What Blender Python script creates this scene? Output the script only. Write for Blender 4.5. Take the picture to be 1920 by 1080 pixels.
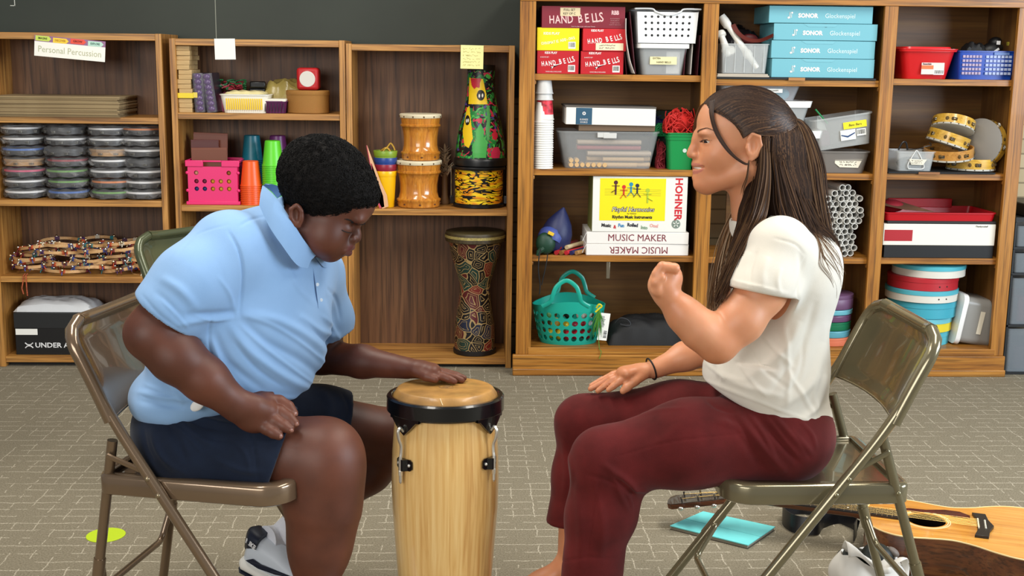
import bpy, math, random
import numpy as np
from mathutils import Vector, Matrix, Euler
R = math.radians
rnd = random.Random(7)
for _o in list(bpy.data.objects): bpy.data.objects.remove(_o)
SC = bpy.context.scene
COL = SC.collection
# ---------------------------------------------------------------- camera
FPX = 2300.0
CAMLOC = Vector((0, 0, 1.33))
_yaw, _pitch, _roll = R(2.2), R(10.7), R(0.72)
_f = Vector((math.sin(_yaw)*math.cos(_pitch), math.cos(_yaw)*math.cos(_pitch), -math.sin(_pitch)))
_r0 = Vector((math.cos(_yaw), -math.sin(_yaw), 0))
_u0 = _r0.cross(_f)
_r = math.cos(_roll)*_r0 + math.sin(_roll)*_u0
_u = -math.sin(_roll)*_r0 + math.cos(_roll)*_u0
_cd = bpy.data.cameras.new('camera'); _cam = bpy.data.objects.new('camera', _cd); COL.objects.link(_cam)
_M = Matrix(((_r.x, _u.x, -_f.x, CAMLOC.x), (_r.y, _u.y, -_f.y, CAMLOC.y), (_r.z, _u.z, -_f.z, CAMLOC.z), (0, 0, 0, 1)))
_cam.matrix_world = _M
_cd.sensor_width = 36.0; _cd.lens = FPX/1920*36.0; _cd.clip_start = 0.05; _cd.clip_end = 60
SC.camera = _cam
def ray(px, py):
    return (_f*FPX + _r*(px-960) - _u*(py-540)).normalized()
def P(px, py, Y):
    "the point of the place seen at this pixel, on the plane y=Y"
    d = ray(px, py); t = (Y-CAMLOC.y)/d.y
    return CAMLOC + d*t
def F(px, py, z=0.0):
    d = ray(px, py); t = (z-CAMLOC.z)/d.z
    return CAMLOC + d*t
def proj(p):
    d = Vector(p)-CAMLOC
    return (960+FPX*d.dot(_r)/d.dot(_f), 540-FPX*d.dot(_u)/d.dot(_f))
# ---------------------------------------------------------------- light
vs = SC.view_settings
SC.display_settings.display_device = 'sRGB'
vs.view_transform = 'Standard'; vs.look = 'None'; vs.gamma = 1.0; vs.use_curve_mapping = False
vs.exposure = 0.05
W = bpy.data.worlds.new('world'); SC.world = W; W.use_nodes = True
_bg = W.node_tree.nodes['Background']; _bg.inputs[0].default_value = (0.93, 0.96, 1.0, 1); _bg.inputs[1].default_value = 0.27
def area(name, loc, aim, sx, sy, power, col):
    l = bpy.data.lights.new(name, 'AREA'); l.shape = 'RECTANGLE'; l.size = sx; l.size_y = sy
    l.energy = power; l.color = col
    o = bpy.data.objects.new(name, l); COL.objects.link(o); o.location = loc
    o.rotation_euler = (Vector(aim)-Vector(loc)).to_track_quat('-Z', 'Y').to_euler()
    return o
area('ceiling_lamp', (-0.9, 2.9, 3.0), (-0.9, 2.9, 0), 0.5, 2.4, 68, (1.0, 0.95, 0.86))
area('ceiling_lamp', (1.5, 2.9, 3.0), (1.5, 2.9, 0), 0.5, 2.4, 68, (1.0, 0.95, 0.86))
area('window_light', (4.6, 1.6, 1.7), (0.6, 3.2, 0.6), 2.6, 1.6, 210, (0.80, 0.90, 1.0))
area('window_light', (-2.2, -1.8, 2.0), (0.0, 4.6, 0.8), 3.0, 1.6, 120, (1.0, 0.97, 0.92))
# ---------------------------------------------------------------- materials
def lin(c):
    if isinstance(c, str):
        c = c.lstrip('#'); c = tuple(int(c[i:i+2], 16)/255 for i in (0, 2, 4))
    return tuple((v/12.92 if v <= 0.04045 else ((v+0.055)/1.055)**2.4) for v in c[:3])
_mc = {}
def _new(name):
    m = bpy.data.materials.new(name); m.use_nodes = True
    return m, m.node_tree.nodes, m.node_tree.links, m.node_tree.nodes['Principled BSDF']
def mat(color, rough=0.5, metal=0.0, alpha=1.0, coat=0.0, noise=0.0, nscale=20.0, bump=0.0, bscale=60.0, trans=0.0, sheen=0.0, sss=0.0, name=None, spec=None):
    key = (color if isinstance(color, str) else tuple(color), rough, metal, alpha, coat, noise, nscale, bump, bscale, trans, sheen, sss, spec)
    if key in _mc: return _mc[key]
    m, N, L, b = _new(name or 'paint'); c = lin(color)
    b.inputs['Base Color'].default_value = (*c, 1); b.inputs['Roughness'].default_value = rough
    b.inputs['Metallic'].default_value = metal; b.inputs['Alpha'].default_value = alpha
    b.inputs['Coat Weight'].default_value = coat; b.inputs['Transmission Weight'].default_value = trans
    b.inputs['Sheen Weight'].default_value = sheen
    if spec is not None: b.inputs['Specular IOR Level'].default_value = spec
    if sss: b.inputs['Subsurface Weight'].default_value = sss; b.inputs['Subsurface Radius'].default_value = (0.012, 0.005, 0.003); b.inputs['Subsurface Scale'].default_value = 1.0
    if noise or bump:
        tc = N.new('ShaderNodeTexCoord')
    if noise:
        n = N.new('ShaderNodeTexNoise'); n.inputs['Scale'].default_value = nscale; n.inputs['Detail'].default_value = 5
        L.new(tc.outputs['Object'], n.inputs['Vector'])
        mp = N.new('ShaderNodeMapRange'); mp.inputs['From Min'].default_value = 0.3; mp.inputs['From Max'].default_value = 0.7
        mp.inputs['To Min'].default_value = 1-noise; mp.inputs['To Max'].default_value = 1+noise
        L.new(n.outputs['Fac'], mp.inputs['Value'])
        mx = N.new('ShaderNodeMix'); mx.data_type = 'RGBA'; mx.blend_type = 'MULTIPLY'; mx.inputs['Factor'].default_value = 1
        mx.inputs[6].default_value = (*c, 1); L.new(mp.outputs[0], mx.inputs[7]); L.new(mx.outputs[2], b.inputs['Base Color'])
    if bump:
        n2 = N.new('ShaderNodeTexNoise'); n2.inputs['Scale'].default_value = bscale; n2.inputs['Detail'].default_value = 4
        L.new(tc.outputs['Object'], n2.inputs['Vector'])
        bp = N.new('ShaderNodeBump'); bp.inputs['Strength'].default_value = bump; bp.inputs['Distance'].default_value = 0.002
        L.new(n2.outputs['Fac'], bp.inputs['Height']); L.new(bp.outputs[0], b.inputs['Normal'])
    _mc[key] = m; return m
def wood(c0, c1, c2, axis='z', rough=0.45, scale=1.0, coat=0.0, fine=1.0, key=None, dark=0.5):
    "oak-like grain: long streaks along one axis"
    k = ('wood', c0, c1, c2, axis, rough, scale, coat, fine, dark)
    if k in _mc: return _mc[k]
    m, N, L, b = _new('wood')
    tc = N.new('ShaderNodeTexCoord'); mp = N.new('ShaderNodeMapping'); L.new(tc.outputs['Object'], mp.inputs['Vector'])
    s = {'x': (0.05, 1, 1), 'y': (1, 0.05, 1), 'z': (1, 1, 0.05)}[axis]
    mp.inputs['Scale'].default_value = tuple(v*scale for v in s)
    n = N.new('ShaderNodeTexNoise'); n.inputs['Scale'].default_value = 38; n.inputs['Detail'].default_value = 6; n.inputs['Roughness'].default_value = 0.6
    n.inputs['Distortion'].default_value = 0.6; L.new(mp.outputs[0], n.inputs['Vector'])
    cr = N.new('ShaderNodeValToRGB'); e = cr.color_ramp.elements
    e[0].position = 0.33; e[0].color = (*lin(c0), 1); e[1].position = 0.68; e[1].color = (*lin(c2), 1)
    q = cr.color_ramp.elements.new(0.5); q.color = (*lin(c1), 1)
    L.new(n.outputs['Fac'], cr.inputs[0])
    # fine dark pores
    mp2 = N.new('ShaderNodeMapping'); L.new(tc.outputs['Object'], mp2.inputs['Vector'])
    mp2.inputs['Scale'].default_value = tuple((v if v == 1 else 0.025)*scale*fine for v in s)
    n2 = N.new('ShaderNodeTexNoise'); n2.inputs['Scale'].default_value = 150; n2.inputs['Detail'].default_value = 3; L.new(mp2.outputs[0], n2.inputs['Vector'])
    r2 = N.new('ShaderNodeMapRange'); r2.inputs['From Min'].default_value = 0.36; r2.inputs['From Max'].default_value = 0.5; r2.inputs['To Min'].default_value = 1-dark; r2.inputs['To Max'].default_value = 1
    L.new(n2.outputs['Fac'], r2.inputs['Value'])
    mx = N.new('ShaderNodeMix'); mx.data_type = 'RGBA'; mx.blend_type = 'MULTIPLY'; mx.inputs['Factor'].default_value = 1
    L.new(cr.outputs[0], mx.inputs[6]); L.new(r2.outputs[0], mx.inputs[7]); L.new(mx.outputs[2], b.inputs['Base Color'])
    bp = N.new('ShaderNodeBump'); bp.inputs['Strength'].default_value = 0.12; bp.inputs['Distance'].default_value = 0.001
    L.new(n2.outputs['Fac'], bp.inputs['Height']); L.new(bp.outputs[0], b.inputs['Normal'])
    b.inputs['Roughness'].default_value = rough; b.inputs['Coat Weight'].default_value = coat
    _mc[k] = m; return m
# ---------------------------------------------------------------- mesh builder
class MB:
    def __init__(s): s.v = []; s.f = []; s.m = []
    def add(s, vs, fs, mi=0):
        o = len(s.v); s.v += [tuple(v) for v in vs]; s.f += [tuple(i+o for i in f) for f in fs]; s.m += [mi]*len(fs); return s
    def box(s, c, size, rot=None, mi=0):
        hx, hy, hz = [v/2 for v in size]; c = Vector(c)
        vs = [Vector((x*hx, y*hy, z*hz)) for z in (-1, 1) for y in (-1, 1) for x in (-1, 1)]
        if rot is not None:
            M = Euler(rot).to_matrix() if not isinstance(rot, Matrix) else rot
            vs = [M @ v for v in vs]
        return s.add([v+c for v in vs], [(0, 2, 3, 1), (4, 5, 7, 6), (0, 1, 5, 4), (2, 6, 7, 3), (0, 4, 6, 2), (1, 3, 7, 5)], mi)
    def bb(s, x0, y0, z0, x1, y1, z1, mi=0):
        return s.box(((x0+x1)/2, (y0+y1)/2, (z0+z1)/2), (abs(x1-x0), abs(y1-y0), abs(z1-z0)), None, mi)
    def lathe(s, prof, n=32, c=(0, 0, 0), rot=None, mi=0, sx=1, sy=1, cap0=True, cap1=True):
        M = Euler(rot).to_matrix() if rot is not None else None; c = Vector(c); vs = []
        for r, z in prof:
            for i in range(n):
                a = 2*math.pi*i/n; v = Vector((r*math.cos(a)*sx, r*math.sin(a)*sy, z)); vs.append((M @ v if M else v)+c)
        fs = []
        for k in range(len(prof)-1):
            for i in range(n):
                j = (i+1) % n; fs.append((k*n+i, k*n+j, (k+1)*n+j, (k+1)*n+i))
        if cap0: fs.append(tuple(reversed(range(n))))
        if cap1: fs.append(tuple(range((len(prof)-1)*n, len(prof)*n)))
        return s.add(vs, fs, mi)
    def cyl(s, a, b, r, n=16, r2=None, mi=0, caps=True):
        return s.tube([a, b], [r, r if r2 is None else r2], n, mi=mi, caps=caps)
    def tube(s, pts, r, n=10, closed=False, caps=True, mi=0, flat=1.0, up=None):
        pts = [Vector(p) for p in pts]; k = len(pts)
        if not isinstance(r, (list, tuple)): r = [r]*k
        T = []
        for i in range(k):
            if closed: t = pts[(i+1) % k]-pts[i-1]
            else: t = pts[min(i+1, k-1)]-pts[max(i-1, 0)]
            if t.length < 1e-9: t = Vector((0, 0, 1))
            T.append(t.normalized())
        u = Vector(up) if up is not None else (Vector((0, 0, 1)) if abs(T[0].z) < 0.9 else Vector((0, 1, 0)))
        vs = []
        for i in range(k):
            t = T[i]
            if up is not None: u = Vector(up)
            u = u-t*u.dot(t)
            if u.length < 1e-6: u = t.orthogonal()
            u.normalize(); w = t.cross(u)
            for j in range(n):
                a = 2*math.pi*j/n; vs.append(pts[i]+(u*math.cos(a)*flat+w*math.sin(a))*r[i])
        fs = []
        kk = k if closed else k-1
        for i in range(kk):
            i2 = (i+1) % k
            for j in range(n):
                j2 = (j+1) % n; fs.append((i*n+j, i*n+j2, i2*n+j2, i2*n+j))
        if caps and not closed:
            fs.append(tuple(reversed(range(n)))); fs.append(tuple(range((k-1)*n, k*n)))
        return s.add(vs, fs, mi)
    def ball(s, c, r, n=12, m=8, sc=(1, 1, 1), rot=None, mi=0):
        prof = [(max(1e-4, r*math.sin(math.pi*i/m)), -r*math.cos(math.pi*i/m)) for i in range(m+1)]
        M = Euler(rot).to_matrix() if rot is not None else Matrix.Identity(3); c = Vector(c); vs = []
        for q, z in prof:
            for i in range(n):
                a = 2*math.pi*i/n; vs.append(M @ Vector((q*math.cos(a)*sc[0], q*math.sin(a)*sc[1], z*sc[2]))+c)
        fs = [(k*n+i, k*n+(i+1) % n, (k+1)*n+(i+1) % n, (k+1)*n+i) for k in range(m) for i in range(n)]
        return s.add(vs, fs, mi)
    def prism(s, poly, d, M=None, mi=0):
        "polygon in local xy, extruded along local z by d"
        n = len(poly); vs = [Vector((x, y, 0)) for x, y in poly]+[Vector((x, y, d)) for x, y in poly]
        if M is not None: vs = [M @ v for v in vs]
        fs = [tuple(reversed(range(n))), tuple(range(n, 2*n))]+[(i, (i+1) % n, n+(i+1) % n, n+i) for i in range(n)]
        return s.add(vs, fs, mi)
    def xf(s, M):
        s.v = [tuple(M @ Vector(v)) for v in s.v]; return s
    def tub(s, w, d, h, taper=0.9, t=0.003, r=0.02, lip=0.006, mi=0, n=4, c=(0, 0, 0)):
        "open rectangular tub with rounded corners, walls of thickness t, base at z=0"
        def ring(hw, hd, rr, z):
            out = []
            for cx, cy, a0 in ((1, 1, 0), (-1, 1, 90), (-1, -1, 180), (1, -1, 270)):
                for i in range(n+1):
                    a = R(a0+90*i/n); out.append((c[0]+cx*(hw-rr)+rr*math.cos(a), c[1]+cy*(hd-rr)+rr*math.sin(a), c[2]+z))
            return out
        W0, D0 = w/2*taper, d/2*taper
        rr = min(r, W0*0.9, D0*0.9)
        rings = [ring(W0, D0, rr, 0), ring(w/2, d/2, rr, h-lip), ring(w/2+lip, d/2+lip, rr+lip, h-lip), ring(w/2+lip, d/2+lip, rr+lip, h), ring(w/2-t, d/2-t, rr, h), ring(W0-t, D0-t, rr, t)]
        k = len(rings[0]); vs = [p for q in rings for p in q]; fs = []
        for a in range(len(rings)-1):
            for i in range(k):
                j = (i+1) % k; fs.append((a*k+i, a*k+j, (a+1)*k+j, (a+1)*k+i))
        fs.append(tuple(reversed(range(k)))); fs.append(tuple(range((len(rings)-1)*k, len(rings)*k)))
        return s.add(vs, fs, mi)
def mesh_from(v, f, name='mesh', mi=None):
    me = bpy.data.meshes.new(name); me.from_pydata(v, [], f)
    if mi is not None and any(mi): me.polygons.foreach_set('material_index', mi)
    return me
def _mk(name, mb, mats, parent=None, smooth=False, bevel=0.0, ang=40, sub=0):
    me = mesh_from(mb.v, mb.f, name, mb.m)
    for m in (mats if isinstance(mats, (list, tuple)) else [mats]): me.materials.append(m)
    if smooth:
        me.polygons.foreach_set('use_smooth', [True]*len(me.polygons))
        try: me.set_sharp_from_angle(angle=R(ang))
        except Exception: pass
    o = bpy.data.objects.new(name, me); COL.objects.link(o)
    if parent: o.parent = parent
    if bevel:
        b = o.modifiers.new('bevel', 'BEVEL'); b.width = bevel; b.segments = 2; b.limit_method = 'ANGLE'; b.angle_limit = R(35); b.harden_normals = False
        me.polygons.foreach_set('use_smooth', [True]*len(me.polygons))
        try: me.set_sharp_from_angle(angle=R(30))
        except Exception: pass
    if sub:
        q = o.modifiers.new('sub', 'SUBSURF'); q.levels = sub; q.render_levels = sub
    return o
def tag(o, label, cat, group=None, kind=None):
    o['label'] = label; o['category'] = cat
    if group: o['group'] = group
    if kind: o['kind'] = kind
    return o
def thing(name, label, cat, loc=(0, 0, 0), rot=(0, 0, 0), group=None):
    o = bpy.data.objects.new(name, None); COL.objects.link(o); o.empty_display_size = 0.05
    o.location = loc; o.rotation_euler = rot
    return tag(o, label, cat, group)
def part(parent, name, mb, m, smooth=False, bevel=0.0, label=None, **k):
    o = _mk(name, mb, m, parent, smooth, bevel, **k)
    if label: o['label'] = label
    return o
def solo(name, mb, m, label, cat, loc=(0, 0, 0), rot=(0, 0, 0), group=None, smooth=False, bevel=0.0, **k):
    o = _mk(name, mb, m, None, smooth, bevel, **k); o.location = loc; o.rotation_euler = rot
    return tag(o, label, cat, group)
def struct(name, mb, m, **k):
    o = _mk(name, mb, m, **k); o['kind'] = 'structure'; return o
def dup(root, loc=None, rot=None, label=None, group=None, mats=None):
    def cp(o, par):
        c = o.copy(); COL.objects.link(c); c.parent = par
        if mats and c.type == 'MESH':
            for i, s_ in enumerate(c.material_slots):
                if s_.material in mats: s_.link = 'OBJECT'; s_.material = mats[s_.material]
        for ch in list(o.children): cp(ch, c)
        return c
    kids = [k for k in root.children]
    c = cp(root, None)
    if loc is not None: c.location = loc
    if rot is not None: c.rotation_euler = rot
    if label: c['label'] = label
    if group: c['group'] = group
    return c
_tsc = None
def text(parent, s, size, M, m, name='lettering', ext=0.0004, bold=0.0, sx=1.0, shear=0.0, align='CENTER', sp=1.0, label=None):
    "lettering as a thin mesh; M places the text plane (x right, y up, z out) in the parent's frame"
    cu = bpy.data.curves.new('t', 'FONT'); cu.body = s; cu.size = size; cu.extrude = ext; cu.align_x = align; cu.align_y = 'CENTER'
    cu.offset = bold; cu.shear = shear; cu.space_character = sp; cu.resolution_u = 2
    global _tsc
    if _tsc is None: _tsc = bpy.data.scenes.new('lettering_bench')
    o = bpy.data.objects.new('t', cu); _tsc.collection.objects.link(o)
    vl = _tsc.view_layers[0]; vl.update(); me = bpy.data.meshes.new_from_object(o.evaluated_get(vl.depsgraph))
    bpy.data.objects.remove(o)
    me.transform(M @ Matrix.Diagonal((sx, 1, 1, 1)))
    me.materials.clear(); me.materials.append(m)
    q = bpy.data.objects.new(name, me); COL.objects.link(q); q.parent = parent
    if label: q['label'] = label
    return q
def face_M(x, y, z, roll=0.0, ry=0.0):
    "text plane facing the camera side (-y)"
    return Matrix.Translation((x, y, z)) @ Matrix.Rotation(ry, 4, 'Z') @ Matrix.Rotation(R(90), 4, 'X') @ Matrix.Rotation(roll, 4, 'Z')
def arc(c, r, a0, a1, n, z=0):
    return [(c[0]+r*math.cos(R(a0+(a1-a0)*i/n)), c[1]+r*math.sin(R(a0+(a1-a0)*i/n)), z) for i in range(n+1)]
def bez(pts, n=8):
    "smooth path through points (Catmull-Rom)"
    P_ = [Vector(p) for p in pts]; out = []
    for i in range(len(P_)-1):
        a = P_[max(i-1, 0)]; b = P_[i]; c = P_[i+1]; d = P_[min(i+2, len(P_)-1)]
        for j in range(n):
            t = j/n; out.append(0.5*((2*b)+(c-a)*t+(2*a-5*b+4*c-d)*t*t+(3*b-a-3*c+d)*t*t*t))
    out.append(P_[-1]); return out
# ================================================================ setting
YL, YR, YW = 5.16, 5.05, 5.49
def zpx(px, py, Y): return P(px, py, Y).z
def xpx(px, py, Y): return P(px, py, Y).x
def carpet_mat():
    m, N, L, b = _new('carpet')
    tc = N.new('ShaderNodeTexCoord')
    nd = N.new('ShaderNodeTexNoise'); nd.inputs['Scale'].default_value = 14; nd.inputs['Detail'].default_value = 6; nd.inputs['Roughness'].default_value = .65
    L.new(tc.outputs['Object'], nd.inputs['Vector'])
    sep = N.new('ShaderNodeSeparateXYZ'); L.new(tc.outputs['Object'], sep.inputs[0])
    sn = N.new('ShaderNodeSeparateColor'); L.new(nd.outputs['Color'], sn.inputs[0])
    def math_(op, a, b_=None, c=None):
        n = N.new('ShaderNodeMath'); n.operation = op
        for i, v in enumerate((a, b_, c)):
            if v is None: continue
            if isinstance(v, (int, float)): n.inputs[i].default_value = v
            else: L.new(v, n.inputs[i])
        return n.outputs[0]
    def lines(coord, nz, per, w, amp):
        c = math_('ADD', coord, math_('MULTIPLY', nz, amp)); c = math_('DIVIDE', c, per)
        fr = math_('FRACT', c); d = math_('ABSOLUTE', math_('SUBTRACT', fr, 0.5))
        return math_('LESS_THAN', d, w/per/2)
    X, Y = sep.outputs[0], sep.outputs[1]
    lx = lines(X, sn.outputs[0], 0.062, 0.0034, 0.022); ly = lines(Y, sn.outputs[1], 0.055, 0.0044, 0.022)
    def mask(sc, seed, th):
        mp = N.new('ShaderNodeMapping'); mp.inputs['Scale'].default_value = sc; mp.inputs['Location'].default_value = (seed, seed*.7, 0)
        L.new(tc.outputs['Object'], mp.inputs[0]); n = N.new('ShaderNodeTexNoise'); n.inputs['Scale'].default_value = 1; n.inputs['Detail'].default_value = 2
        L.new(mp.outputs[0], n.inputs[0]); return math_('GREATER_THAN', n.outputs[0], th)
    lx = math_('MULTIPLY', lx, mask((30, 14, 1), 3, 0.50)); ly = math_('MULTIPLY', ly, mask((13, 34, 1), 8, 0.46))
    ln = math_('MAXIMUM', lx, ly)
    fz = N.new('ShaderNodeTexNoise'); fz.inputs['Scale'].default_value = 210; fz.inputs['Detail'].default_value = 3; L.new(tc.outputs['Object'], fz.inputs[0])
    ln = math_('MULTIPLY', ln, math_('MULTIPLY', math_('POWER', fz.outputs[0], 1.8), 1.7))
    cr = N.new('ShaderNodeValToRGB'); e = cr.color_ramp.elements
    e[0].position = 0.3; e[0].color = (*lin('6e6756'), 1); e[1].position = 0.7; e[1].color = (*lin('928976'), 1); L.new(fz.outputs[0], cr.inputs[0])
    mx = N.new('ShaderNodeMix'); mx.data_type = 'RGBA'; L.new(ln, mx.inputs['Factor']); L.new(cr.outputs[0], mx.inputs[6]); mx.inputs[7].default_value = (*lin('cbc2ae'), 1)
    L.new(mx.outputs[2], b.inputs['Base Color']); b.inputs['Roughness'].default_value = 0.95; b.inputs['Specular IOR Level'].default_value = 0.1
    bp = N.new('ShaderNodeBump'); bp.inputs['Strength'].default_value = 0.5; bp.inputs['Distance'].default_value = 0.003
    L.new(fz.outputs[0], bp.inputs['Height']); L.new(bp.outputs[0], b.inputs['Normal'])
    return m
def block_mat():
    m, N, L, b = _new('painted_block')
    tc = N.new('ShaderNodeTexCoord'); mp = N.new('ShaderNodeMapping'); mp.inputs['Rotation'].default_value = (R(90), 0, 0)
    L.new(tc.outputs['Object'], mp.inputs[0])
    br = N.new('ShaderNodeTexBrick'); L.new(mp.outputs[0], br.inputs[0]); br.inputs['Scale'].default_value = 1
    br.inputs['Brick Width'].default_value = 0.2; br.inputs['Row Height'].default_value = 0.066; br.inputs['Mortar Size'].default_value = 0.004
    br.inputs['Color1'].default_value = (*lin('c9b48c'), 1); br.inputs['Color2'].default_value = (*lin('bda87f'), 1); br.inputs['Mortar'].default_value = (*lin('8c7a58'), 1)
    L.new(br.outputs[0], b.inputs['Base Color']); b.inputs['Roughness'].default_value = 0.6
    return m
struct('floor', MB().bb(-4.2, -2.6, -0.05, 5.2, YW, 0), carpet_mat())
struct('wall_back', MB().bb(-4.2, YW, 0, 5.2, YW+0.1, 3.1), block_mat())
# chalkboard above the bookcases
chalk = mat('343932', 0.55, noise=0.12, nscale=2.2, spec=0.3)
cb = thing('chalkboard', 'dark grey-green chalkboard on the wall above the three low bookcases', 'chalkboard', (-0.9, YW-0.0145, 1.9))
xs = xpx(403, 30, YW-0.03)+0.9
part(cb, 'slate_panel', MB().bb(-1.9, 0, -0.75, xs-0.0015, 0.012, 0.75), chalk)
part(cb, 'slate_panel', MB().bb(xs+0.0015, 0, -0.75, 1.14, 0.012, 0.75), chalk)
part(cb, 'seam_strip', MB().bb(xs-0.0015, -0.001, -0.75, xs+0.0015, 0.008, 0.75), mat('8b8e80', 0.6), label='pale thin seam between the panels')
zc = P(28, 6, YW-0.013)
part(cb, 'chalk_mark', MB().bb(zc.x+0.9-0.002, -0.0008, zc.z-1.9-0.012, zc.x+0.9+0.001, 0.0005, zc.z-1.9+0.06).bb(zc.x+0.9-0.02, -0.0008, zc.z-1.9-0.012, zc.x+0.9, 0.0005, zc.z-1.9-0.009), mat('c9cbc0', 0.9))
# ---------------------------------------------------------------- low bookcases
oakE = wood('8c5c2a', 'ae793a', 'c8924c', 'x', 0.4, 1.0)
oakEz = wood('8c5c2a', 'ae793a', 'c8924c', 'z', 0.4, 1.0)
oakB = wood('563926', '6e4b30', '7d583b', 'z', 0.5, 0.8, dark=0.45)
black = mat('0b0b0c', 0.6)
def bookcase(x0, x1, ztop, shelves, label, backm):
    D = 0.30; t = 0.024; xc = (x0+x1)/2
    b = thing('bookcase', label, 'bookcase', (xc, YL, 0), group='low oak laminate bookcases')
    w = (x1-x0)/2
    for s in (-1, 1):
        part(b, 'side_panel', MB().bb(s*w, 0, 0, s*(w-t), D, ztop), oakEz, bevel=0.0015)
    part(b, 'top_panel', MB().bb(-w+t, 0.002, ztop-0.028, w-t, D, ztop-0.001), oakE, bevel=0.0015)
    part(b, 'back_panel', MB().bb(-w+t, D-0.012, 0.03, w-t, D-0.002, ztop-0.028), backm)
    for z in shelves:
        part(b, 'shelf', MB().bb(-w+t, 0.004, z-0.026, w-t, D-0.012, z), oakE, bevel=0.0015)
    part(b, 'kick_board', MB().bb(-w+t, 0.04, 0, w-t, 0.06, shelves[-1]-0.026), black)
    return b
Z1 = [zpx(260, 221, YL), zpx(150, 376, YL), zpx(150, 519, YL), 0.045]
Z2 = [zpx(490, 213, YL), zpx(360, 385, YL), zpx(480, 528, YL), 0.045]
Z3 = [zpx(830, 393, YL), 0.042]
BX = [(-1.985, -1.249), (-1.218, -0.502), (-0.499, 0.198)]
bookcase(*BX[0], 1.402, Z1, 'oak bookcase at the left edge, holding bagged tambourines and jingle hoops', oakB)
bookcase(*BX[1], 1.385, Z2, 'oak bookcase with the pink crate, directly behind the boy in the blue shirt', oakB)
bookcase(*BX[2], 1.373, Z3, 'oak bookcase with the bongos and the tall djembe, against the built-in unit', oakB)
# ---------------------------------------------------------------- built-in unit
pineZ = wood('84501a', 'a36a24', 'bb8236', 'z', 0.42, 0.9, coat=0.05)
pineX = wood('84501a', 'a36a24', 'bb8236', 'x', 0.42, 0.9, coat=0.05)
pineIn = wood('62401a', '785022', '87602c', 'x', 0.45, 0.5, dark=0.2)  # same wood, darkened: the shade inside the bays is put into the colour
pineSd = wood('62401a', '785022', '87602c', 'z', 0.45, 0.5, dark=0.2)  # upright-grain version for the dividers, with the bay shade painted in too
PX = [(0.213, 0.277), (0.957, 1.019), (1.697, 1.753), (2.252, 2.312)]
BAY = [(0.277, 0.957), (1.019, 1.697), (1.753, 2.252)]
YB = 0.36
zf = zpx(1100, 652, YR)
ZA = [zpx(1150, 140, YR), zpx(1150, 319, YR), zpx(1150, 481, YR), zf]
ZB = [zpx(1500, 150, YR), zpx(1590, 327, YR), zpx(1590, 485, YR), zf]
ZC = [zpx(1770, 149, YR), zpx(1770, 327, YR), zpx(1770, 486, YR), zf]
TOP = 1.62
def unit():
    u = thing('shelf_unit', 'tall built-in honey oak shelving unit filling the right half of the wall', 'shelving unit', (1.26, YR, 0))
    O = 1.26
    for a, b in PX:
        part(u, 'post', MB().bb(a-O, 0, zf-0.03, b-O, 0.02, TOP-0.003), pineZ, bevel=0.002)
    part(u, 'top_rail', MB().bb(0.213-O, -0.004, zpx(1500, 9, YR), 2.33-O, 0.02, TOP), pineX, bevel=0.002)
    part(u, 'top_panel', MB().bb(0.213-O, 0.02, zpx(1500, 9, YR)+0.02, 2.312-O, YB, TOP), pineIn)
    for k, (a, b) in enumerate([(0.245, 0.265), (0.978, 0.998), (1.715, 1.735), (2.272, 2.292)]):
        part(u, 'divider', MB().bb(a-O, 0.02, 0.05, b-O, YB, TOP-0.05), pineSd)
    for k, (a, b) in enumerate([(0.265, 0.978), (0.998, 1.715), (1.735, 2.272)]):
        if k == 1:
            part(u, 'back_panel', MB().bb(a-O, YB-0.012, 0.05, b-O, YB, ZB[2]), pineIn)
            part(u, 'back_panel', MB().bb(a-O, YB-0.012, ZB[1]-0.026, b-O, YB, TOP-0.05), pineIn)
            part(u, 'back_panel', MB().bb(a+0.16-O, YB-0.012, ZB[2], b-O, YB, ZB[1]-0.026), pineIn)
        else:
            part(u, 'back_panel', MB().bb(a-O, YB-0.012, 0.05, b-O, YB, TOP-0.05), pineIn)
        for z in (ZA, ZB, ZC)[k][:3]:
            part(u, 'shelf', MB().bb(a-O, 0.022, z-0.026, b-O, YB-0.012, z), pineX, bevel=0.0015)
            for s, xx in ((1, a), (-1, b)):
                part(u, 'shelf_clip', MB().bb(xx-O, 0.024, z-0.043, xx+s*0.018-O, 0.04, z-0.027), pineX, bevel=0.003)
        part(u, 'bottom_shelf', MB().bb(a-O, -0.002, zf-0.03, b-O, YB-0.012, zf), pineX, bevel=0.0015)
    part(u, 'plinth', MB().bb(0.2-O, -0.008, 0.02, 2.318-O, 0.012, zf-0.03), pineX, bevel=0.003)
    part(u, 'plinth_moulding', MB().bb(0.2-O, -0.018, 0, 2.32-O, -0.008, 0.03), pineX, bevel=0.004)
    part(u, 'latch', MB().bb(0.6-O-0.008, 0.03, ZA[2]-0.1, 0.6-O+0.008, 0.034, ZA[2]-0.026), mat('8a8170', 0.35, 0.8), bevel=0.002, label='small metal catch plate under the shelf')
unit()
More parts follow.
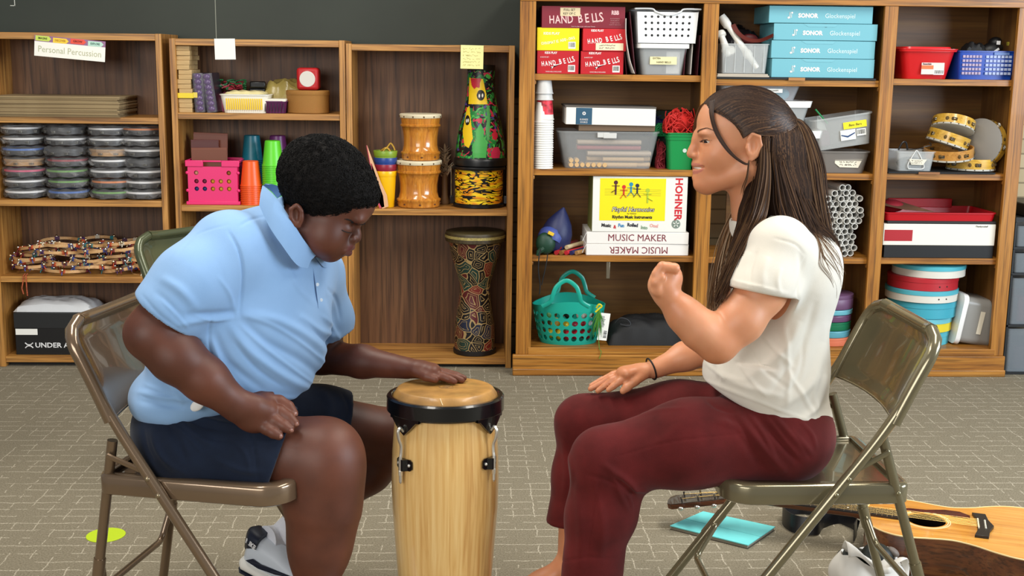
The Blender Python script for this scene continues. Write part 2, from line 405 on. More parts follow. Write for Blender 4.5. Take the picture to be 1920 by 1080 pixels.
# ================================================================ folding chairs
def fillet(pts, r=0.03, n=5):
    P_ = [Vector(p) for p in pts]; out = [P_[0]]
    for i in range(1, len(P_)-1):
        a, b, c = P_[i-1], P_[i], P_[i+1]; u = (a-b); v = (c-b); rr = min(r, u.length*0.48, v.length*0.48)
        p0 = b+u.normalized()*rr; p2 = b+v.normalized()*rr
        for k in range(n+1):
            t = k/n; out.append(p0*(1-t)**2+b*2*t*(1-t)+p2*t*t)
    out.append(P_[-1]); return out
def folding_chair(S, loc, rz, label, metal, cap, screw, worn=None):
    t = thing('folding_chair', label, 'chair', loc, (0, 0, rz), group='metal folding chairs')
    W2 = S['w']/2; r = 0.0118
    foot = Vector((S['u0'], 0, 0.012)); piv = Vector((S['pu'], 0, S['pz']))
    d = (piv-foot)/(piv.z-foot.z); bend = foot+d*(S['z2']-foot.z); top = Vector((S['u3'], 0, S['z3']-0.012))
    def at(p, v): return Vector((p.x, v, p.z))
    # U shaped main tube: foot, bend, round over the top, down again
    up = top-bend
    c1 = bend+up*0.62
    path = [at(foot, -W2), at(bend, -W2), at(c1, -W2), at(top, -W2+0.0), at(top, W2-0.0), at(c1, W2), at(bend, W2), at(foot, W2)]
    pts = [path[0]]+fillet([path[0], path[1], path[3], path[4], path[6], path[7]], 0.085, 8)[1:]
    part(t, 'frame', MB().tube(pts, r, 14), metal, True)
    # curved pressed-steel back panel wrapped round the top of the tube
    M = MB(); nu, nv = 20, 14; q0 = 0.10
    def bp(a, b, off=0.0):
        # a in -1..1 across, b 0..1 from lower edge to top
        q = q0+(1.0-q0)*b; y = a*W2
        # rounded top corners follow the tube
        p = bend+up*q
        rc = 0.06
        hh = up.length*(1-q); side = abs(y)
        lim = W2
        if hh < rc: lim = W2-rc+math.sqrt(max(0, rc*rc-(rc-hh)**2))
        y = a*lim
        n = Vector((up.z, 0, -up.x)).normalized()      # towards the sitter
        conc = -0.028*(1-a*a)*(1-0.35*b)
        rec = 0.0
        e = max(abs(a)/0.86, abs(b-0.5)/0.40)
        if e < 1: rec = -0.004*min(1, (1-e)*9)
        return Vector((p.x, y, p.z))+n*(conc+off+rec+0.004)+Vector((0, 0, -0.018*(a*a)*(1-b)**2))
    for sgn in (0, 1):
        off = 0.0022*(1 if sgn == 0 else -1)
        vs = [bp(-1+2*i/nu, j/nv, off) for j in range(nv+1) for i in range(nu+1)]
        fs = []
        for j in range(nv):
            for i in range(nu):
                k = j*(nu+1)+i; f = (k, k+1, k+nu+2, k+nu+1); fs.append(f if sgn else tuple(reversed(f)))
        M.add(vs, fs)
    edge = [bp(-1+2*i/nu, 0) for i in range(nu+1)]
    M.tube(edge, 0.0035, 6)
    for s in (-1, 1):
        M.tube([bp(s, j/nv) for j in range(nv+1)], 0.0145, 8)
    M.tube([bp(-1+2*i/nu, 1) for i in range(nu+1)], 0.0155, 8)
    part(t, 'backrest', M, metal, True, ang=50)
    # seat pan
    zs = S['zs']; sf = S['sf']; ws = S['ws']/2; th = 0.046
    def outline(inset, z, k=8):
        o = []
        for cx, cy, a0, rr in ((sf, ws, 0, 0.07), (0, ws, 90, 0.028), (0, -ws, 180, 0.028), (sf, -ws, 270, 0.07)):
            rr2 = max(rr-inset, 0.004); x = (cx-rr if cx > 0 else cx+rr); y = (abs(cy)-rr)*(1 if cy > 0 else -1)
            for i in range(k+1):
                a = R(a0+90*i/k); o.append(Vector((x+rr2*math.cos(a), y+rr2*math.sin(a), z)))
        return o
    rings = [outline(0.004, zs-th), outline(0.0, zs-th+0.003), outline(0, zs-0.008), outline(0.003, zs-0.002), outline(0.010, zs), outline(0.03, zs-0.001), outline(0.036, zs-0.005), outline(0.085, zs-0.009)]
    n = len(rings[0]); vs = [v for q in rings for v in q]; fs = []
    for a in range(len(rings)-1):
        for i in range(n): j = (i+1) % n; fs.append((a*n+i, a*n+j, (a+1)*n+j, (a+1)*n+i))
    fs.append(tuple(range((len(rings)-1)*n, len(rings)*n))); fs.append(tuple(reversed(range(n))))
    part(t, 'seat', MB().add(vs, fs), metal, True, ang=50)
    # rear legs, each a tube, with crossbars
    rt = Vector((S['ru'], 0, S['rz'])); rf = Vector((S['rf'], 0, 0.012)); Wi = W2-0.029
    for s in (-1, 1):
        lg = part(t, 'leg', MB().tube([at(rf, s*Wi), at(rt, s*Wi)], 0.0112, 12), metal, True)
        part(lg, 'rubber_cap', MB().lathe([(0.0001, 0), (0.014, 0.0), (0.015, 0.004), (0.0135, 0.028), (0.0001, 0.03)], 12, (rf.x, s*Wi, 0)), cap, True)
        m = MB(); m.lathe([(0.0001, 0), (0.014, 0.0), (0.015, 0.004), (0.0135, 0.028), (0.0001, 0.03)], 12, (foot.x, s*W2, 0)); part(t, 'rubber_cap', m, cap, True)
        # link between rear leg top and main tube
        la = rt+(rf-rt)*0.06; lb = piv+d*0.035
        part(t, 'link', MB().tube([(la.x, s*(Wi+0.016), la.z), (lb.x, s*(Wi+0.016), lb.z)], 0.0066, 8, flat=0.55, up=(0, 1, 0)), metal, True)
        for q in (la, lb, piv+Vector((0, 0, 0)), rt+(rf-rt)*((rt.z-zs+0.02)/(rt.z-rf.z))):
            yy = W2+0.0118 if q in (lb, piv) else Wi+0.0115
            part(t, 'rivet', MB().ball((q.x, s*yy, q.z), 0.0055, 10, 6, (1, 0.55, 1)), screw, True)
    def bar(A, B, zz, y, drop, name):
        tt = (zz-A.z)/(B.z-A.z); p = A+(B-A)*tt; tt2 = (zz-drop-A.z)/(B.z-A.z); p2 = A+(B-A)*tt2
        pts = fillet([(p.x, -y, p.z), (p.x, -y*0.93, p.z), (p2.x, -y*0.78, p2.z), (p2.x, y*0.78, p2.z), (p.x, y*0.93, p.z), (p.x, y, p.z)], 0.02, 4)
        part(t, name, MB().tube(pts, 0.0078, 10), metal, True)
        for s in (-1, 1): part(t, 'sleeve', MB().tube([A+(B-A)*(tt-0.05)+Vector((0, s*y, 0)), A+(B-A)*(tt+0.05)+Vector((0, s*y, 0))], 0.0135, 10), metal, True)
    bar(rf, rt, 0.215, Wi, 0.06, 'crossbar'); bar(foot, bend, 0.19, W2, 0.07, 'crossbar')
    return t
tanM = mat('7d6750', 0.2, 0.55, noise=0.07, nscale=9, coat=0.5, spec=0.6)
oliveM = mat('7d7459', 0.22, 0.55, noise=0.05, nscale=7, coat=0.5, spec=0.6)
greenM = mat('4d5238', 0.28, 0.35, noise=0.05, nscale=7, coat=0.4)
capB = mat('6b6255', 0.7); capG = mat('3d3b33', 0.7)
SB = dict(w=.406, pu=.153, pz=.411, u0=.415, z2=.56, u3=-.053, z3=.774, rf=-.048, ru=.033, rz=.512, sf=.428, zs=.44, ws=.385)
SW = dict(w=.40, pu=.177, pz=.414, u0=.472, z2=.567, u3=-.037, z3=.770, rf=-.097, ru=.07, rz=.532, sf=.409, zs=.426, ws=.36)
folding_chair(SB, (-.747, 2.725, 0), -.224, 'tan metal folding chair that the boy in the blue polo sits on', tanM, capB, mat('9a8a70', 0.3, 0.8))
folding_chair(SW, (.968, 2.688, 0), math.pi+.023, 'olive-taupe metal folding chair that the woman in the cream shirt sits on', oliveM, capG, mat('8f886c', 0.3, 0.8))
folding_chair(SB, (-.87, 3.93, 0), -.62, 'dark green metal folding chair empty behind the boy', greenM, capG, mat('6c7050', 0.3, 0.8))
# ================================================================ conga
def conga(x, y):
    t = thing('conga_drum', 'small natural wood conga with black rim standing between the two people', 'drum', (x, y, 0))
    m, N, L, b = _new('stave_wood'); tc = N.new('ShaderNodeTexCoord'); sp = N.new('ShaderNodeSeparateXYZ'); L.new(tc.outputs['Object'], sp.inputs[0])
    at = N.new('ShaderNodeMath'); at.operation = 'ARCTAN2'; L.new(sp.outputs[1], at.inputs[0]); L.new(sp.outputs[0], at.inputs[1])
    mu = N.new('ShaderNodeMath'); mu.operation = 'MULTIPLY'; L.new(at.outputs[0], mu.inputs[0]); mu.inputs[1].default_value = 17/6.2832
    fl = N.new('ShaderNodeMath'); fl.operation = 'FLOOR'; L.new(mu.outputs[0], fl.inputs[0])
    wn = N.new('ShaderNodeTexWhiteNoise'); wn.noise_dimensions = '1D'; L.new(fl.outputs[0], wn.inputs['W'])
    cv = N.new('ShaderNodeCombineXYZ'); L.new(at.outputs[0], cv.inputs[0]); L.new(wn.outputs['Value'], cv.inputs[1]); 
    mz = N.new('ShaderNodeMath'); mz.operation = 'MULTIPLY'; L.new(sp.outputs[2], mz.inputs[0]); mz.inputs[1].default_value = 0.35; L.new(mz.outputs[0], cv.inputs[2])
    ns = N.new('ShaderNodeTexNoise'); ns.inputs['Scale'].default_value = 16; ns.inputs['Detail'].default_value = 5; ns.inputs['Distortion'].default_value = .5; L.new(cv.outputs[0], ns.inputs[0])
    ad = N.new('ShaderNodeMath'); ad.operation = 'MULTIPLY_ADD'; L.new(wn.outputs['Value'], ad.inputs[0]); ad.inputs[1].default_value = 0.28; L.new(ns.outputs[0], ad.inputs[2])
    cr = N.new('ShaderNodeValToRGB'); e = cr.color_ramp.elements; e[0].position = 0.35; e[0].color = (*lin('c4904e'), 1); e[1].position = 0.85; e[1].color = (*lin('e9c483'), 1)
    q = e.new(0.58); q.color = (*lin('dbae69'), 1)
    L.new(ad.outputs[0], cr.inputs[0]); L.new(cr.outputs[0], b.inputs['Base Color']); b.inputs['Roughness'].default_value = 0.28; b.inputs['Coat Weight'].default_value = 0.5
    prof = [(0.0001, 0.004), (0.092, 0.004), (0.094, 0.0), (0.0965, 0.0), (0.102, 0.05), (0.110, 0.132), (0.118, 0.238), (0.1225, 0.303), (0.1238, 0.368), (0.1222, 0.432), (0.1175, 0.496), (0.114, 0.54), (0.0001, 0.545)]
    part(t, 'shell', MB().lathe(prof, 64), m, True)
    blk = mat('0c0d10', 0.25, 0.2, coat=0.4)
    part(t, 'rim', MB().lathe([(0.112, 0.528), (0.131, 0.528), (0.1345, 0.532), (0.1345, 0.562), (0.131, 0.566), (0.124, 0.566), (0.121, 0.562), (0.112, 0.548)], 64, cap0=False, cap1=False), blk, True)
    skin = mat('a67a3e', 0.42, noise=0.26, nscale=26, bump=0.2, bscale=30, coat=0.15)
    sk = part(t, 'drum_skin', MB().lathe([(0.120, 0.560), (0.1185, 0.566), (0.110, 0.5785), (0.1075, 0.5800), (0.10, 0.5808), (0.0001, 0.581)], 64, cap0=False, cap1=False), skin, True, ang=80)
    wear = MB()
    for k in range(9):
        a = rnd.uniform(0, 6.28); rr = rnd.uniform(0.004, 0.017); wear.tube([(rr*math.cos(a+q*.5)*1.3+.004, rr*math.sin(a+q*.5), 0.5811) for q in range(4)], 0.0009, 5)
    part(sk, 'wear_mark', wear, mat('7a5a32', 0.8), True)
    part(sk, 'scratch', MB().tube([(-.004, -.1185, .5670), (-.010, -.109, .5798)], 0.0008, 5), mat('efdcae', 0.7), True)
    sil = mat('dcd8ce', 0.32, 0.85)
    for ang in (-136, -36, 48, 140):
        a = R(ang); M = Matrix.Rotation(a, 4, 'Z')
        lug = MB()
        k = 12; sp_ = 0.36
        vs = []; fs = []
        for i in range(k+1):
            f = -1+2*i/k; aa = f*sp_; low = 0.528-0.034*max(0, 1-abs(f)*1.3)**0.75-0.004
            for rr_, zz in ((0.134, 0.536), (0.1335-0.006*max(0, 1-abs(f)), low), (0.122, low), (0.122, 0.536)):
                vs.append((rr_*math.cos(aa), rr_*math.sin(aa), zz))
        for i in range(k):
            for j in range(4): fs.append((i*4+j, i*4+(j+1) % 4, (i+1)*4+(j+1) % 4, (i+1)*4+j))
        lug.add(vs, fs); lug.xf(M); lg = part(t, 'tuning_lug', lug, blk, True)
        rod = MB().tube(bez([(0.128, 0, 0.500), (0.137, 0, 0.509), (0.143, 0, 0.502), (0.141, 0, 0.485), (0.1345, 0, 0.468), (0.1345, 0, 0.452), (0.1365, 0, 0.436), (0.1365, 0, 0.400)], 5), 0.0036, 8).xf(M)
        part(t, 'hook_rod', rod, sil, True)
        br = MB(); vs = []; fs = []
        for i in range(9):
            f = -1+2*i/8; aa = f*0.2
            bulge = 0.012*max(0, 1-(f/0.42)**2)**0.5 if abs(f) < 0.42 else 0
            hh = 0.013 if abs(f) < 0.9 else 0.008
            for rr_, zz in ((0.1245, 0.424-hh), (0.1275+bulge, 0.424-hh), (0.1275+bulge, 0.424+hh), (0.1245, 0.424+hh)): vs.append((rr_*math.cos(aa), rr_*math.sin(aa), zz))
        for i in range(8):
            for j in range(4): fs.append((i*4+j, i*4+(j+1) % 4, (i+1)*4+(j+1) % 4, (i+1)*4+j))
        fs += [(0, 1, 2, 3), (35, 34, 33, 32)]
        br.add(vs, fs).xf(M); bk = part(t, 'bracket', br, blk, True, ang=30)
        for f in (-0.135, 0.135): part(bk, 'screw', MB().ball((0.128*math.cos(f), 0.128*math.sin(f), 0.424), 0.004, 8, 5).xf(M), sil, True)
        part(t, 'rod_nut', MB().lathe([(0.0045, 0.400), (0.0048, 0.410), (0.0045, 0.412)], 6, (0.1365, 0, 0)).lathe([(0.001, 0.381), (0.0036, 0.386), (0.0036, 0.400)], 8, (0.1365, 0, 0)).xf(M), sil, False)
    return t
_cg = conga(-0.045, 2.70); _cg.rotation_euler = (R(-2.2), 0, 0); _cg.location.z = .0035
# ================================================================ guitar
def guitar():
    ax = Vector((-.94, .34, 0)).normalized(); ang = math.atan2(ax.y, ax.x)
    t = thing('acoustic_guitar', 'honey spruce acoustic guitar lying face up on the carpet behind the woman', 'guitar', (1.25, 3.11, 0), (0, R(-0.6), ang))
    half = [(0.158, 0.0), (0.157, 0.03), (0.148, 0.075), (0.125, 0.112), (0.085, 0.138), (0.045, 0.143), (0.0, 0.135), (-0.04, 0.127), (-0.075, 0.127), (-0.12, 0.143), (-0.165, 0.17), (-0.21, 0.19), (-0.255, 0.197), (-0.295, 0.19), (-0.325, 0.165), (-0.343, 0.125), (-0.351, 0.07), (-0.353, 0.0)]
    sm = bez([(x, y, 0) for x, y in half], 4)
    out = [(p.x, p.y) for p in sm]+[(p.x, -p.y) for p in reversed(sm[1:-1])]
    n = len(out); H = 0.108
    def ring(z, k=1.0, o=0.0):
        return [Vector((x*k+(-0.1)*(1-k), y*k, z)) for x, y in out]
    side = MB(); r = [ring(0.002, .985), ring(0.006), ring(H-0.002)]; vs = [v for q in r for v in q]; fs = []
    for a in range(2):
        for i in range(n): j = (i+1) % n; fs.append((a*n+i, (a+1)*n+i, (a+1)*n+j, a*n+j))
    fs.append(tuple(range(n)))
    side.add(vs, fs)
    part(t, 'sides_and_back', side, wood('4d260f', '69381a', '7d4a24', 'x', 0.25, 1, coat=0.6), True)
    hole_r = 0.051; hn = n
    # top plate with a real sound hole
    top = MB(); hole = []
    for x, y in out:
        a = math.atan2(y, x); hole.append(Vector((hole_r*math.cos(a), hole_r*math.sin(a), H)))
    vs = [Vector((x, y, H)) for x, y in out]+hole+[Vector((x, y, H-0.003)) for x, y in out]+[h-Vector((0, 0, .003)) for h in hole]
    fs = []
    for i in range(n):
        j = (i+1) % n; fs += [(i, n+i, n+j, j), (2*n+i, 2*n+j, 3*n+j, 3*n+i), (n+i, 3*n+i, 3*n+j, n+j), (i, j, 2*n+j, 2*n+i)]
    top.add(vs, fs)
    spruce = wood('c9822f', 'd9953c', 'e3a64e', 'x', 0.22, 1.2, coat=0.6, dark=0.12)
    part(t, 'soundboard', top, spruce, False)
    bd = MB().tube([Vector((x, y, H-0.001)) for x, y in out], 0.0022, 6, closed=True); part(t, 'binding', bd, mat('e7c98e', 0.4), True)
    part(t, 'sound_chamber', MB().lathe([(0.001, H-0.06), (0.08, H-0.06), (0.06, H-0.0035)], 24, cap1=False), mat('1c0f07', 0.9))
    ro = MB()
    for q in (0.056, 0.0615): ro.lathe([(q, H), (q, H+0.0003), (q+0.0028, H+0.0003), (q+0.0028, H)], 48, cap0=False, cap1=False)
    part(t, 'rosette', ro, mat('efd9a6', 0.4))
    pg = [(0.035, -0.045), (0.0, -0.058), (-0.045, -0.060), (-0.075, -0.05), (-0.115, -0.052), (-0.115, -0.075), (-0.09, -0.097), (-0.05, -0.098), (0.0, -0.078), (0.045, -0.075), (0.06, -0.066)]
    pgm = mat('4a1410', 0.18, noise=0.5, nscale=60, coat=0.5)
    part(t, 'pickguard', MB().prism([(x, y) for x, y in pg][::-1], 0.001, Matrix.Translation((0, 0, H))), pgm)
    br = [(-0.12, 0.085), (-0.155, 0.085), (-0.160, 0.04), (-0.172, 0.0), (-0.160, -0.04), (-0.155, -0.085), (-0.12, -0.085), (-0.13, -0.04), (-0.13, 0.04)]
    b = part(t, 'bridge', MB().prism(br[::-1], 0.008, Matrix.Translation((0, 0, H))), mat('17120f', 0.4), bevel=0.001)
    part(b, 'saddle', MB().bb(-0.134, -0.036, H+0.007, -0.131, 0.036, H+0.011), mat('e8e0c8', 0.4))
    for k in range(6): part(b, 'bridge_pin', MB().ball((-0.150, -0.0275+0.011*k, H+0.009), 0.0028, 8, 5), mat('d8d2c0', 0.35), True)
    # neck
    nk = MB(); prof = [(0.10, 0.0285, 0.05), (0.16, 0.028, 0.025), (0.19, 0.0275, 0.018), (0.35, 0.025, 0.018), (0.50, 0.0225, 0.016), (0.52, 0.022, 0.018)]
    vs = []; fs = []
    for x, w, d in prof:
        for i in range(9):
            a = math.pi*i/8; vs.append((x, w*math.cos(a), H+0.002-d*math.sin(a)))
    for i in range(len(prof)-1):
        for j in range(9): fs.append((i*9+j, i*9+(j+1) % 9, (i+1)*9+(j+1) % 9, (i+1)*9+j))
    fs += [tuple(range(9)), tuple(reversed(range(len(prof)*9-9, len(prof)*9)))]
    nk.add(vs, fs); mah = wood('4a2512', '643519', '7a4826', 'x', 0.35, 1)
    n_ = part(t, 'neck', nk, mah, True)
    fb = MB(); vs = []
    for x, w in ((0.058, 0.0285), (0.52, 0.0222)):
        for s in (-1, 1):
            for z in (H+0.001, H+0.007): vs.append((x, s*w, z))
    fb.add(vs, [(0, 2, 3, 1), (4, 5, 7, 6), (0, 1, 5, 4), (2, 6, 7, 3), (1, 3, 7, 5), (0, 4, 6, 2)])
    f_ = part(n_, 'fretboard', fb, mat('1a1513', 0.45))
    fr = MB(); L_ = 0.648
    for k in range(1, 20):
        x = 0.52-(L_-L_/2**(k/12)); w = 0.0222+(0.52-x)/0.462*0.0063
        if x > 0.06: fr.tube([(x, -w, H+0.0072), (x, w, H+0.0072)], 0.0009, 6)
    part(n_, 'frets', fr, mat('cfcabc', 0.25, 1.0), True)
    dots = MB()
    for k in (3, 5, 7, 9, 12, 15): 
        x = 0.52-(L_-L_/2**((k-.5)/12)); dots.lathe([(0.0025, 0), (0.0025, .0002)], 10, (x, 0, H+0.007))
    part(n_, 'inlay_dots', dots, mat('e8e4d8', 0.3))
    part(n_, 'nut', MB().bb(0.52, -0.022, H, 0.524, 0.022, H+0.010), mat('e8e0c8', 0.4))
    hp = [(0.0, 0.022), (0.02, 0.031), (0.05, 0.036), (0.17, 0.04), (0.183, 0.028), (0.186, 0.0), (0.183, -0.028), (0.17, -0.04), (0.05, -0.036), (0.02, -0.031), (0.0, -0.022)]
    Mh = Matrix.Translation((0.524, 0, H+0.001)) @ Matrix.Rotation(R(13), 4, 'Y')
    h = part(t, 'headstock', MB().prism(hp[::-1], -0.015, Mh), mah, bevel=0.0015)
    part(h, 'face_veneer', MB().prism(hp[::-1], 0.001, Mh), mat('1d120d', 0.3, coat=0.4))
    for s in (-1, 1):
        for k in range(3):
            x = 0.045+0.048*k
            mm = MB().lathe([(0.0028, 0), (0.0028, 0.014), (0.0035, 0.016)], 8, (x, s*0.022, 0)).tube([(x, s*0.03, -0.009), (x, s*0.052, -0.009)], 0.002, 6).ball((x, s*0.056, -0.009), 0.008, 8, 6, (1, .6, .7))
            part(h, 'tuning_peg', mm.xf(Mh), mat('cfccc4', 0.2, 1.0), True)
    st = MB()
    for k in range(6):
        q = (k-2.5); st.tube([(-0.135, q*0.0108, H+0.0112), (0.52, q*0.0073, H+0.0095)], 0.0004, 5)
        st.tube([(0.52, q*0.0073, H+0.0095), tuple(Mh @ Vector((0.045+0.048*(k if k < 3 else 5-k), (1 if q > 0 else -1)*0.02, 0.008)))], 0.0006, 5)
    part(t, 'strings', st, mat('b79a5e', 0.3, 1.0), True)
    return t
guitar()
# strap: flat black ribbon curling on the floor
def ribbon(pts, w, th, up):
    m = MB(); P_ = bez(pts, 8); n = len(P_); vs = []; fs = []
    for i, p in enumerate(P_):
        u = Vector(up[0]).lerp(Vector(up[1]), i/(n-1)).normalized(); t_ = (P_[min(i+1, n-1)]-P_[max(i-1, 0)]).normalized(); u = (u-t_*u.dot(t_)).normalized(); s_ = t_.cross(u)
        for a, b in ((-.5, -.5), (.5, -.5), (.5, .5), (-.5, .5)): vs.append(p+u*w*a+s_*th*b)
    for i in range(n-1):
        for j in range(4): fs.append((i*4+j, i*4+(j+1) % 4, (i+1)*4+(j+1) % 4, (i+1)*4+j))
    fs += [(3, 2, 1, 0), tuple(range(n*4-4, n*4))]
    return m.add(vs, fs)
_p = [(1.09, 3.21, .03), (1.12, 3.30, .028), (1.06, 3.40, .027), (.99, 3.43, .027), (.93, 3.37, .027), (.94, 3.29, .027), (1.0, 3.27, .027), (1.04, 3.33, .024), (1.10, 3.36, .01), (1.13, 3.30, .006)]
solo('guitar_strap', ribbon(_p, 0.05, 0.0025, ((0, 0.1, 1), (.1, .4, 1))), mat('101014', 0.4, coat=0.1), 'black guitar strap curled on the carpet left of the guitar body', 'strap', smooth=True)
# notebook, lime dot
def notebook():
    c = [F(1318, 966), F(1453, 995), F(1402, 1030), F(1256, 993)]
    cen = sum(c, Vector())/4; cen.z = 0
    M = MB(); tq = mat('6fd2d3', 0.6, noise=0.05, nscale=30); q = [p-cen for p in c]
    t = thing('notebook', 'turquoise covered notebook lying flat on the carpet under the woman\'s chair', 'notebook', cen)
    def slab(z0, z1, k): return MB().add([Vector((p.x*k, p.y*k, z0)) for p in q]+[Vector((p.x*k, p.y*k, z1)) for p in q], [(3, 2, 1, 0), (4, 5, 6, 7)]+[(i, (i+1) % 4, 4+(i+1) % 4, 4+i) for i in range(4)])
    part(t, 'back_cover', slab(0.0, 0.002, 1), mat('4a4238', 0.7)); part(t, 'pages', slab(0.002, 0.010, 0.975), mat('8e8878', 0.8)); part(t, 'front_cover', slab(0.010, 0.0125, 1), tq)
    g = MB().tube([q[3].lerp(q[0], .45)+Vector((0, 0, .0126)), q[2].lerp(q[1], .45)+Vector((0, 0, .0126))], 0.0008, 4)
    part(t, 'crease', g, mat('54aeb2', 0.7))
notebook()
dc = F(198.5, 1004)
solo('floor_marker', MB().lathe([(0.053, 0), (0.053, 0.0015), (0.0515, 0.0022)], 40), mat('b8d21e', 0.6), 'lime green round spot marker on the carpet behind the tan chair leg', 'floor marker', (dc.x, dc.y, 0.0004))

# ================================================================ white bag on the floor behind the chair leg
def white_bag():
    c = F(1622, 1100)
    t = thing('canvas_bag', 'white canvas bag with dark things inside, on the floor under the woman\'s chair', 'bag', (c.x, c.y, 0.0))
    wm = mat('d8d4cc', .85, bump=.5, bscale=18)
    def sack(seed, rx, ry, h, n=36, k=14):
        rr = random.Random(seed); ph = [rr.uniform(0, 6.28) for _ in range(6)]; vs = []; fs = []
        for j in range(k+1):
            f = j/k; z = h*f; s_ = (.88+.16*math.sin(math.pi*f))*(1-.22*f*f)
            for i in range(n):
                a = 2*math.pi*i/n; w = 1+.05*math.sin(3*a+ph[0]+2*f)+.04*math.sin(5*a+ph[1]-3*f)+.025*math.sin(9*a+ph[2]+5*f)
                vs.append((rx*s_*w*math.cos(a), ry*s_*w*math.sin(a), z+(.010*math.sin(2*a+ph[3])+.005*math.sin(5*a+ph[4]))*f*f+.001))
        # folded rim inwards
        for i in range(n):
            v = vs[k*n+i]; vs.append((v[0]*.93, v[1]*.93, v[2]-.004))
        for i in range(n):
            v = vs[k*n+i]; vs.append((v[0]*.85, v[1]*.85, v[2]-.07))
        for j in range(k+2):
            for i in range(n): fs.append((j*n+i, j*n+(i+1) % n, (j+1)*n+(i+1) % n, (j+1)*n+i))
        fs.append(tuple(reversed(range(n)))); return MB().add(vs, fs)
    part(t, 'bag_body', sack(4, .098, .075, .088), wm, True, ang=80)
    fl = MB(); vs = []; fs = []
    for j in range(9):
        for i in range(13):
            u, v = i/12, j/8; vs.append((-.065+.105*u, -.05+.055*v-.02*u, .088+.034*math.sin(v*2.2+.4)+.012*math.sin(u*6+v*3)-.030*u))
    for j in range(8):
        for i in range(12): k = j*13+i; fs.append((k, k+1, k+14, k+13))
    fo = part(t, 'folded_flap', fl.add(vs, fs), wm, True, ang=80); so = fo.modifiers.new('thick', 'SOLIDIFY'); so.thickness = .003
    part(t, 'handle', MB().tube(bez([(.04, -.06, .085), (.07, -.055, .10), (.085, -.035, .085), (.09, -.03, .06), (.082, -.045, .03)], 5), .010, 8, flat=.35), wm, True)
    part(t, 'dark_contents', MB().ball((.022, -.012, .088), 1, 16, 10, (.042, .036, .034), (.2, .3, .1)).ball((-.03, .01, .078), 1, 12, 8, (.045, .04, .02)), mat('0c1512', .5), True)
    part(t, 'brown_cap', MB().ball((.062, -.012, .100), 1, 12, 8, (.018, .016, .010), (0, .6, 0)), mat('6a6058', .6), True)
white_bag()
# ================================================================ things in the low bookcases
def X(px, py, Y): return P(px, py, Y).x
def Z(px, py, Y): return P(px, py, Y).z
def span(x0, x1, y0, y1, Y):
    "centre x, width, height of what spans these pixels at depth Y"
    ym = (y0+y1)/2; xm = (x0+x1)/2
    a, b = X(x0, ym, Y), X(x1, ym, Y); return (a+b)/2, b-a, Z(xm, y0, Y)-Z(xm, y1, Y)
white = mat('e9e7e0', 0.5); paper = mat('ecebe4', 0.7); ink = mat('22211f', 0.8)
clear = mat('dfe3e2', 0.18, alpha=0.22, name='clear_plastic'); frost = mat('ccd0d0', 0.3, alpha=0.36, name='frosted_plastic')
_bag = None
def bag_mat(a=0.10):
    m = mat('f2f2f4', 0.1, alpha=a, bump=1.0, bscale=55, name='plastic_film'); return m
def scribble(parent, x, z, w, h, rows, y, m=None, name='handwriting', M0=None, r=0.0008, n=9):
    mb = MB(); rr = random.Random(int(abs(x*9999+z*777+w*31)))
    for k in range(rows):
        zz = h/2-h*(k+0.5)/rows
        xx = -w/2; 
        while xx < w/2-0.006:
            L_ = rr.uniform(0.3, 1)*h/rows*0.8
            pts = []
            for q in range(4): pts.append((xx+q*L_*0.28, 0, zz+(rr.random()-.5)*h/rows*0.6))
            mb.tube(pts, r, 4); xx += L_*1.0+(h/rows*0.5 if rr.random() < .25 else 0)
    if M0 is None: M0 = Matrix.Translation((x, y, z))
    mb.xf(M0); return part(parent, name, mb, m or ink)
def barcode(parent, x, y, z, w, h, roll=0):
    q = part(parent, 'barcode_sticker', MB().bb(-w/2, -0.0006, -h/2, w/2, 0, h/2).xf(Matrix.Translation((x, y, z)) @ Matrix.Rotation(roll, 4, 'Y')), paper)
    mb = MB(); rr = random.Random(int(x*1e4)); xx = -w*0.42
    while xx < w*0.40:
        b = rr.choice((0.012, 0.02, 0.035))*w*1.6; mb.bb(xx, -0.0010, -h*0.28, xx+b, -0.0006, h*0.38); xx += b+rr.choice((0.015, 0.03))*w*1.6
    mb.xf(Matrix.Translation((x, y, z)) @ Matrix.Rotation(roll, 4, 'Y')); part(q, 'bars', mb, ink)
    return q
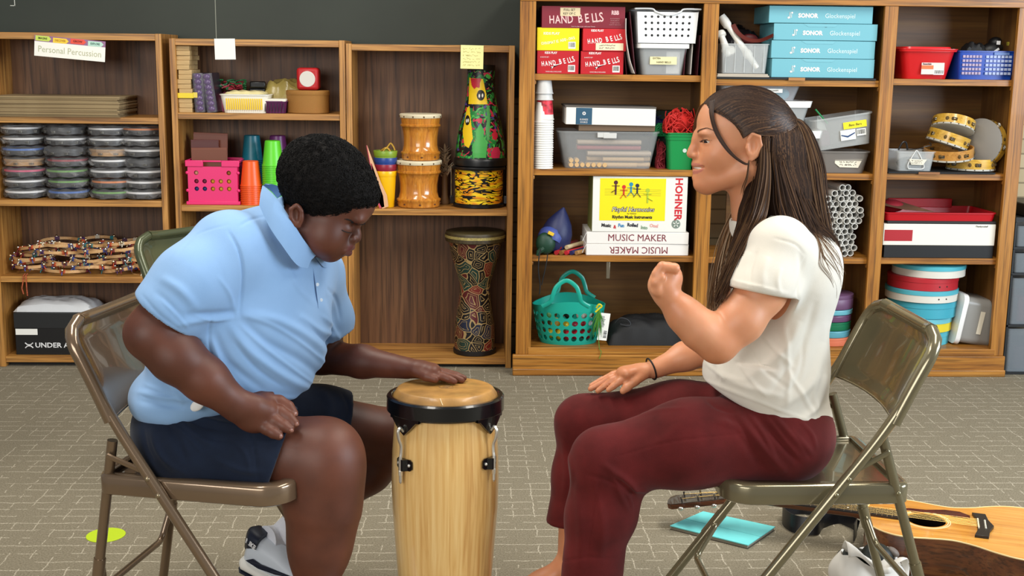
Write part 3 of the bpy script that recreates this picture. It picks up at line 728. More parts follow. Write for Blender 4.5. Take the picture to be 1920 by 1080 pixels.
# --- sign on the first bookcase
def name_sign():
    a, b = P(66, 66, YL-.004), P(199, 79, YL-.004); w = (b-a).length; h = 0.083
    c = P(131, 91, YL-0.004)
    t = thing('paper_sign', 'laminated paper sign reading Personal Percussion taped askew to the first bookcase', 'sign', (c.x, YL-0.0045, c.z), (0, R(4.6), 0))
    part(t, 'card', MB().bb(-w/2, 0, -h/2, w/2, 0.0012, h/2-.024), mat('f2efe4', 0.35), bevel=0.0003)
    part(t, 'card_header', MB().bb(-w/2, 0.0, h/2-.024, w/2, 0.0012, h/2), mat('8d5f86', 0.35))
    for k, (cc, s, tc) in enumerate((('c6d95a', 'IMAGINE', '2c3a10'), ('f2cd3e', 'DISCOVER', 'b07a10'), ('e8503c', 'GROW', '5c0a08'), ('b9dccb', 'EXPLORE', '2d6458'))):
        x0 = -w/2+0.004+k*(w-.004)/4; L_ = (w)/4-0.008; z0 = h/2-0.023+(0.002 if k % 2 == 0 else -.001); hh = 0.02
        f = part(t, 'arrow_tag', MB().add([(x, yy, z) for yy in (-0.0008, 0) for x, z in ((x0, z0), (x0+L_*.84, z0), (x0+L_, z0+hh/2), (x0+L_*.84, z0+hh), (x0, z0+hh))], [(0, 1, 2, 3, 4), (9, 8, 7, 6, 5)]+[(i, 5+i, 5+(i+1) % 5, (i+1) % 5) for i in range(5)]), mat(cc, 0.5))
        text(f, s, 0.0115, face_M(x0+L_*.46, -0.001, z0+hh/2), mat(tc, 0.7), bold=0.0002, sx=0.8 if len(s) > 5 else 1)
    text(t, 'Personal Percussion', 0.036, face_M(0, -0.0004, -0.013), mat('b9bc9c', 0.7), sx=0.88, ext=0.0002)
name_sign()
# --- cardboard stack
cbd = [wood('8a7452', '9b8560', 'ab9670', 'x', 0.8, 1.5, dark=0.2), wood('6e5a3c', '7f6a49', '8d7856', 'x', 0.8, 1.5, dark=0.3)]
zz = Z1[0]+0.0004
N_ = 15; H_ = (Z(110, 181, YL-.01)-Z1[0])/N_
for k in range(N_):
    dx = rnd.uniform(-.006, .006)
    m = MB().bb(-0.262, -0.14, 0, 0.262, 0.14, H_*0.90)
    o = solo('cardboard_folder', m, cbd[0] if k % 3 else cbd[1], 'brown cardboard folder in the flat stack on the top shelf at far left', 'folder', (-1.692+dx, YL+0.132+rnd.uniform(-.004, .004), zz), (0, 0, rnd.uniform(-.01, .01)), 'cardboard folders stacked on the top shelf')
    zz += H_
# --- bagged tambourines
def bag_shell(r, h, seed):
    rr = random.Random(seed); mb = MB(); n = 36
    ph = [rr.uniform(0, 6.28) for _ in range(8)]
    prof = [(0.3, 0.0), (0.8, 0.0), (1.0, .12), (1.06, .45), (1.02, .85), (0.85, 1.0), (0.4, .98)]
    vs = []
    for j, (a, z) in enumerate(prof):
        for i in range(n):
            t = 2*math.pi*i/n
            w = 1+0.03*math.sin(5*t+ph[0])+0.025*math.sin(9*t+ph[1]+j)+0.02*math.sin(17*t+ph[2]+2*j)
            vs.append((r*a*w*math.cos(t), r*a*w*math.sin(t), max(0.0005, h*z+(0.003*math.sin(7*t+ph[3]+j) if z > .1 else 0))))
    fs = [(j*n+i, j*n+(i+1) % n, (j+1)*n+(i+1) % n, (j+1)*n+i) for j in range(len(prof)-1) for i in range(n)]
    mb.add(vs, fs)
    # crumpled tail of the bag towards the room
    a0 = -1.57+rr.uniform(-.7, .7); pts = []
    k = 7; vs = []; fs = []
    for i in range(k):
        f = i/(k-1)
        for j in range(5):
            g = j/4; aa = a0-0.5+f; rr_ = r*(1.0+0.16*g)
            vs.append((rr_*math.cos(aa), rr_*math.sin(aa), h*(.45+.25*math.sin(f*9+ph[4])*g+.2*(1-g)*math.sin(f*5))))
    for i in range(k-1):
        for j in range(4): fs.append((i*5+j, i*5+j+1, (i+1)*5+j+1, (i+1)*5+j))
    return mb.add(vs, fs)
bandc = {'white': 'd8d8d8', 'black': '17181a', 'green': '5d8f3a', 'pink': 'c04468', 'blue': '2f5fa8', 'orange': 'c9722c', 'red': '8c1f2c', 'tan': '9c7a52'}
def tambourine(color, loc, rz, label, seed, h=0.043, tilt=(0, 0)):
    t = thing('bagged_tambourine', label, 'tambourine', loc, (tilt[0], tilt[1], rz), 'tambourines in clear bags stacked in the first bookcase')
    r = 0.079
    dk = mat('1a1a1d', 0.45)
    part(t, 'hoop', MB().lathe([(r-.006, 0.004), (r, 0.004), (r, h*.62), (r-.006, h*.62)], 32, cap0=False, cap1=False), dk if color != 'tan' else mat('a98253', .5), True)
    part(t, 'tuning_band', MB().lathe([(r+.0005, h*.56), (r+.004, h*.56), (r+.004, h*.72), (r-.004, h*.74), (r-.004, h*.6)], 32, cap0=False, cap1=False), mat(bandc[color], 0.35), True)
    part(t, 'drumhead', MB().lathe([(r-.004, h*.66), (r-.004, h*.69)], 24), mat('2a2a2e' if color in ('black', 'blue', 'green') else 'b9b6ae', 0.4))
    for q in range(8):
        a = q*math.pi/4+.3; m = MB()
        for s in (-1, 1): m.lathe([(.004, 0), (.011, .001), (.011, .002), (.004, .003)], 10, ((r+.001)*math.cos(a), (r+.001)*math.sin(a), h*.30+s*.0025))
        part(t, 'jingle', m, mat('a8a294', 0.25, 0.9), True)
    part(t, 'plastic_bag', bag_shell(r+.006, h*.97, seed), bag_mat(), True, ang=25)
    return t
cols = [['white', 'white', 'pink', 'tan', 'blue', 'white', 'white'], ['blue', 'green', 'green', 'red', 'black', 'white', 'black'], ['green', 'orange', 'white', 'white', 'tan', 'white', 'white'], ['white', 'white', 'white', 'black', 'white', 'white', 'orange']]
ordn = ['bottom', 'second lowest', 'third lowest', 'fourth lowest', 'fifth lowest', 'sixth lowest', 'top']
stn = ['leftmost stack', 'second stack from the left', 'third stack from the left', 'rightmost stack']
hh = (Z1[0]-0.026-0.008-Z1[1])/7
for c, px in enumerate((58, 131, 208, 279)):
    z = Z1[1]+.0005; xx = (X(58, 300, YL+.1), X(131, 300, YL+.1), X(208, 300, YL+.1), X(279, 300, YL+.1))[c]
    xx = [-1.985+.024+.092, 0, 0, -1.249-.024-.092][c] if c in (0, 3) else [0, -1.985+.024+.092+.181, -1.985+.024+.092+.362, 0][c]
    for k in range(7):
        col_ = cols[c][k]
        tambourine(col_, (xx+rnd.uniform(-.002, .002), YL+.108+(0.006 if k % 2 else 0), z), rnd.uniform(0, 6), 'clear bagged tambourine with %s rim, %s in the %s' % (col_, ordn[k], stn[c]), c*10+k, hh*.985)
        z += hh
# --- pile of jingle hoops
hoopw = wood('b98a58', 'cda06c', 'dbb27e', 'x', .5, 2, dark=.15)
cordc = ['7a2230', 'c9502a', '2f7f86', '4a2a5c', 'e0d6c0', '3a4fa0']
def hoop(i, loc, rot, r):
    t = thing('jingle_hoop', 'thin pale wooden jingle hoop tied with coloured cords and bells, in the tangled pile', 'jingle hoop', loc, rot, 'wooden jingle hoops piled on the third shelf')
    rr = random.Random(i)
    part(t, 'hoop', MB().lathe([(r-.003, -.006), (r, -.006), (r, .006), (r-.003, .006), (r-.003, -.006)], 40, cap0=False, cap1=False, sy=.92), hoopw, True, ang=40)
    for q in range(6):
        a = q*math.pi/3+rr.uniform(-.4, .4); cx, cy = r*math.cos(a), r*.92*math.sin(a); c = cordc[rr.randrange(6)]
        ux, uy = math.cos(a), math.sin(a)
        wrap = MB()
        for w in range(5):
            aa = a+(w-2)*.05; wrap.tube([((r-.0015)*math.cos(aa)+ux*.006*math.cos(b), (r-.0015)*.92*math.sin(aa)+uy*.006*math.cos(b), .0075*math.sin(b)) for b in [k*math.pi/4 for k in range(8)]], .0016, 5, closed=True)
        cd = part(t, 'cord', wrap, mat(c, .8), True)
        k2 = MB().tube([(cx+ux*.006, cy+uy*.006, 0), (cx+ux*.012, cy+uy*.014, -.006), (cx+ux*.014+.003, cy+uy*.018, -.013)], .0018, 5)
        part(cd, 'cord_end', k2, mat(cordc[rr.randrange(6)], .8), True)
        part(t, 'bell', MB().ball((cx+ux*.008, cy+uy*.008, .007), .0068, 10, 7), mat('d8c9a8' if q % 2 else 'c9cdd2', 0.18, 1.0), True)
    return t
z0 = Z1[2]
pos = []
n_ = 0
for c, xc in enumerate((-1.84, -1.72, -1.60, -1.48, -1.36)):
    for k in range(7 if c in (1, 2, 3) else 6):
        z = z0+.014+k*.0195
        y_ = YL+.125+rnd.uniform(-.022, .022)
        hoop(n_, (xc+rnd.uniform(-.02, .02), y_, z), (rnd.uniform(-.06, .24), rnd.uniform(-.18, .18), rnd.uniform(0, 6)), rnd.uniform(.082, .098) if c not in (0, 4) else rnd.uniform(.078, .09)); n_ += 1
xc_ = X(45, 520, YL-.012)
cdm = MB()
for dx, L_ in ((-.006, .075), (.004, .082)):
    cdm.tube([(dx, .02, .008), (dx, 0, .003), (dx*1.3, -.003, -.02), (dx*2-.003, -.002, -.05), (dx*1.6, -.002, -L_)], .0026, 6)
solo('dangling_cord', cdm, mat('a8502f', .85, noise=.5, nscale=220), 'striped woven cord hanging over the shelf edge below the jingle hoops', 'cord', (xc_, YL-.001, Z1[2]), smooth=True)
# --- shoe box and white bag
def shoebox():
    x0 = X(25, 620, YL+.02); w = .36; h = Z(80, 588, YL+.02)-Z1[3]; zb = Z1[3]
    t = thing('shoe_box', 'black shoe box with white lettering on the bottom shelf at far left', 'box', (x0+w/2, YL+.03, zb))
    part(t, 'box_body', MB().bb(-w/2+.002, .002, 0.0005, w/2-.002, .22, h-.066), mat('08080a', .45), bevel=.0015)
    part(t, 'lid', MB().bb(-w/2, 0, h-.067, w/2, .223, h), mat('17191b', .5), bevel=.0015)
    part(t, 'size_label', MB().bb(-w/2+.006, -.0015, h-.095, -w/2+.098, -.0002, h-.069), paper)
    text(t, 'UNDER ARMOUR', .030, face_M(-w/2+.215, -.0002+.001, .042), mat('e4e4e4', .5), sx=1.12, bold=.0005, ext=.0006)
    m = MB(); 
    for s in (-1, 1):
        m.tube([Vector((-w/2+.059+s*x, 0, .042+s*0+z)) for x, z in ((.0165, .011), (.008, .0035), (.0015, .0022), (-.0015, .0022))], .0024, 5)
        m.tube([Vector((-w/2+.059+s*x, 0, .042-z)) for x, z in ((.0165, .011), (.008, .0035), (.0015, .0022), (-.0015, .0022))], .0024, 5)
    part(t, 'emblem', m, mat('e4e4e4', .5))
    return x0, w, h
x0, w, h = shoebox()
def crumple(w, d, h, seed, nx=22, ny=14, flat=.35):
    rr = random.Random(seed); ph = [(rr.uniform(2, 11), rr.uniform(2, 11), rr.uniform(0, 6)) for _ in range(9)]; m = MB(); vs = []; fs = []
    def top(u, v):
        e = max(0.0, (1-u**4)*(1-v**4))**.5; s = sum(math.sin(a*u*1.3+b*v*1.3+c)/(1+k*.4) for k, (a, b, c) in enumerate(ph))/4
        return h*e*(.72+.28*max(-1, min(1, s)))
    for s in (0, 1):
        for j in range(ny+1):
            for i in range(nx+1):
                u, v = -1+2*i/nx, -1+2*j/ny; vs.append((u*w/2, v*d/2, 0.0006+(top(u, v) if s else 0)))
    o = (nx+1)*(ny+1)
    for j in range(ny):
        for i in range(nx):
            k = j*(nx+1)+i; fs.append((k, k+nx+1, k+nx+2, k+1)); fs.append((o+k, o+k+1, o+k+nx+2, o+k+nx+1))
    for i in range(nx):
        fs.append((i, i+1, o+i+1, o+i)); k = ny*(nx+1)+i; fs.append((k+1, k, o+k, o+k+1))
    for j in range(ny):
        k = j*(nx+1); fs.append((k+nx+1, k, o+k, o+k+nx+1)); k += nx; fs.append((k, k+nx+1, o+k+nx+1, o+k))
    return m.add(vs, fs)
solo('plastic_bag', crumple(.33, .19, .062, 3), mat('d6d8da', .22, bump=.8, bscale=25, alpha=.9), 'crumpled white plastic bag lying on the black shoe box', 'bag', (x0+.16, YL+.14, Z1[3]+h+.0008), smooth=True, ang=30)
# ================================================================ second bookcase
zs = Z2[0]
plank = wood('a98a5a', 'bf9f6c', 'cdb07e', 'x', .6, 1.5, dark=.15)
cx_, w_, h_ = span(335, 360, 80, 207, YL+.02)
nb = 14; hb = (h_-.004)/nb
for k in range(nb):
    o = solo('wooden_block', MB().bb(-w_/2, 0, 0, w_/2, .17, hb*.965), plank, 'thin pale wooden block in the upright stack left of the purple packs', 'block', (cx_-.004+rnd.uniform(-.003, .003)-(.004 if k > 8 else 0), YL+.02+rnd.uniform(0, .006), zs+.0004+k*hb), (0, 0, rnd.uniform(-.02, .02)), 'wooden blocks stacked on the second bookcase', bevel=.0012)
yt = MB().bb(-w_/2-.004, -.002, 0, w_/2+.006, .0, .021).bb(w_/2+.004, -.002, .002, w_/2+.022, 0, .024)
solo('yellow_tape', yt, mat('e2c81c', .4), 'strip of bright yellow tape across the stack of wooden blocks', 'tape', (cx_-.002, YL+.018, Z(348, 184, YL+.018)), bevel=.0008)
def purple_pack(px, lean, lab):
    cx_, w_, h_ = span(px-9, px+9, 132, 206, YL+.03)
    t = thing('purple_pack', lab, 'blister pack', (cx_, YL+.03, zs+.0005), (0, R(-lean), 0), 'purple blister packs')
    part(t, 'card_back', MB().bb(-.018, 0, 0, .022, .15, h_), mat('2a2430', .3), bevel=.002)
    m = MB()
    for k in range(7):
        m.ball((-.001, -.002, .016+k*(h_-.03)/6), .0145, 10, 7, (1.05, .7, .85))
    part(t, 'shell_row', m, mat('4a2a60', .25, coat=.3), True)
    part(t, 'clear_sleeve', MB().bb(-.019, -.016, 0.001, .019, -.0155, h_), mat('cfc8da', .1, alpha=.05))
purple_pack(375, 3, 'left of the two dark purple blister packs leaning beside the wooden blocks'); purple_pack(397, 7, 'right of the two dark purple blister packs, touching the white basket')
def slot_basket(name, label, x0, x1, y0, y1, Y, d, z, col, holes, fillm=None, mat_=None, taper=.86, round_=.02, hole='slot'):
    cx_, w_, h_ = span(x0, x1, y0, y1, Y)
    t = thing(name, label, 'basket', (cx_, Y+d/2, z+.0005))
    m = mat_ or mat(col, .35)
    part(t, 'basket_body', MB().tub(w_, d, h_, taper, .003, round_, .004), m, True, ang=40)
    hm = fillm or mat('1b1b1e', .8)
    return t, w_, h_, hm
t, w_, h_, hm = slot_basket('white_basket', 'small white slotted basket full of yellow strips, left of the wicker box', 412, 503, 176, 211, YL+.02, .14, zs, 'ece8d8', None)
m = MB()
for k in range(17):
    x = -w_*.36+k*w_*.72/16; m.bb(x-.0028, -.071, h_*.18, x+.0028, -.066, h_*.78)
part(t, 'slots', m.xf(Matrix.Translation((0, .001+.0005, 0)) @ Matrix.Rotation(R(0), 4, 'X')), mat('e9c21c', .5), label='yellow seen through the slots')
solo('yellow_strips', crumple(w_*.84, .115, .018, 9), mat('e6d9a0', .5, bump=.6, bscale=90), 'pale yellow strips heaped in the small white basket', 'craft strips', (t.location.x, t.location.y, zs+h_+.0005), smooth=True)
# ribbons, pink film, greens above the basket
gx = X(435, 150, YL+.12)
m = MB(); rr = random.Random(4)
for k in range(26):
    a = Vector((rr.uniform(-.055, .055), rr.uniform(-.02, .02), rr.uniform(.0, .028))); p = [a]
    for q in range(5): p.append(p[-1]+Vector((rr.uniform(-.022, .022), rr.uniform(-.012, .012), rr.uniform(-.010, .012))))
    p = [Vector((max(-.07, min(.07, v.x)), v.y, max(.002, min(.04, v.z)))) for v in p]
    m.tube(bez(p, 3), .0028, 5, mi=k % 4)
zg = zs+h_+.012
t2 = thing('ribbon_bundle', 'green, blue and red ribbon bundle above the small white basket', 'ribbon', (X(430, 155, YL+.17), YL+.19, zs+.0005))
part(t2, 'ribbons', MB().add(m.v, m.f, 0).xf(Matrix.Translation((0, 0, .092))), mat('2f7f4a', .4), True)
m.f = m.f; m2 = MB().add([tuple(Vector(v)+Vector((.012, -.012, .0))) for v in m.v], m.f); part(t2, 'ribbons', m2.xf(Matrix.Translation((0, 0, .092)) @ Matrix.Diagonal((.7, 1, .8, 1))), mat('a83040', .4), True)
part(t2, 'pink_wrapper', crumple(.17, .12, .09, 12), mat('b04a70', .3, bump=.5, bscale=30), True)
bb_ = P(482, 152, YL+.16)
solo('binder_clip', MB().bb(-.034, -.02, 0, .034, .03, .1).bb(-.03, -.03, .1, .036, .02, .128), mat('0c0c0e', .35), 'black plastic case standing behind the white basket, left of the yellow bag', 'case', (bb_.x, bb_.y, zs+.0005), (0, 0, R(8)), bevel=.006)
# yellow film bag, purple basket, wicker basket, red cube
pb, w2, h2, _ = slot_basket('purple_basket', 'purple slotted basket with white rim left of the wicker box', 493, 536, 184, 207, YL+.03, .12, zs, '5a1f4e', None)
m = MB()
for k in range(7): m.bb(-w2*.4+k*w2*.8/6-.0016, -.0615, .006, -w2*.4+k*w2*.8/6+.0016, -.058, h2*.8)
part(pb, 'slots', m, mat('2a0d26', .6)); part(pb, 'white_rim', MB().bb(-w2/2, -.063, h2-.002, w2/2, .05, h2+.008), mat('e6e0cf', .5), bevel=.002)
yb = P(530, 150, YL+.1); 
m = crumple(.20, .13, .115, 21, 26, 16)
solo('yellow_film_bag', m.xf(Matrix.Rotation(R(6), 4, 'Y')), mat('b5a25a', .25, alpha=.78, bump=1.0, bscale=35), 'translucent yellow plastic bag heaped between purple basket and red cube', 'bag', (yb.x+.004, YL+.20, zs+.045), smooth=True, ang=30)
cx_, w_, h_ = span(532, 615, 168, 211, YL+.03)
t = thing('wicker_basket', 'oval lidded wicker basket under the red cube', 'basket', (cx_, YL+.10, zs+.0005))
def wicker():
    m, N, L, b = _new('wicker'); tc = N.new('ShaderNodeTexCoord'); sp = N.new('ShaderNodeSeparateXYZ'); L.new(tc.outputs['Object'], sp.inputs[0])
    at = N.new('ShaderNodeMath'); at.operation = 'ARCTAN2'; L.new(sp.outputs[1], at.inputs[0]); L.new(sp.outputs[0], at.inputs[1])
    def sn(v, k):
        a = N.new('ShaderNodeMath'); a.operation = 'MULTIPLY'; L.new(v, a.inputs[0]); a.inputs[1].default_value = k
        c = N.new('ShaderNodeMath'); c.operation = 'SINE'; L.new(a.outputs[0], c.inputs[0]); return c.outputs[0]
    s = N.new('ShaderNodeMath'); s.operation = 'MULTIPLY'; L.new(sn(at.outputs[0], 90), s.inputs[0]); L.new(sn(sp.outputs[2], 1400), s.inputs[1])
    cr = N.new('ShaderNodeValToRGB'); e = cr.color_ramp.elements; e[0].position = .2; e[0].color = (*lin('6b4318'), 1); e[1].position = .8; e[1].color = (*lin('c48a3c'), 1)
    mm = N.new('ShaderNodeMath'); mm.operation = 'MULTIPLY_ADD'; L.new(s.outputs[0], mm.inputs[0]); mm.inputs[1].default_value = .5; mm.inputs[2].default_value = .5
    L.new(mm.outputs[0], cr.inputs[0]); L.new(cr.outputs[0], b.inputs['Base Color']); b.inputs['Roughness'].default_value = .6
    bp = N.new('ShaderNodeBump'); bp.inputs['Distance'].default_value = .002; bp.inputs['Strength'].default_value = .7; L.new(mm.outputs[0], bp.inputs['Height']); L.new(bp.outputs[0], b.inputs['Normal'])
    return m
wk = wicker()
rw = w_/2
part(t, 'woven_body', MB().lathe([(rw*.93, 0), (rw*.96, .002), (rw*.98, h_*.78)], 48, sy=.72), wk, True)
part(t, 'woven_lid', MB().lathe([(rw*.98, h_*.78), (rw, h_*.8), (rw, h_*.96), (rw*.96, h_), (.001, h_+.001)], 48, sy=.72), wk, True)
cx_, w_, hc_ = span(556, 597, 125, 167, YL+.06)
t = thing('red_foam_cube', 'red rounded cube with a white circle on its face, on the wicker basket', 'cube', (cx_, YL+.10, zs+h_+.002))
part(t, 'cube_body', MB().bb(-w_/2, -w_/2, 0, w_/2, w_/2, hc_), mat('b3171c', .5), bevel=.012)
part(t, 'white_circle', MB().lathe([(w_*.36, 0), (w_*.36, .0012), (w_*.34, .0018)], 32, rot=(R(90), 0, 0), c=(0, -w_/2+.0004, hc_/2)), mat('cfcac0', .6))
# white sticker card (its printed code is left out)
c = P(422, 92, YL); cw = .042
solo('white_card', MB().bb(-cw, -.0018, -cw, cw, -.0002, cw), paper, 'blank white square card taped to the top edge of the middle bookcase', 'card', (c.x, YL-.0004, c.z), (0, R(-1), 0))
# --- middle shelf: pink crate, papers, cup stacks
zs = Z2[1]; pink = mat('e0286e', .38)
cx_, w_, h_ = span(348, 449, 300, 383, YL+.02)
def hole_panel(w, h, holes, r, th, n=12, grid=None):
    "panel in xz with round holes really cut out: holes=list of (x,z); cells tile around each hole"
    m = MB(); xs = sorted(set(round(a, 4) for a, b in holes)); zs_ = sorted(set(round(b, 4) for a, b in holes))
    ex = [-w/2]+[(a+b)/2 for a, b in zip(xs, xs[1:])]+[w/2]; ez = [0]+[(a+b)/2 for a, b in zip(zs_, zs_[1:])]+[h]
    hs = set((round(a, 4), round(b, 4)) for a, b in holes)
    for i, x in enumerate(xs):
        for j, z in enumerate(zs_):
            x0, x1, z0, z1 = ex[i], ex[i+1], ez[j], ez[j+1]
            if (x, z) not in hs: m.bb(x0, 0, z0, x1, th, z1); continue
            vs = []; N4 = n*4
            out = []; inn = []
            for k in range(N4):
                a = 2*math.pi*k/N4; ca, sa = math.cos(a), math.sin(a); inn.append((x+r*ca, z+r*sa))
                tx = ((x1-x) if ca > 0 else (x0-x))/ca if abs(ca) > 1e-6 else 1e9; tz = ((z1-z) if sa > 0 else (z0-z))/sa if abs(sa) > 1e-6 else 1e9
                q = min(tx, tz); out.append((x+q*ca, z+q*sa))
            # snap nearest to corners
            for cxn, czn in ((x0, z0), (x0, z1), (x1, z0), (x1, z1)):
                kk = min(range(N4), key=lambda k: (out[k][0]-cxn)**2+(out[k][1]-czn)**2); out[kk] = (cxn, czn)
            for yy in (0, th):
                vs += [(a, yy, b) for a, b in out]+[(a, yy, b) for a, b in inn]
            fs = []
            for k in range(N4):
                k2 = (k+1) % N4
                fs += [(k, k2, N4+k2, N4+k), (2*N4+k, 3*N4+k, 3*N4+k2, 2*N4+k2), (N4+k, N4+k2, 3*N4+k2, 3*N4+k)]
            m.add(vs, fs)
    return m
def crate():
    D = .17
    t = thing('pink_crate', 'hot pink plastic crate with round holes on the shelf behind the boy', 'crate', (cx_, YL+.02, zs+.0005))
    w = w_*.92
    hs = []
    cw = w*.82; 
    for j, z in enumerate((h_*.3, h_*.47, h_*.66)):
        for i in range(5):
            if j == 2 and i in (1, 2, 3): continue
            hs.append((round(-cw/2+cw*(i+.5)/5, 4), round(z, 4)))
    F_ = hole_panel(w, h_*.80, hs, .0095, .004, 4)
    F_.v = [(x, y+.004, z+h_*.06) for x, y, z in F_.v]
    part(t, 'front_panel', F_, pink)
    B = MB().bb(-w/2, .008, .006, -w/2+.004, D, h_-.012).bb(w/2-.004, .008, .006, w/2, D, h_-.012).bb(-w/2, D-.004, .006, w/2, D, h_-.012).bb(-w/2, .006, .004, w/2, D, .008)
    part(t, 'crate_shell', B, pink, bevel=.0008)
    part(t, 'base_rim', MB().bb(-w_/2, 0, 0, w_/2, .014, .014).bb(-w/2-.003, .014, 0, -w/2+.002, D, .012).bb(w/2-.002, .014, 0, w/2+.003, D, .012), pink, bevel=.002)
    hd = MB().bb(-w_/2, 0, h_-.026, -w_*.17, .012, h_).bb(w_*.17, 0, h_-.026, w_/2, .012, h_).bb(-w_*.17, 0, h_-.007, w_*.17, .012, h_)
    hd.bb(-w_/2, .012, h_-.012, -w_/2+.01, D+.003, h_).bb(w_/2-.01, .012, h_-.012, w_/2, D+.003, h_).bb(-w_/2, D-.004, h_-.012, w_/2, D+.003, h_)
    part(t, 'top_rim', hd, pink, bevel=.002)
    for s in (-1, 1):
        for zq in (h_*.32, h_*.72): part(t, 'corner_knob', MB().ball((s*(w/2+.003), .006, zq), .007, 10, 6, (1, .8, 1)), pink, True)
    cl = ['c8a86a', 'c8a86a', 'c8a86a', 'c8a86a', 'c8a86a', '2a3f7c', '2a3f7c', 'e0a818', 'e0b020', 'e0a818', 'b92a50', 'a83058', 'dca81c', 'e4b43a', 'e0a818', 'e6c7a0', 'd8a060']
    k = 0
    for (hx, hz) in hs:
        c_ = ['2a3f7c', '2a3f7c', 'd9a12c', 'e0b03a', 'e0a828', '8c2040', '7a2848', 'd9a12c', 'e0b03a', 'dca42c', 'd9a080', 'a86a2c'][k]; k += 1
        o = solo('foam_ball', MB().ball((0, 0, 0), .0135, 14, 9), mat(c_, .6), '%s ball seen through a hole of the pink crate, row %d from the bottom' % ({'2a3f7c': 'blue', 'd9a12c': 'mustard yellow', 'e0b03a': 'golden yellow', 'e0a828': 'amber yellow', '8c2040': 'dark red', '7a2848': 'plum red', 'dca42c': 'deep yellow', 'd9a080': 'peach', 'a86a2c': 'brown'}[c_], 1+int((hz-h_*.3)/(h_*.17)+.3)), 'ball', (cx_+hx, YL+.02+.024, zs+.0005+hz+h_*.06), group='small coloured balls in the pink crate', smooth=True)
    for k, (px0, px1, pt, cc, dy) in enumerate(((360, 424, 249, '7a3f2c', .10), (359, 411, 262, '5c2a28', .075), (360, 427, 277, '74402c', .05))):
        c2, w2, h2 = span(px0, px1, pt, 330, YL+.02+dy)
        tt = thing('paper_folder', ['tallest reddish brown folder standing at the back of the pink crate', 'maroon translucent folder standing in the middle of the pink crate', 'brown folder standing at the front of the pink crate'][k], 'folder', (c2, YL+.02+dy, zs+.012), (0, R(rnd.uniform(-1, 2)), 0), 'folders standing in the pink crate')
        H2 = Z((px0+px1)/2, pt, YL+.02+dy)-zs-.012
        part(tt, 'card', MB().bb(-w2/2, 0, 0, w2/2, .003, H2), mat(cc, .45), bevel=.001)
        part(tt, 'front_flap', MB().bb(-w2/2+.001, -.002, 0, w2/2-.002, -.0006, H2-.009), mat(cc, .3, alpha=.9))
crate()
def cup_geo(r0, r1, h, rim=True, n=24):
    return MB().lathe([(r0*.9, 0.001), (r0, 0), (r1, h-.003), (r1+.0025, h-.004), (r1+.0028, h-.001), (r1+.001, h), (r1-.002, h-.001), (r0-.002, .002)], n)
def cup_stack(px, ytop, ybot, Y, z, r0, r1, H, pitch, n, m, label, grp, flip=True, band=None):
    "cups upside down: mouth at the bottom, each next cup sits pitch higher"
    x = X(px, (ytop+ybot)/2, Y)
    me = None
    for k in range(n):
        o = solo('plastic_cup', MB().lathe([(r1+.0025, 0), (r1+.003, .002), (r1+.0025, .004), (r1, .0045), (r0, H-.002), (r0*.93, H), (r0*.85, H-.0015), (.001, H-.0015)], 28, cap0=False), m, label, 'cup', (x, Y, z+.0005+k*pitch), group=grp, smooth=True) if me is None else None
        if me is None: me = o
        else:
            c = me.copy(); COL.objects.link(c); c.location.z = z+.0005+k*pitch
    return x
HH = Z(475, 300, YL+.16)-Z(475, 383, YL+.16)
cup_stack(471, 304, 384, YL+.06, zs, .033, .044, .105, .0078, 11, mat('f0591a', .35), 'upside-down orange cup in the nested stack beside the pink crate', 'orange cups nested upside down')
cup_stack(512, 268, 350, YL+.06, zs, .032, .044, .105, .0078, 22, mat('5fd02c', .35), 'upside-down lime green cup in the tall nested stack', 'lime green cups nested upside down')
cup_stack(473, 260, 300, YL+.17, zs, .033, .044, .105, .0085, 22, mat('12697c', .35), 'upside-down teal cup in the nested stack behind the orange ones', 'teal cups nested upside down')
cup_stack(521, 260, 300, YL+.17, zs, .033, .044, .105, .0085, 22, mat('6a2a6a', .35), 'upside-down purple cup in the nested stack behind the lime green ones', 'purple cups nested upside down')
dk = thing('black_bag', 'dark bag on the third shelf behind the boy\'s shoulder', 'bag', (X(400, 410, YL+.1), YL+.14, Z2[2]+.0005))
part(dk, 'bag_body', crumple(.36, .2, .21, 33), mat('141418', .6, bump=.4, bscale=20), True)
part(dk, 'handle', MB().tube(bez([(-.08, 0, .17), (-.05, 0, .215), (0, 0, .222), (.05, 0, .213), (.08, 0, .17)], 4), .006, 8), mat('0d0d10', .6), True)
# ================================================================ third bookcase
zs = Z3[0]
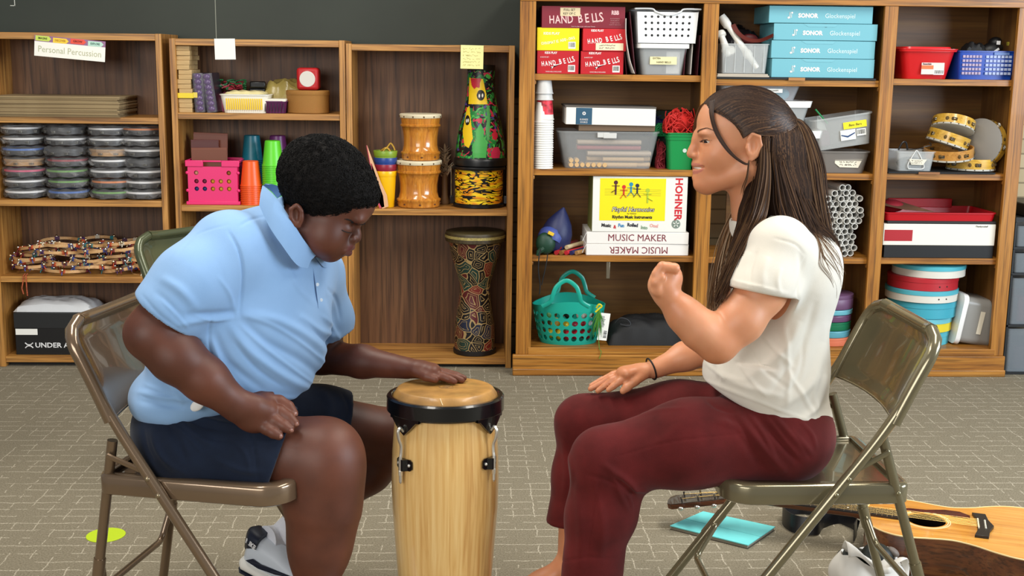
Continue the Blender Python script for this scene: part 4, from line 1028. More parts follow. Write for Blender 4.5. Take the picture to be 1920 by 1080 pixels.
# sticky note
c = P(885, 107, YL); cw = .047
t = thing('sticky_note', 'pale yellow sticky note with faint handwriting on the right bookcase top', 'note', (c.x, YL-.001, c.z), (0, R(.8), 0))
part(t, 'paper', MB().bb(-cw, -.001, -cw*1.02, cw, .0, cw*1.02), mat('e9e29a', .8))
scribble(t, 0, 0, cw*1.6, cw*1.7, 6, -.0014, mat('b3ab70', .9), r=.0006)
bamboo = wood('a8621c', 'c47c2a', 'd8963e', 'z', .22, 1.3, coat=.7, dark=.25)
def bongo(px, yt, yb, rt, rb, z, Y, label):
    h = Z(px, yt+5, Y)-z if z is None else None
    x = X(px, (yt+yb)/2, Y)
    H = (Z(px, yt, Y-.0)-Z(px, yb, Y))
    t = thing('bongo_drum', label, 'drum', (x, Y, z+.0005), group='carved wooden bongos')
    h = H
    pr = [(rt*.86, 0), (rt*.92, .002), (rt*.95, h*.06), (rt*.95, h*.12), (rt*.99, h*.14), (rt*.99, h*.17), (rt*.9, h*.2), (rt*.84, h*.32), (rt*.84, h*.48), (rt*.88, h*.62), (rt*.94, h*.72), (rt*1.0, h*.735), (rt*1.01, h*.765), (rt*.95, h*.79), (rt*.97, h*.86), (rt*1.0, h*.95), (rt*1.0, h*.965)]
    b = part(t, 'drum_body', MB().lathe(pr, 48), bamboo, True, ang=50)
    part(t, 'drum_skin', MB().lathe([(rt*1.01, h*.915), (rt*1.035, h*.93), (rt*1.035, h*.985), (rt*1.0, h), (.001, h)], 48, cap0=False), mat('e0d4b4', .55, noise=.06), True)
    for k in range(12):
        a = k*math.pi/6+.2
        part(t, 'tack', MB().ball((rt*1.035*math.cos(a), rt*1.035*math.sin(a), h*.945), .0035, 8, 5), mat('5a3a1c', .4, .6), True)
    for k in range(8):
        a = k*math.pi/4+.1
        part(t, 'foot_notch', MB().ball((rt*.935*math.cos(a), rt*.935*math.sin(a), h*.075), .006, 8, 5, (1, 1, .6)), mat('5a2f10', .5), True)
    return h
hb = bongo(785, 301, 388, .098*.98, .09, zs, YL+.11, 'lower and wider of the two stacked wooden bongos')
bongo(788.5, 215, 301, .086, .08, zs+hb+.001, YL+.11, 'upper and slimmer of the two stacked wooden bongos')
# jungle drum (upright cone) on tiger drum
def blob_mat(base, cols, sc, seed, rough=.35):
    m, N, L, b = _new('printed_fabric'); tc = N.new('ShaderNodeTexCoord'); prev = None
    c0 = N.new('ShaderNodeRGB'); c0.outputs[0].default_value = (*lin(base), 1); prev = c0.outputs[0]
    for k, (cc, th, s_) in enumerate(cols):
        mp = N.new('ShaderNodeMapping'); mp.inputs['Location'].default_value = (seed+k*3.1, k*1.7, k*2.3); L.new(tc.outputs['Object'], mp.inputs[0])
        n = N.new('ShaderNodeTexNoise'); n.inputs['Scale'].default_value = sc*s_; n.inputs['Detail'].default_value = 2; n.inputs['Distortion'].default_value = 1.4; L.new(mp.outputs[0], n.inputs[0])
        g = N.new('ShaderNodeMath'); g.operation = 'GREATER_THAN'; g.inputs[1].default_value = th; L.new(n.outputs[0], g.inputs[0])
        mx = N.new('ShaderNodeMix'); mx.data_type = 'RGBA'; L.new(g.outputs[0], mx.inputs['Factor']); L.new(prev, mx.inputs[6]); mx.inputs[7].default_value = (*lin(cc), 1); prev = mx.outputs[2]
    L.new(prev, b.inputs['Base Color']); b.inputs['Roughness'].default_value = rough; return m
jung = blob_mat('0c0d10', [('1f7a35', .52, 1), ('48b04a', .60, 1.6), ('4c3a86', .64, 1.3), ('c22a44', .63, 1.5), ('7fc05a', .70, 2.4)], 17, 2.0)
xd = X(902, 300, YL+.13); Yd = YL+.135
ht = Z(900, 312, Yd)-zs
ht = Z(898, 314, Yd-.1)-zs
def tiger():
    t = thing('tiger_striped_drum', 'short drum with yellow and orange tiger stripes and black hoops under the jungle drum', 'drum', (X(898, 350, Yd), Yd, zs+.0005))
    r = .107
    m, N, L, b = _new('tiger_print'); tc = N.new('ShaderNodeTexCoord'); mp = N.new('ShaderNodeMapping'); mp.inputs['Scale'].default_value = (1, 1, 4.2); L.new(tc.outputs['Object'], mp.inputs[0])
    n = N.new('ShaderNodeTexNoise'); n.inputs['Scale'].default_value = 10; n.inputs['Detail'].default_value = 1; n.inputs['Distortion'].default_value = 1.6; L.new(mp.outputs[0], n.inputs[0])
    s = N.new('ShaderNodeMath'); s.operation = 'MULTIPLY'; s.inputs[1].default_value = 26; L.new(n.outputs[0], s.inputs[0]); s2 = N.new('ShaderNodeMath'); s2.operation = 'SINE'; L.new(s.outputs[0], s2.inputs[0])
    g = N.new('ShaderNodeMath'); g.operation = 'GREATER_THAN'; g.inputs[1].default_value = .55; L.new(s2.outputs[0], g.inputs[0])
    n3 = N.new('ShaderNodeTexNoise'); n3.inputs['Scale'].default_value = 14; L.new(mp.outputs[0], n3.inputs[0])
    cr = N.new('ShaderNodeValToRGB'); e = cr.color_ramp.elements; e[0].position = .42; e[0].color = (*lin('e08a14'), 1); e[1].position = .58; e[1].color = (*lin('f2cf1e'), 1); L.new(n3.outputs[0], cr.inputs[0])
    mx = N.new('ShaderNodeMix'); mx.data_type = 'RGBA'; L.new(g.outputs[0], mx.inputs['Factor']); L.new(cr.outputs[0], mx.inputs[6]); mx.inputs[7].default_value = (*lin('0c0b0a'), 1)
    L.new(mx.outputs[2], b.inputs['Base Color']); b.inputs['Roughness'].default_value = .3
    part(t, 'shell', MB().lathe([(r*.97, 0.004), (r*.97, ht-.01)], 56), m, True)
    bk = mat('0b0b0d', .3)
    part(t, 'bottom_hoop', MB().lathe([(r, 0), (r+.004, .003), (r+.004, .012), (r*.972, .018)], 56), bk, True)
    part(t, 'top_hoop', MB().lathe([(r*.975, ht-.016), (r+.008, ht-.014), (r+.010, ht-.006), (r+.006, ht-.001), (.001, ht-.001)], 56, cap0=False), bk, True)
    for a in (R(-172), R(-8), R(90)):
        cx, cy = (r+.014)*math.cos(a), (r+.014)*math.sin(a)
        part(t, 'tension_rod', MB().tube([(cx, cy, .02), (cx, cy, ht+.004), (cx*.96, cy*.96, ht+.012), (cx*.9, cy*.9, ht+.004)], .0022, 8), mat('a8a294', .25, 1), True)
        part(t, 'lug', MB().box((cx*.97, cy*.97, .03), (.018, .018, .034), (0, 0, a)), bk, bevel=.002)
tiger()
def jungle():
    z0 = zs+ht+.0010; H = Z(900, 122, Yd)-z0
    t = thing('jungle_print_drum', 'tall tapering drum with colourful jungle print standing on the tiger striped drum', 'drum', (X(901, 300, Yd), Yd, z0))
    prf = [(.109, 0), (.113, .003), (.114, .022), (.113, .03), (.108, .036), (.1075, .06), (.105, .09), (.099, .13), (.088, .18), (.075, .235), (.066, .275), (.061, .31), (.058, H-.03), (.058, H-.002), (.05, H)]
    def rad(z):
        for (r0, a), (r1, b) in zip(prf, prf[1:]):
            if a <= z <= b: return r0+(r1-r0)*(z-a)/max(1e-6, b-a)
        return prf[-1][0]
    part(t, 'shell', MB().lathe(prf[4:], 64), jung, True)
    part(t, 'base_ring', MB().lathe(prf[:5], 64), mat('0a0a0c', .35), True)
    part(t, 'top_ring', MB().lathe([(.0585, H-.022), (.0595, H-.02), (.0595, H), (.05, H+.001)], 48), mat('0a0a0c', .4), True)
    def patch(poly, m, off, name):
        # fine grid clipped to polygon, wrapped on the shell
        xs = [p[0] for p in poly]; zz = [p[1] for p in poly]; st = .0016
        def inside(x, z):
            c = False; n = len(poly)
            for i in range(n):
                (x1, z1), (x2, z2) = poly[i], poly[(i+1) % n]
                if (z1 > z) != (z2 > z) and x < (x2-x1)*(z-z1)/(z2-z1)+x1: c = not c
            return c
        mb = MB(); nx = int((max(xs)-min(xs))/st)+1; nz = int((max(zz)-min(zz))/st)+1
        for i in range(nx):
            for j in range(nz):
                x0 = min(xs)+i*st; q0 = min(zz)+j*st
                if inside(x0+st/2, q0+st/2):
                    vs = []
                    for ax, az in ((x0, q0), (x0+st, q0), (x0+st, q0+st), (x0, q0+st)):
                        r = rad(az)+off; a = R(-97)+ax/rad(az); vs.append((r*math.cos(a), r*math.sin(a), az))
                    mb.add(vs, [(0, 1, 2, 3)])
        part(t, name, mb, m, True)
    yel = mat('ecc51c', .35); bl = mat('0c0c0c', .4)
    patch([(-.052, .262), (.036, .262), (.028, .31), (.014, .368), (-.052, .372)], yel, .0008, 'yellow_motif')
    patch([(-.06, .245), (-.045, .255), (-.035, .2), (-.022, .12), (-.04, .08), (-.062, .09), (-.078, .15)], yel, .0008, 'yellow_motif')
    def ell(cx, cz, a, b): return [(cx+a*math.cos(q*.35), cz+b*math.sin(q*.35)) for q in range(18)]
    patch(ell(.006, .300, .017, .022), bl, .0014, 'black_oval'); patch(ell(-.052, .195, .013, .021), bl, .0014, 'black_oval')
    for cx, cz in ((.0, .297), (.013, .299), (-.056, .192), (-.047, .194)): patch(ell(cx, cz, .0032, .008), mat('e8e4d8', .5), .0020, 'white_oval')
    patch([(-.042, .37), (.008, .37), (.002, .352), (.0, .33), (-.014, .334), (-.022, .325), (-.036, .34)], mat('c22032', .4), .0018, 'red_flower')
    patch([(-.02, .04), (.035, .04), (.04, .09), (.022, .13), (.026, .15), (.008, .185), (-.012, .15), (-.008, .12), (-.025, .09)], mat('3fa044', .4), .0012, 'green_leaf')
    patch([(.04, .11), (.05, .12), (.05, .2), (.046, .258), (.03, .258), (.036, .2), (.03, .16)], mat('4c9a50', .4), .0012, 'green_stem')
    patch([(.06, .038), (.1, .038), (.108, .06), (.095, .085), (.07, .085), (.055, .06)], mat('c4284a', .4), .0012, 'red_flower')
    patch([(.062, .12), (.08, .112), (.09, .125), (.09, .14), (.075, .152), (.06, .142)], mat('c42238', .4), .0012, 'red_flower')
jungle()
# feather duster
fd = MB(); rr = random.Random(9)
xf_ = X(834, 290, YL+.2)
for k in range(90):
    a = rr.uniform(-1.2, 1.2); L_ = rr.uniform(.04, .085); b0 = Vector((rr.uniform(-.012, .012), rr.uniform(-.01, .01), rr.uniform(.02, .12)))
    d = Vector((math.sin(a)*.6-.35*rr.random(), rr.uniform(-.5, .4), .6+.4*rr.random())).normalized()
    p = [b0+d*L_*q/4+Vector((0, 0, -.025*(q/4)**2)) for q in range(5)]
    fd.tube(p, [.0045, .006, .005, .0035, .001], 5, flat=.3)
solo('feather_shaker', fd, mat('9c8468', .9, noise=.3, nscale=60), 'brown fluffy feather shaker between the bongos and the jungle drum', 'shaker', (xf_, YL+.2, zs+.10), smooth=True)
solo('shaker_handle', MB().lathe([(.02, 0), (.022, .01), (.014, .04), (.012, .13)], 16), mat('7a5a38', .6), 'wooden handle holding up the fluffy feather shaker', 'handle', (xf_, YL+.2, zs+.0005), smooth=True)
# cups at left with clappers
def up_cup(px, Y, z, r0, r1, H, m, label, stripes=False):
    t = thing('kids_cup', label, 'cup', (X(px, 340, Y), Y, z), group='cups nested beside the bongos')
    part(t, 'cup_body', MB().lathe([(r0*.95, 0), (r0, .002), (r1*.97, H*.86), (r1, H*.86), (r1+.003, H-.002), (r1+.002, H), (r1-.002, H-.001), (r0-.003, .004)], 32), m, True, ang=50)
    return t
Yc = YL+.08; xs_ = 723
up_cup(xs_, Yc, zs+.0005, .036, .046, .155, mat('f0b80c', .3), 'tall bright yellow cup holding the others, left of the bongos')
for k, (cc, nm) in enumerate((('8c1c30', 'dark red'), ('1f3f86', 'blue'), ('7d9a2c', 'olive green'))):
    up_cup(xs_, Yc, zs+.0005+.028+.0285*(k+0)+.0, .036, .047+.0007*k, .155, mat(cc, .35), '%s cup nested in the cup stack left of the bongos' % nm)
m = MB(); rr = random.Random(2)
solo('gold_ribbon', MB().tube(bez([(-.02, 0, 0), (.0, 0, .02), (.012, .0, .034), (.024, 0, .02), (.03, 0, .004)], 5), .0035, 6).tube(bez([(-.03, .01, 0), (-.012, .0, .012), (0, 0, .012), (.01, 0, .0)], 5), .005, 6), mat('c49a3c', .3, .4), 'gold ribbon loop sticking out of the olive green cup', 'ribbon', (X(727, 285, Yc), Yc, zs+.155+.082), smooth=True)
def clapper(p0, p1, w, col, label, lean):
    a, b = P(*p0, YL+.03), P(*p1, YL+.05); L_ = (b-a).length
    ang = math.atan2(b.x-a.x, b.z-a.z)
    t = thing('paddle', label, 'paddle', (a.x, YL+.03, zs+.001), (0, ang, 0), 'thin paddles leaning at the cup stack')
    part(t, 'blade', MB().add([(x, y, z) for y in (0, .003) for x, z in ((-w*.3, 0), (w*.35, .002), (w*.5, .05), (w*.3, .11), (.002, L_), (-.002, L_), (-w*.4, .1), (-w*.5, .05))], [tuple(range(8)), tuple(range(15, 7, -1))]+[(i, 8+i, 8+(i+1) % 8, (i+1) % 8) for i in range(8)]), mat(col, .45), bevel=.0008)
    part(t, 'edge_band', MB().tube([(-w*.5, -.001, .05), (-w*.4, -.001, .1), (0, -.001, L_)], .0018, 5), mat('a8304c', .4), True)
clapper((722, 384), (688, 266), .045, 'd8a87e', 'tan and red paddle leaning left at the yellow cup', -16)
clapper((716, 384), (697, 300), .035, 'b8485c', 'dull red paddle leaning behind the tan one at the yellow cup', -10)
# djembe
def djembe():
    zb = Z3[1]; Y = YL+.125; H = Z(893, 432, Y)-zb; x = X(893, 550, Y)
    t = thing('djembe_drum', 'tall djembe with black batik pattern of coloured angular lines on the bottom shelf', 'drum', (x-.006, Y, zb+.0005))
    prf = [(.088, 0), (.09, .004), (.0885, .03), (.089, .08), (.086, .13), (.078, .18), (.070, .24), (.066, .285), (.069, .315), (.082, .36), (.097, .41), (.110, .46), (.121, .52), (.1285, H-.012), (.126, H-.004)]
    m, N, L, b = _new('batik'); tc = N.new('ShaderNodeTexCoord')
    v = N.new('ShaderNodeTexVoronoi'); v.feature = 'DISTANCE_TO_EDGE'; v.distance = 'MINKOWSKI' if False else v.distance; v.inputs['Scale'].default_value = 22; v.inputs['Randomness'].default_value = .95
    nz = N.new('ShaderNodeTexNoise'); nz.inputs['Scale'].default_value = 8; L.new(tc.outputs['Object'], nz.inputs[0]); mxv = N.new('ShaderNodeMix'); mxv.data_type = 'VECTOR'; mxv.inputs['Factor'].default_value = .06
    L.new(tc.outputs['Object'], mxv.inputs[4]); L.new(nz.outputs['Color'], mxv.inputs[5]); L.new(mxv.outputs[1], v.inputs['Vector'])
    v2 = N.new('ShaderNodeTexVoronoi'); v2.inputs['Scale'].default_value = 22; v2.inputs['Randomness'].default_value = .95; L.new(mxv.outputs[1], v2.inputs['Vector'])
    def gt(o, a, op='LESS_THAN'):
        g = N.new('ShaderNodeMath'); g.operation = op; L.new(o, g.inputs[0]); g.inputs[1].default_value = a; return g.outputs[0]
    s1 = N.new('ShaderNodeMath'); s1.operation = 'MULTIPLY'; L.new(v.outputs['Distance'], s1.inputs[0]); s1.inputs[1].default_value = 6.5
    fr = N.new('ShaderNodeMath'); fr.operation = 'FRACT'; L.new(s1.outputs[0], fr.inputs[0]); line = gt(fr.outputs[0], .2)
    cr = N.new('ShaderNodeValToRGB'); cr.color_ramp.interpolation = 'CONSTANT'; e = cr.color_ramp.elements; e[0].position = 0; e[0].color = (*lin('100e12'), 1); e[1].position = .42; e[1].color = (*lin('561a1e'), 1)
    for pos, cc in ((.56, '1c3a34'), (.68, '15131a'), (.8, '20263c'), (.9, '742622')): q = e.new(pos); q.color = (*lin(cc), 1)
    sc_ = N.new('ShaderNodeSeparateColor'); L.new(v2.outputs['Color'], sc_.inputs[0]); L.new(sc_.outputs[0], cr.inputs[0])
    mx = N.new('ShaderNodeMix'); mx.data_type = 'RGBA'; L.new(line, mx.inputs['Factor']); L.new(cr.outputs[0], mx.inputs[6]); mx.inputs[7].default_value = (*lin('a88c5c'), 1)
    L.new(mx.outputs[2], b.inputs['Base Color']); b.inputs['Roughness'].default_value = .35
    part(t, 'shell', MB().lathe(prf, 64), m, True)
    part(t, 'head_hoop', MB().lathe([(.126, H-.045), (.131, H-.042), (.131, H-.012), (.128, H-.006), (.12, H-.004)], 64, cap0=False, cap1=False), mat('3c3018', .5, noise=.4, nscale=90), True)
    part(t, 'gold_rim', MB().lathe([(.126, H-.028), (.1325, H-.027), (.1325, H-.016), (.126, H-.014)], 64, cap0=False, cap1=False), mat('a8985c', .5, .3, noise=.3, nscale=120), True)
    part(t, 'drum_skin', MB().lathe([(.13, H-.012), (.127, H-.002), (.118, H), (.001, H)], 64, cap0=False), mat('4a4026', .4, noise=.15), True)
    part(t, 'base_ring', MB().lathe([(.09, 0.0), (.094, .003), (.094, .018), (.088, .022)], 48), mat('120f10', .5), True)
djembe()
# ================================================================ things in the built-in unit
def pbox(name, label, cat, x0, x1, y0, y1, Y, d, z, m, group=None, rz=0, bevel=.001, dz=0):
    cx, w, h = span(x0, x1, y0, y1, Y)
    t = thing(name, label, cat, (cx, Y, z+.0005), (0, 0, rz), group)
    part(t, 'box_body', MB().bb(-w/2, 0, 0, w/2, d, h), m, bevel=bevel)
    return t, w, h
def arched(parent, s, size, x, z, y, m, a0, da, dx, grow=0.0, sx=.8, rise=0, bold=.0006):
    "letters one by one on a rising curve, joined in one lettering part"
    n = len(s); mb = []
    first = None
    cur = x
    for i, ch in enumerate(s):
        f = i/(n-1)
        sz = size*(1+grow*f)
        if ch != ' ':
            q = text(parent, ch, sz, face_M(cur, y, z+rise*(f**1.3), a0+da*f), m, bold=bold, sx=sx, ext=.0004)
            if first is None: first = q
            else: mb.append(q)
        cur += dx*(1+grow*f)*(0.55 if ch in 'IL ' else 1)
    import bmesh
    bm = bmesh.new(); bm.from_mesh(first.data)
    for q in mb: bm.from_mesh(q.data); 
    bm.to_mesh(first.data); bm.free()
    for q in mb: bpy.data.objects.remove(q)
    return first
# --- hand bell boxes
zs = ZA[0]; Yb = YR+.03
redb = mat('b81420', .4); wht = mat('ece4e0', .6); ylw = mat('f2d80c', .4)
def bellbox(x0, x1, y0, y1, z, label, m, tm, kind, Y=Yb):
    t, w, h = pbox('hand_bell_box', label, 'box', x0, x1, y0, y1, Y, .24, z, m, 'hand bell boxes on the top shelf')
    if kind == 'small':
        arched(t, 'HAND BELLS', .026, -w*.36, h*.42, -.0006, tm, R(8), R(14), w*.088, .22, .62, rise=h*.22)
        text(t, 'KIDS PLAY', .012, face_M(-w*.17, -.0006, h*.91), tm, sx=.9, bold=.0004)
        text(t, '8-NOTE SET', .0065, face_M(-w*.32, -.0006, h*.72), tm)
        text(t, 'HAND BELLS INCLUDED', .006, face_M(-w*.1, -.0006, h*.09), tm)
        part(t, 'bell_emblem', MB().add([(x, -.0008, z_) for x, z_ in ((-.03, h*.30), (-.012, h*.34), (.012, h*.43), (.012, h*.45), (-.014, h*.39), (-.02, h*.27), (-.026, h*.2), (-.024, h*.28))], [tuple(range(8))]), tm)
        barcode(t, w*.33, -.0003, h*.24, w*.17, h*.3)
    return t, w, h
b1, w1, h1 = bellbox(1007, 1085, 94, 137, zs, 'red hand bell box at the bottom left under the yellow one', redb, wht, 'small')
b2, w2, h2 = bellbox(1089, 1169, 95, 138, zs, 'red hand bell box at the bottom right, beside the maroon binder', redb, wht, 'small')
y1_, w, h = pbox('hand_bell_box', 'bright yellow hand bell box stacked at the left of the top shelf', 'box', 1007, 1086, 51, 94, Yb, .24, zs+h1+.001, ylw, 'hand bell boxes on the top shelf')
cr = mat('f7eca0', .6)
text(y1_, 'KIDS PLAY', .014, face_M(-w*.16, -.0006, h*.74), mat('f6f0c8', .6), bold=.0006)
arched(y1_, 'CHROMATIC ADD-ONS', .014, -w*.38, h*.3, -.0006, mat('f6f0c8', .6), R(8), R(14), w*.048, .1, .7, rise=h*.26)
barcode(y1_, w*.33, -.0003, h*.24, w*.17, h*.3)
b3, w3, h3 = pbox('hand_bell_box', 'red hand bell box with a handwritten cream label, stacked below the long maroon one', 'box', 1093, 1174, 51, 93, Yb-.004, .24, zs+h2+.001, mat('c41822', .4), 'hand bell boxes on the top shelf')
arched(b3, 'HAND BELLS', .026, -w3*.36, h3*.42, -.0006, wht, R(8), R(14), w3*.088, .22, .62, rise=h3*.22)
text(b3, 'KIDS PLAY', .012, face_M(-w3*.17, -.0006, h3*.91), wht, sx=.9, bold=.0004)
lb = part(b3, 'cream_label', MB().bb(-w3*.2, -.0014, h3*.04, w3*.44, -.0009, h3*.36), mat('ecd9b8', .7))
scribble(b3, w3*.08, h3*.2, w3*.4, h3*.24, 2, -.0018, r=.0007)
b4, w4, h4 = pbox('hand_bell_box', 'long maroon hand bell box lying across the top of the stack', 'box', 1016, 1172, 10, 51, Yb-.002, .2, zs+h2+h3+.002, mat('7d1a2c', .45), 'hand bell boxes on the top shelf')
arched(b4, 'HAND BELLS', .044, -w4*.38, h4*.36, -.0006, mat('e3bcb8', .6), R(3), R(8), w4*.072, .2, .72, rise=h4*.14)
part(b4, 'cream_label', MB().bb(-w4*.28, -.0014, h4*.55, -w4*.04, -.0009, h4*.93), mat('d8c69e', .7))
text(b4, 'FULL SET', .013, face_M(-w4*.17, -.0018, h4*.83), ink, sx=.9); text(b4, 'KEY OF C', .013, face_M(-w4*.17, -.0018, h4*.66), ink, sx=.9)
text(b4, 'RBB', .022, face_M(w4*.38, -.0006, h4*.72), mat('dcb4b4', .6), bold=.001, sx=.8)
for k in range(4): text(b4, ('RHYTHM BAND', 'INSTRUMENTS', 'for ages 5 and up', 'made for classrooms')[k], .0055, face_M(w4*.38, -.0006, h4*(.45-.09*k)), mat('c08a8e', .6))
text(b4, 'learn to play music with your friends', .0065, face_M(-w4*.0, -.0006, h4*.08), mat('dcb4b4', .6))
# --- maroon binders
def binder(x0, x1, yt, lean, label, y, dx=0):
    cx, w, h = span(x0, x1, yt, 138, y)
    t = thing('binder', label, 'binder', (cx+dx, y, zs+.0005), (0, R(lean), 0), 'maroon binders')
    part(t, 'left_cover', MB().bb(-w/2, 0, 0, -w/2+.003, .22, h), mat('4c1420', .4), bevel=.001)
    part(t, 'right_cover', MB().bb(w/2-.003, 0, 0, w/2, .22, h), mat('4c1420', .4), bevel=.001)
    part(t, 'spine', MB().bb(-w/2+.003, .215, 0, w/2-.003, .22, h), mat('4c1420', .4))
    return t, w, h
t, w, h = binder(1176, 1194, 20, -7, 'maroon binder with loose white sheet leaning beside the hand bell boxes', YR+.04)
part(t, 'loose_sheet', ribbon([(-.004, .02, h*.9), (-.010, .02, h*.6), (-.004, .02, h*.25), (.010, .02, .004)], .12, .0012, ((0, 1, 0), (0, 1, 0))), paper, True)
t, w, h = binder(1283, 1310, 62, 2, 'narrow dark binder standing at the right of the tub marked for extra hand bells', YR+.04)
part(t, 'paper_edge', MB().bb(-.002, .004, .004, .002, .2, h-.006), mat('b8b4ae', .8))
# --- tub "extra hand bells" with lid, perforated white basket on it
cx, w, h = span(1199, 1289, 86, 138, YR+.035)
t = thing('clear_tub', 'clear tub with white lid labelled for extra hand bells, under the white perforated basket', 'tub', (cx, YR+.035+.09, zs+.0005))
part(t, 'tub_body', MB().tub(w, .18, h, .84, .0025, .02, .003), frost, True, ang=40)
part(t, 'lid', MB().tub(w+.016, .196, .018, 1.0, .016, .02, .001, c=(0, 0, h-.004)), mat('e8e8e4', .4), True, ang=40)
part(t, 'paper_inside', MB().bb(w*.08, -.066, .006, w*.36, -.063, h*.85), paper); part(t, 'dark_contents', MB().bb(-w*.3, -.05, .006, w*.02, .06, h*.5), mat('4c4a50', .6), bevel=.01)
part(t, 'name_label', MB().bb(-w*.28, -.0915, h*.38, w*.28, -.090, h*.66).xf(Matrix.Translation((0, .0035, 0))), mat('e6dca8', .7))
text(t, 'EXTRA', .0105, face_M(-w*.14, -.0886, h*.60), ink); text(t, 'HAND BELLS', .0105, face_M(.002, -.0886, h*.46), ink)
zt = zs+h+.0155
cx, w, h = span(1192, 1314, 12, 77, YR+.03)
t = thing('perforated_basket', 'white perforated plastic basket on top of the clear tub', 'basket', (cx-.003, YR+.03+.1, zt))
wp = mat('e4e6e6', .4)
hs = [(round(-w*.32+w*.64*i/7, 4), round(h*(.22+.18*j), 4)) for i in range(8) for j in range(4)]
fp = hole_panel(w*.88, h*.90, hs, .0052, .003, 3)
fp.v = [(x*(1+.08*z/h), y-.098, z+.002) for x, y, z in fp.v]
part(t, 'front_panel', fp, wp)
part(t, 'basket_sides', MB().add([(-w*.44, -.097, 0), (w*.44, -.097, 0), (w*.44, .09, 0), (-w*.44, .09, 0), (-w*.48, -.097, h*.95), (w*.48, -.097, h*.95), (w*.48, .097, h*.95), (-w*.48, .097, h*.95)], [(3, 2, 1, 0), (1, 2, 6, 5), (2, 3, 7, 6), (3, 0, 4, 7)]), wp)
part(t, 'rim', MB().tube(bez([(-w*.5, -.1, h), (-w*.25, -.1, h), (-w*.18, -.103, h-.012), (0, -.104, h-.024), (w*.18, -.103, h-.012), (w*.25, -.1, h), (w*.5, -.1, h)], 5), .0035, 8).tube([(w*.5, -.1, h), (w*.5, .1, h), (-w*.5, .1, h), (-w*.5, -.1, h)], .0035, 8), wp, True)
part(t, 'rolled_papers', MB().bb(-w*.4, -.085, .004, w*.4, .085, h*.75), mat('707274', .8), label='grey things inside the basket')
# --- A2 cups
zs = ZA[1]
def foam_cup(r0, r1, H): return MB().lathe([(r1+.002, 0), (r1+.0026, .002), (r1+.002, .004), (r1, .0045), (r0, H-.002), (r0*.93, H), (r0*.86, H-.002), (.001, H-.002)], 28, cap0=False)
x = X(1019, 240, YR+.05); zc = zs+.0005; me = None; fo = mat('e8e6e0', .55)
n = 21; pitch = (Z(1019, 222, YR+.05)-zs)/n*.96
for k in range(n):
    if me is None: me = solo('foam_cup', foam_cup(.030, .041, .085), fo, 'white foam cup in the tall upside-down stack at the left post', 'cup', (x, YR+.06, zc), group='white foam cups in the tall stack', smooth=True)
    else: c = me.copy(); COL.objects.link(c); c.location = (x+rnd.uniform(-.001, .001), YR+.06, zc+k*pitch)
zc = zc+(n-1)*pitch+.012
t = thing('printed_cup', 'red and white printed paper cup near the top of the tall cup stack', 'cup', (x+.004, YR+.06, zc))
part(t, 'cup_body', foam_cup(.027, .038, .115), mat('dcd8d0', .5), True)
part(t, 'red_print', MB().lathe([(.0368, .022), (.0305, .085)], 28, cap0=False, cap1=False), mat('c42838', .5, noise=.9, nscale=45), True)
zc += .05
for k in range(2):
    solo('foam_cup', foam_cup(.025, .036, .088), mat('c9c9c7', .4), 'small pale cup above the printed one on the tall stack' if k == 0 else 'topmost small grey cup of the tall stack at the left post', 'cup', (x+.001, YR+.06, zc+.03+k*.026), group='small cups at the top of the tall stack', smooth=True)
# bin of rhythm sticks
cx, w, h = span(1045, 1238, 248, 318, YR+.05)
t = thing('clear_bin', 'clear bin of wooden rhythm sticks under the white boxes', 'bin', (cx, YR+.05+.12, zs+.0005))
part(t, 'bin_body', MB().tub(w*.97, .24, h, .86, .002, .03, .006), mat('cfd2d2', .25, alpha=.20), True, ang=40)
part(t, 'handle_tab', MB().bb(-.05, -.127, h-.025, .0, -.1235, h-.004).bb(-.025, -.128, h-.028, .03, -.125, h-.006), mat('dcdcd8', .35, alpha=.8), bevel=.002)
st1 = mat('c9a878', .55); st2 = mat('b8a48c', .6); st3 = mat('a0484c', .55)
rr = random.Random(5); r = .0095
for j in range(5):
    for k in range(4):
        z = .005+r+j*.0235; y = -.092+.0022+k*.021+(j % 2)*.01
        L_ = w*.62; x0 = -w*.20 if j < 3 else -w*.30
        if j < 2 and k == 0: x0, L_ = (-.0+(-.05 if j == 0 else -.02)), w*.40
        solo('rhythm_stick', MB().cyl((-L_/2, 0, 0), (L_/2, 0, 0), r, 12), st3 if (j == 3 and k < 2) else (st1 if j < 2 else st2), 'wooden rhythm stick lying lengthwise in the clear bin', 'stick', (cx+x0+L_/2, YR+.17+y+.0, zs+.0005+z), group='rhythm sticks in the clear bin', smooth=True, ang=40)
for k in range(9):
    z = .005+r+(0 if k < 7 else .019); xx = -w*.36+(k if k < 7 else k-7)*.0235
    if xx > -.055 and k < 7 and k > 3: pass
    solo('stick_end', MB().cyl((0, -.0, 0), (0, .06, 0), r, 12), st1, 'short wooden stick with its round end facing out in the clear bin', 'stick', (cx+xx, YR+.063, zs+.0005+z), group='sticks pointing outwards in the clear bin', smooth=True, ang=40)
zt = zs+h+.002
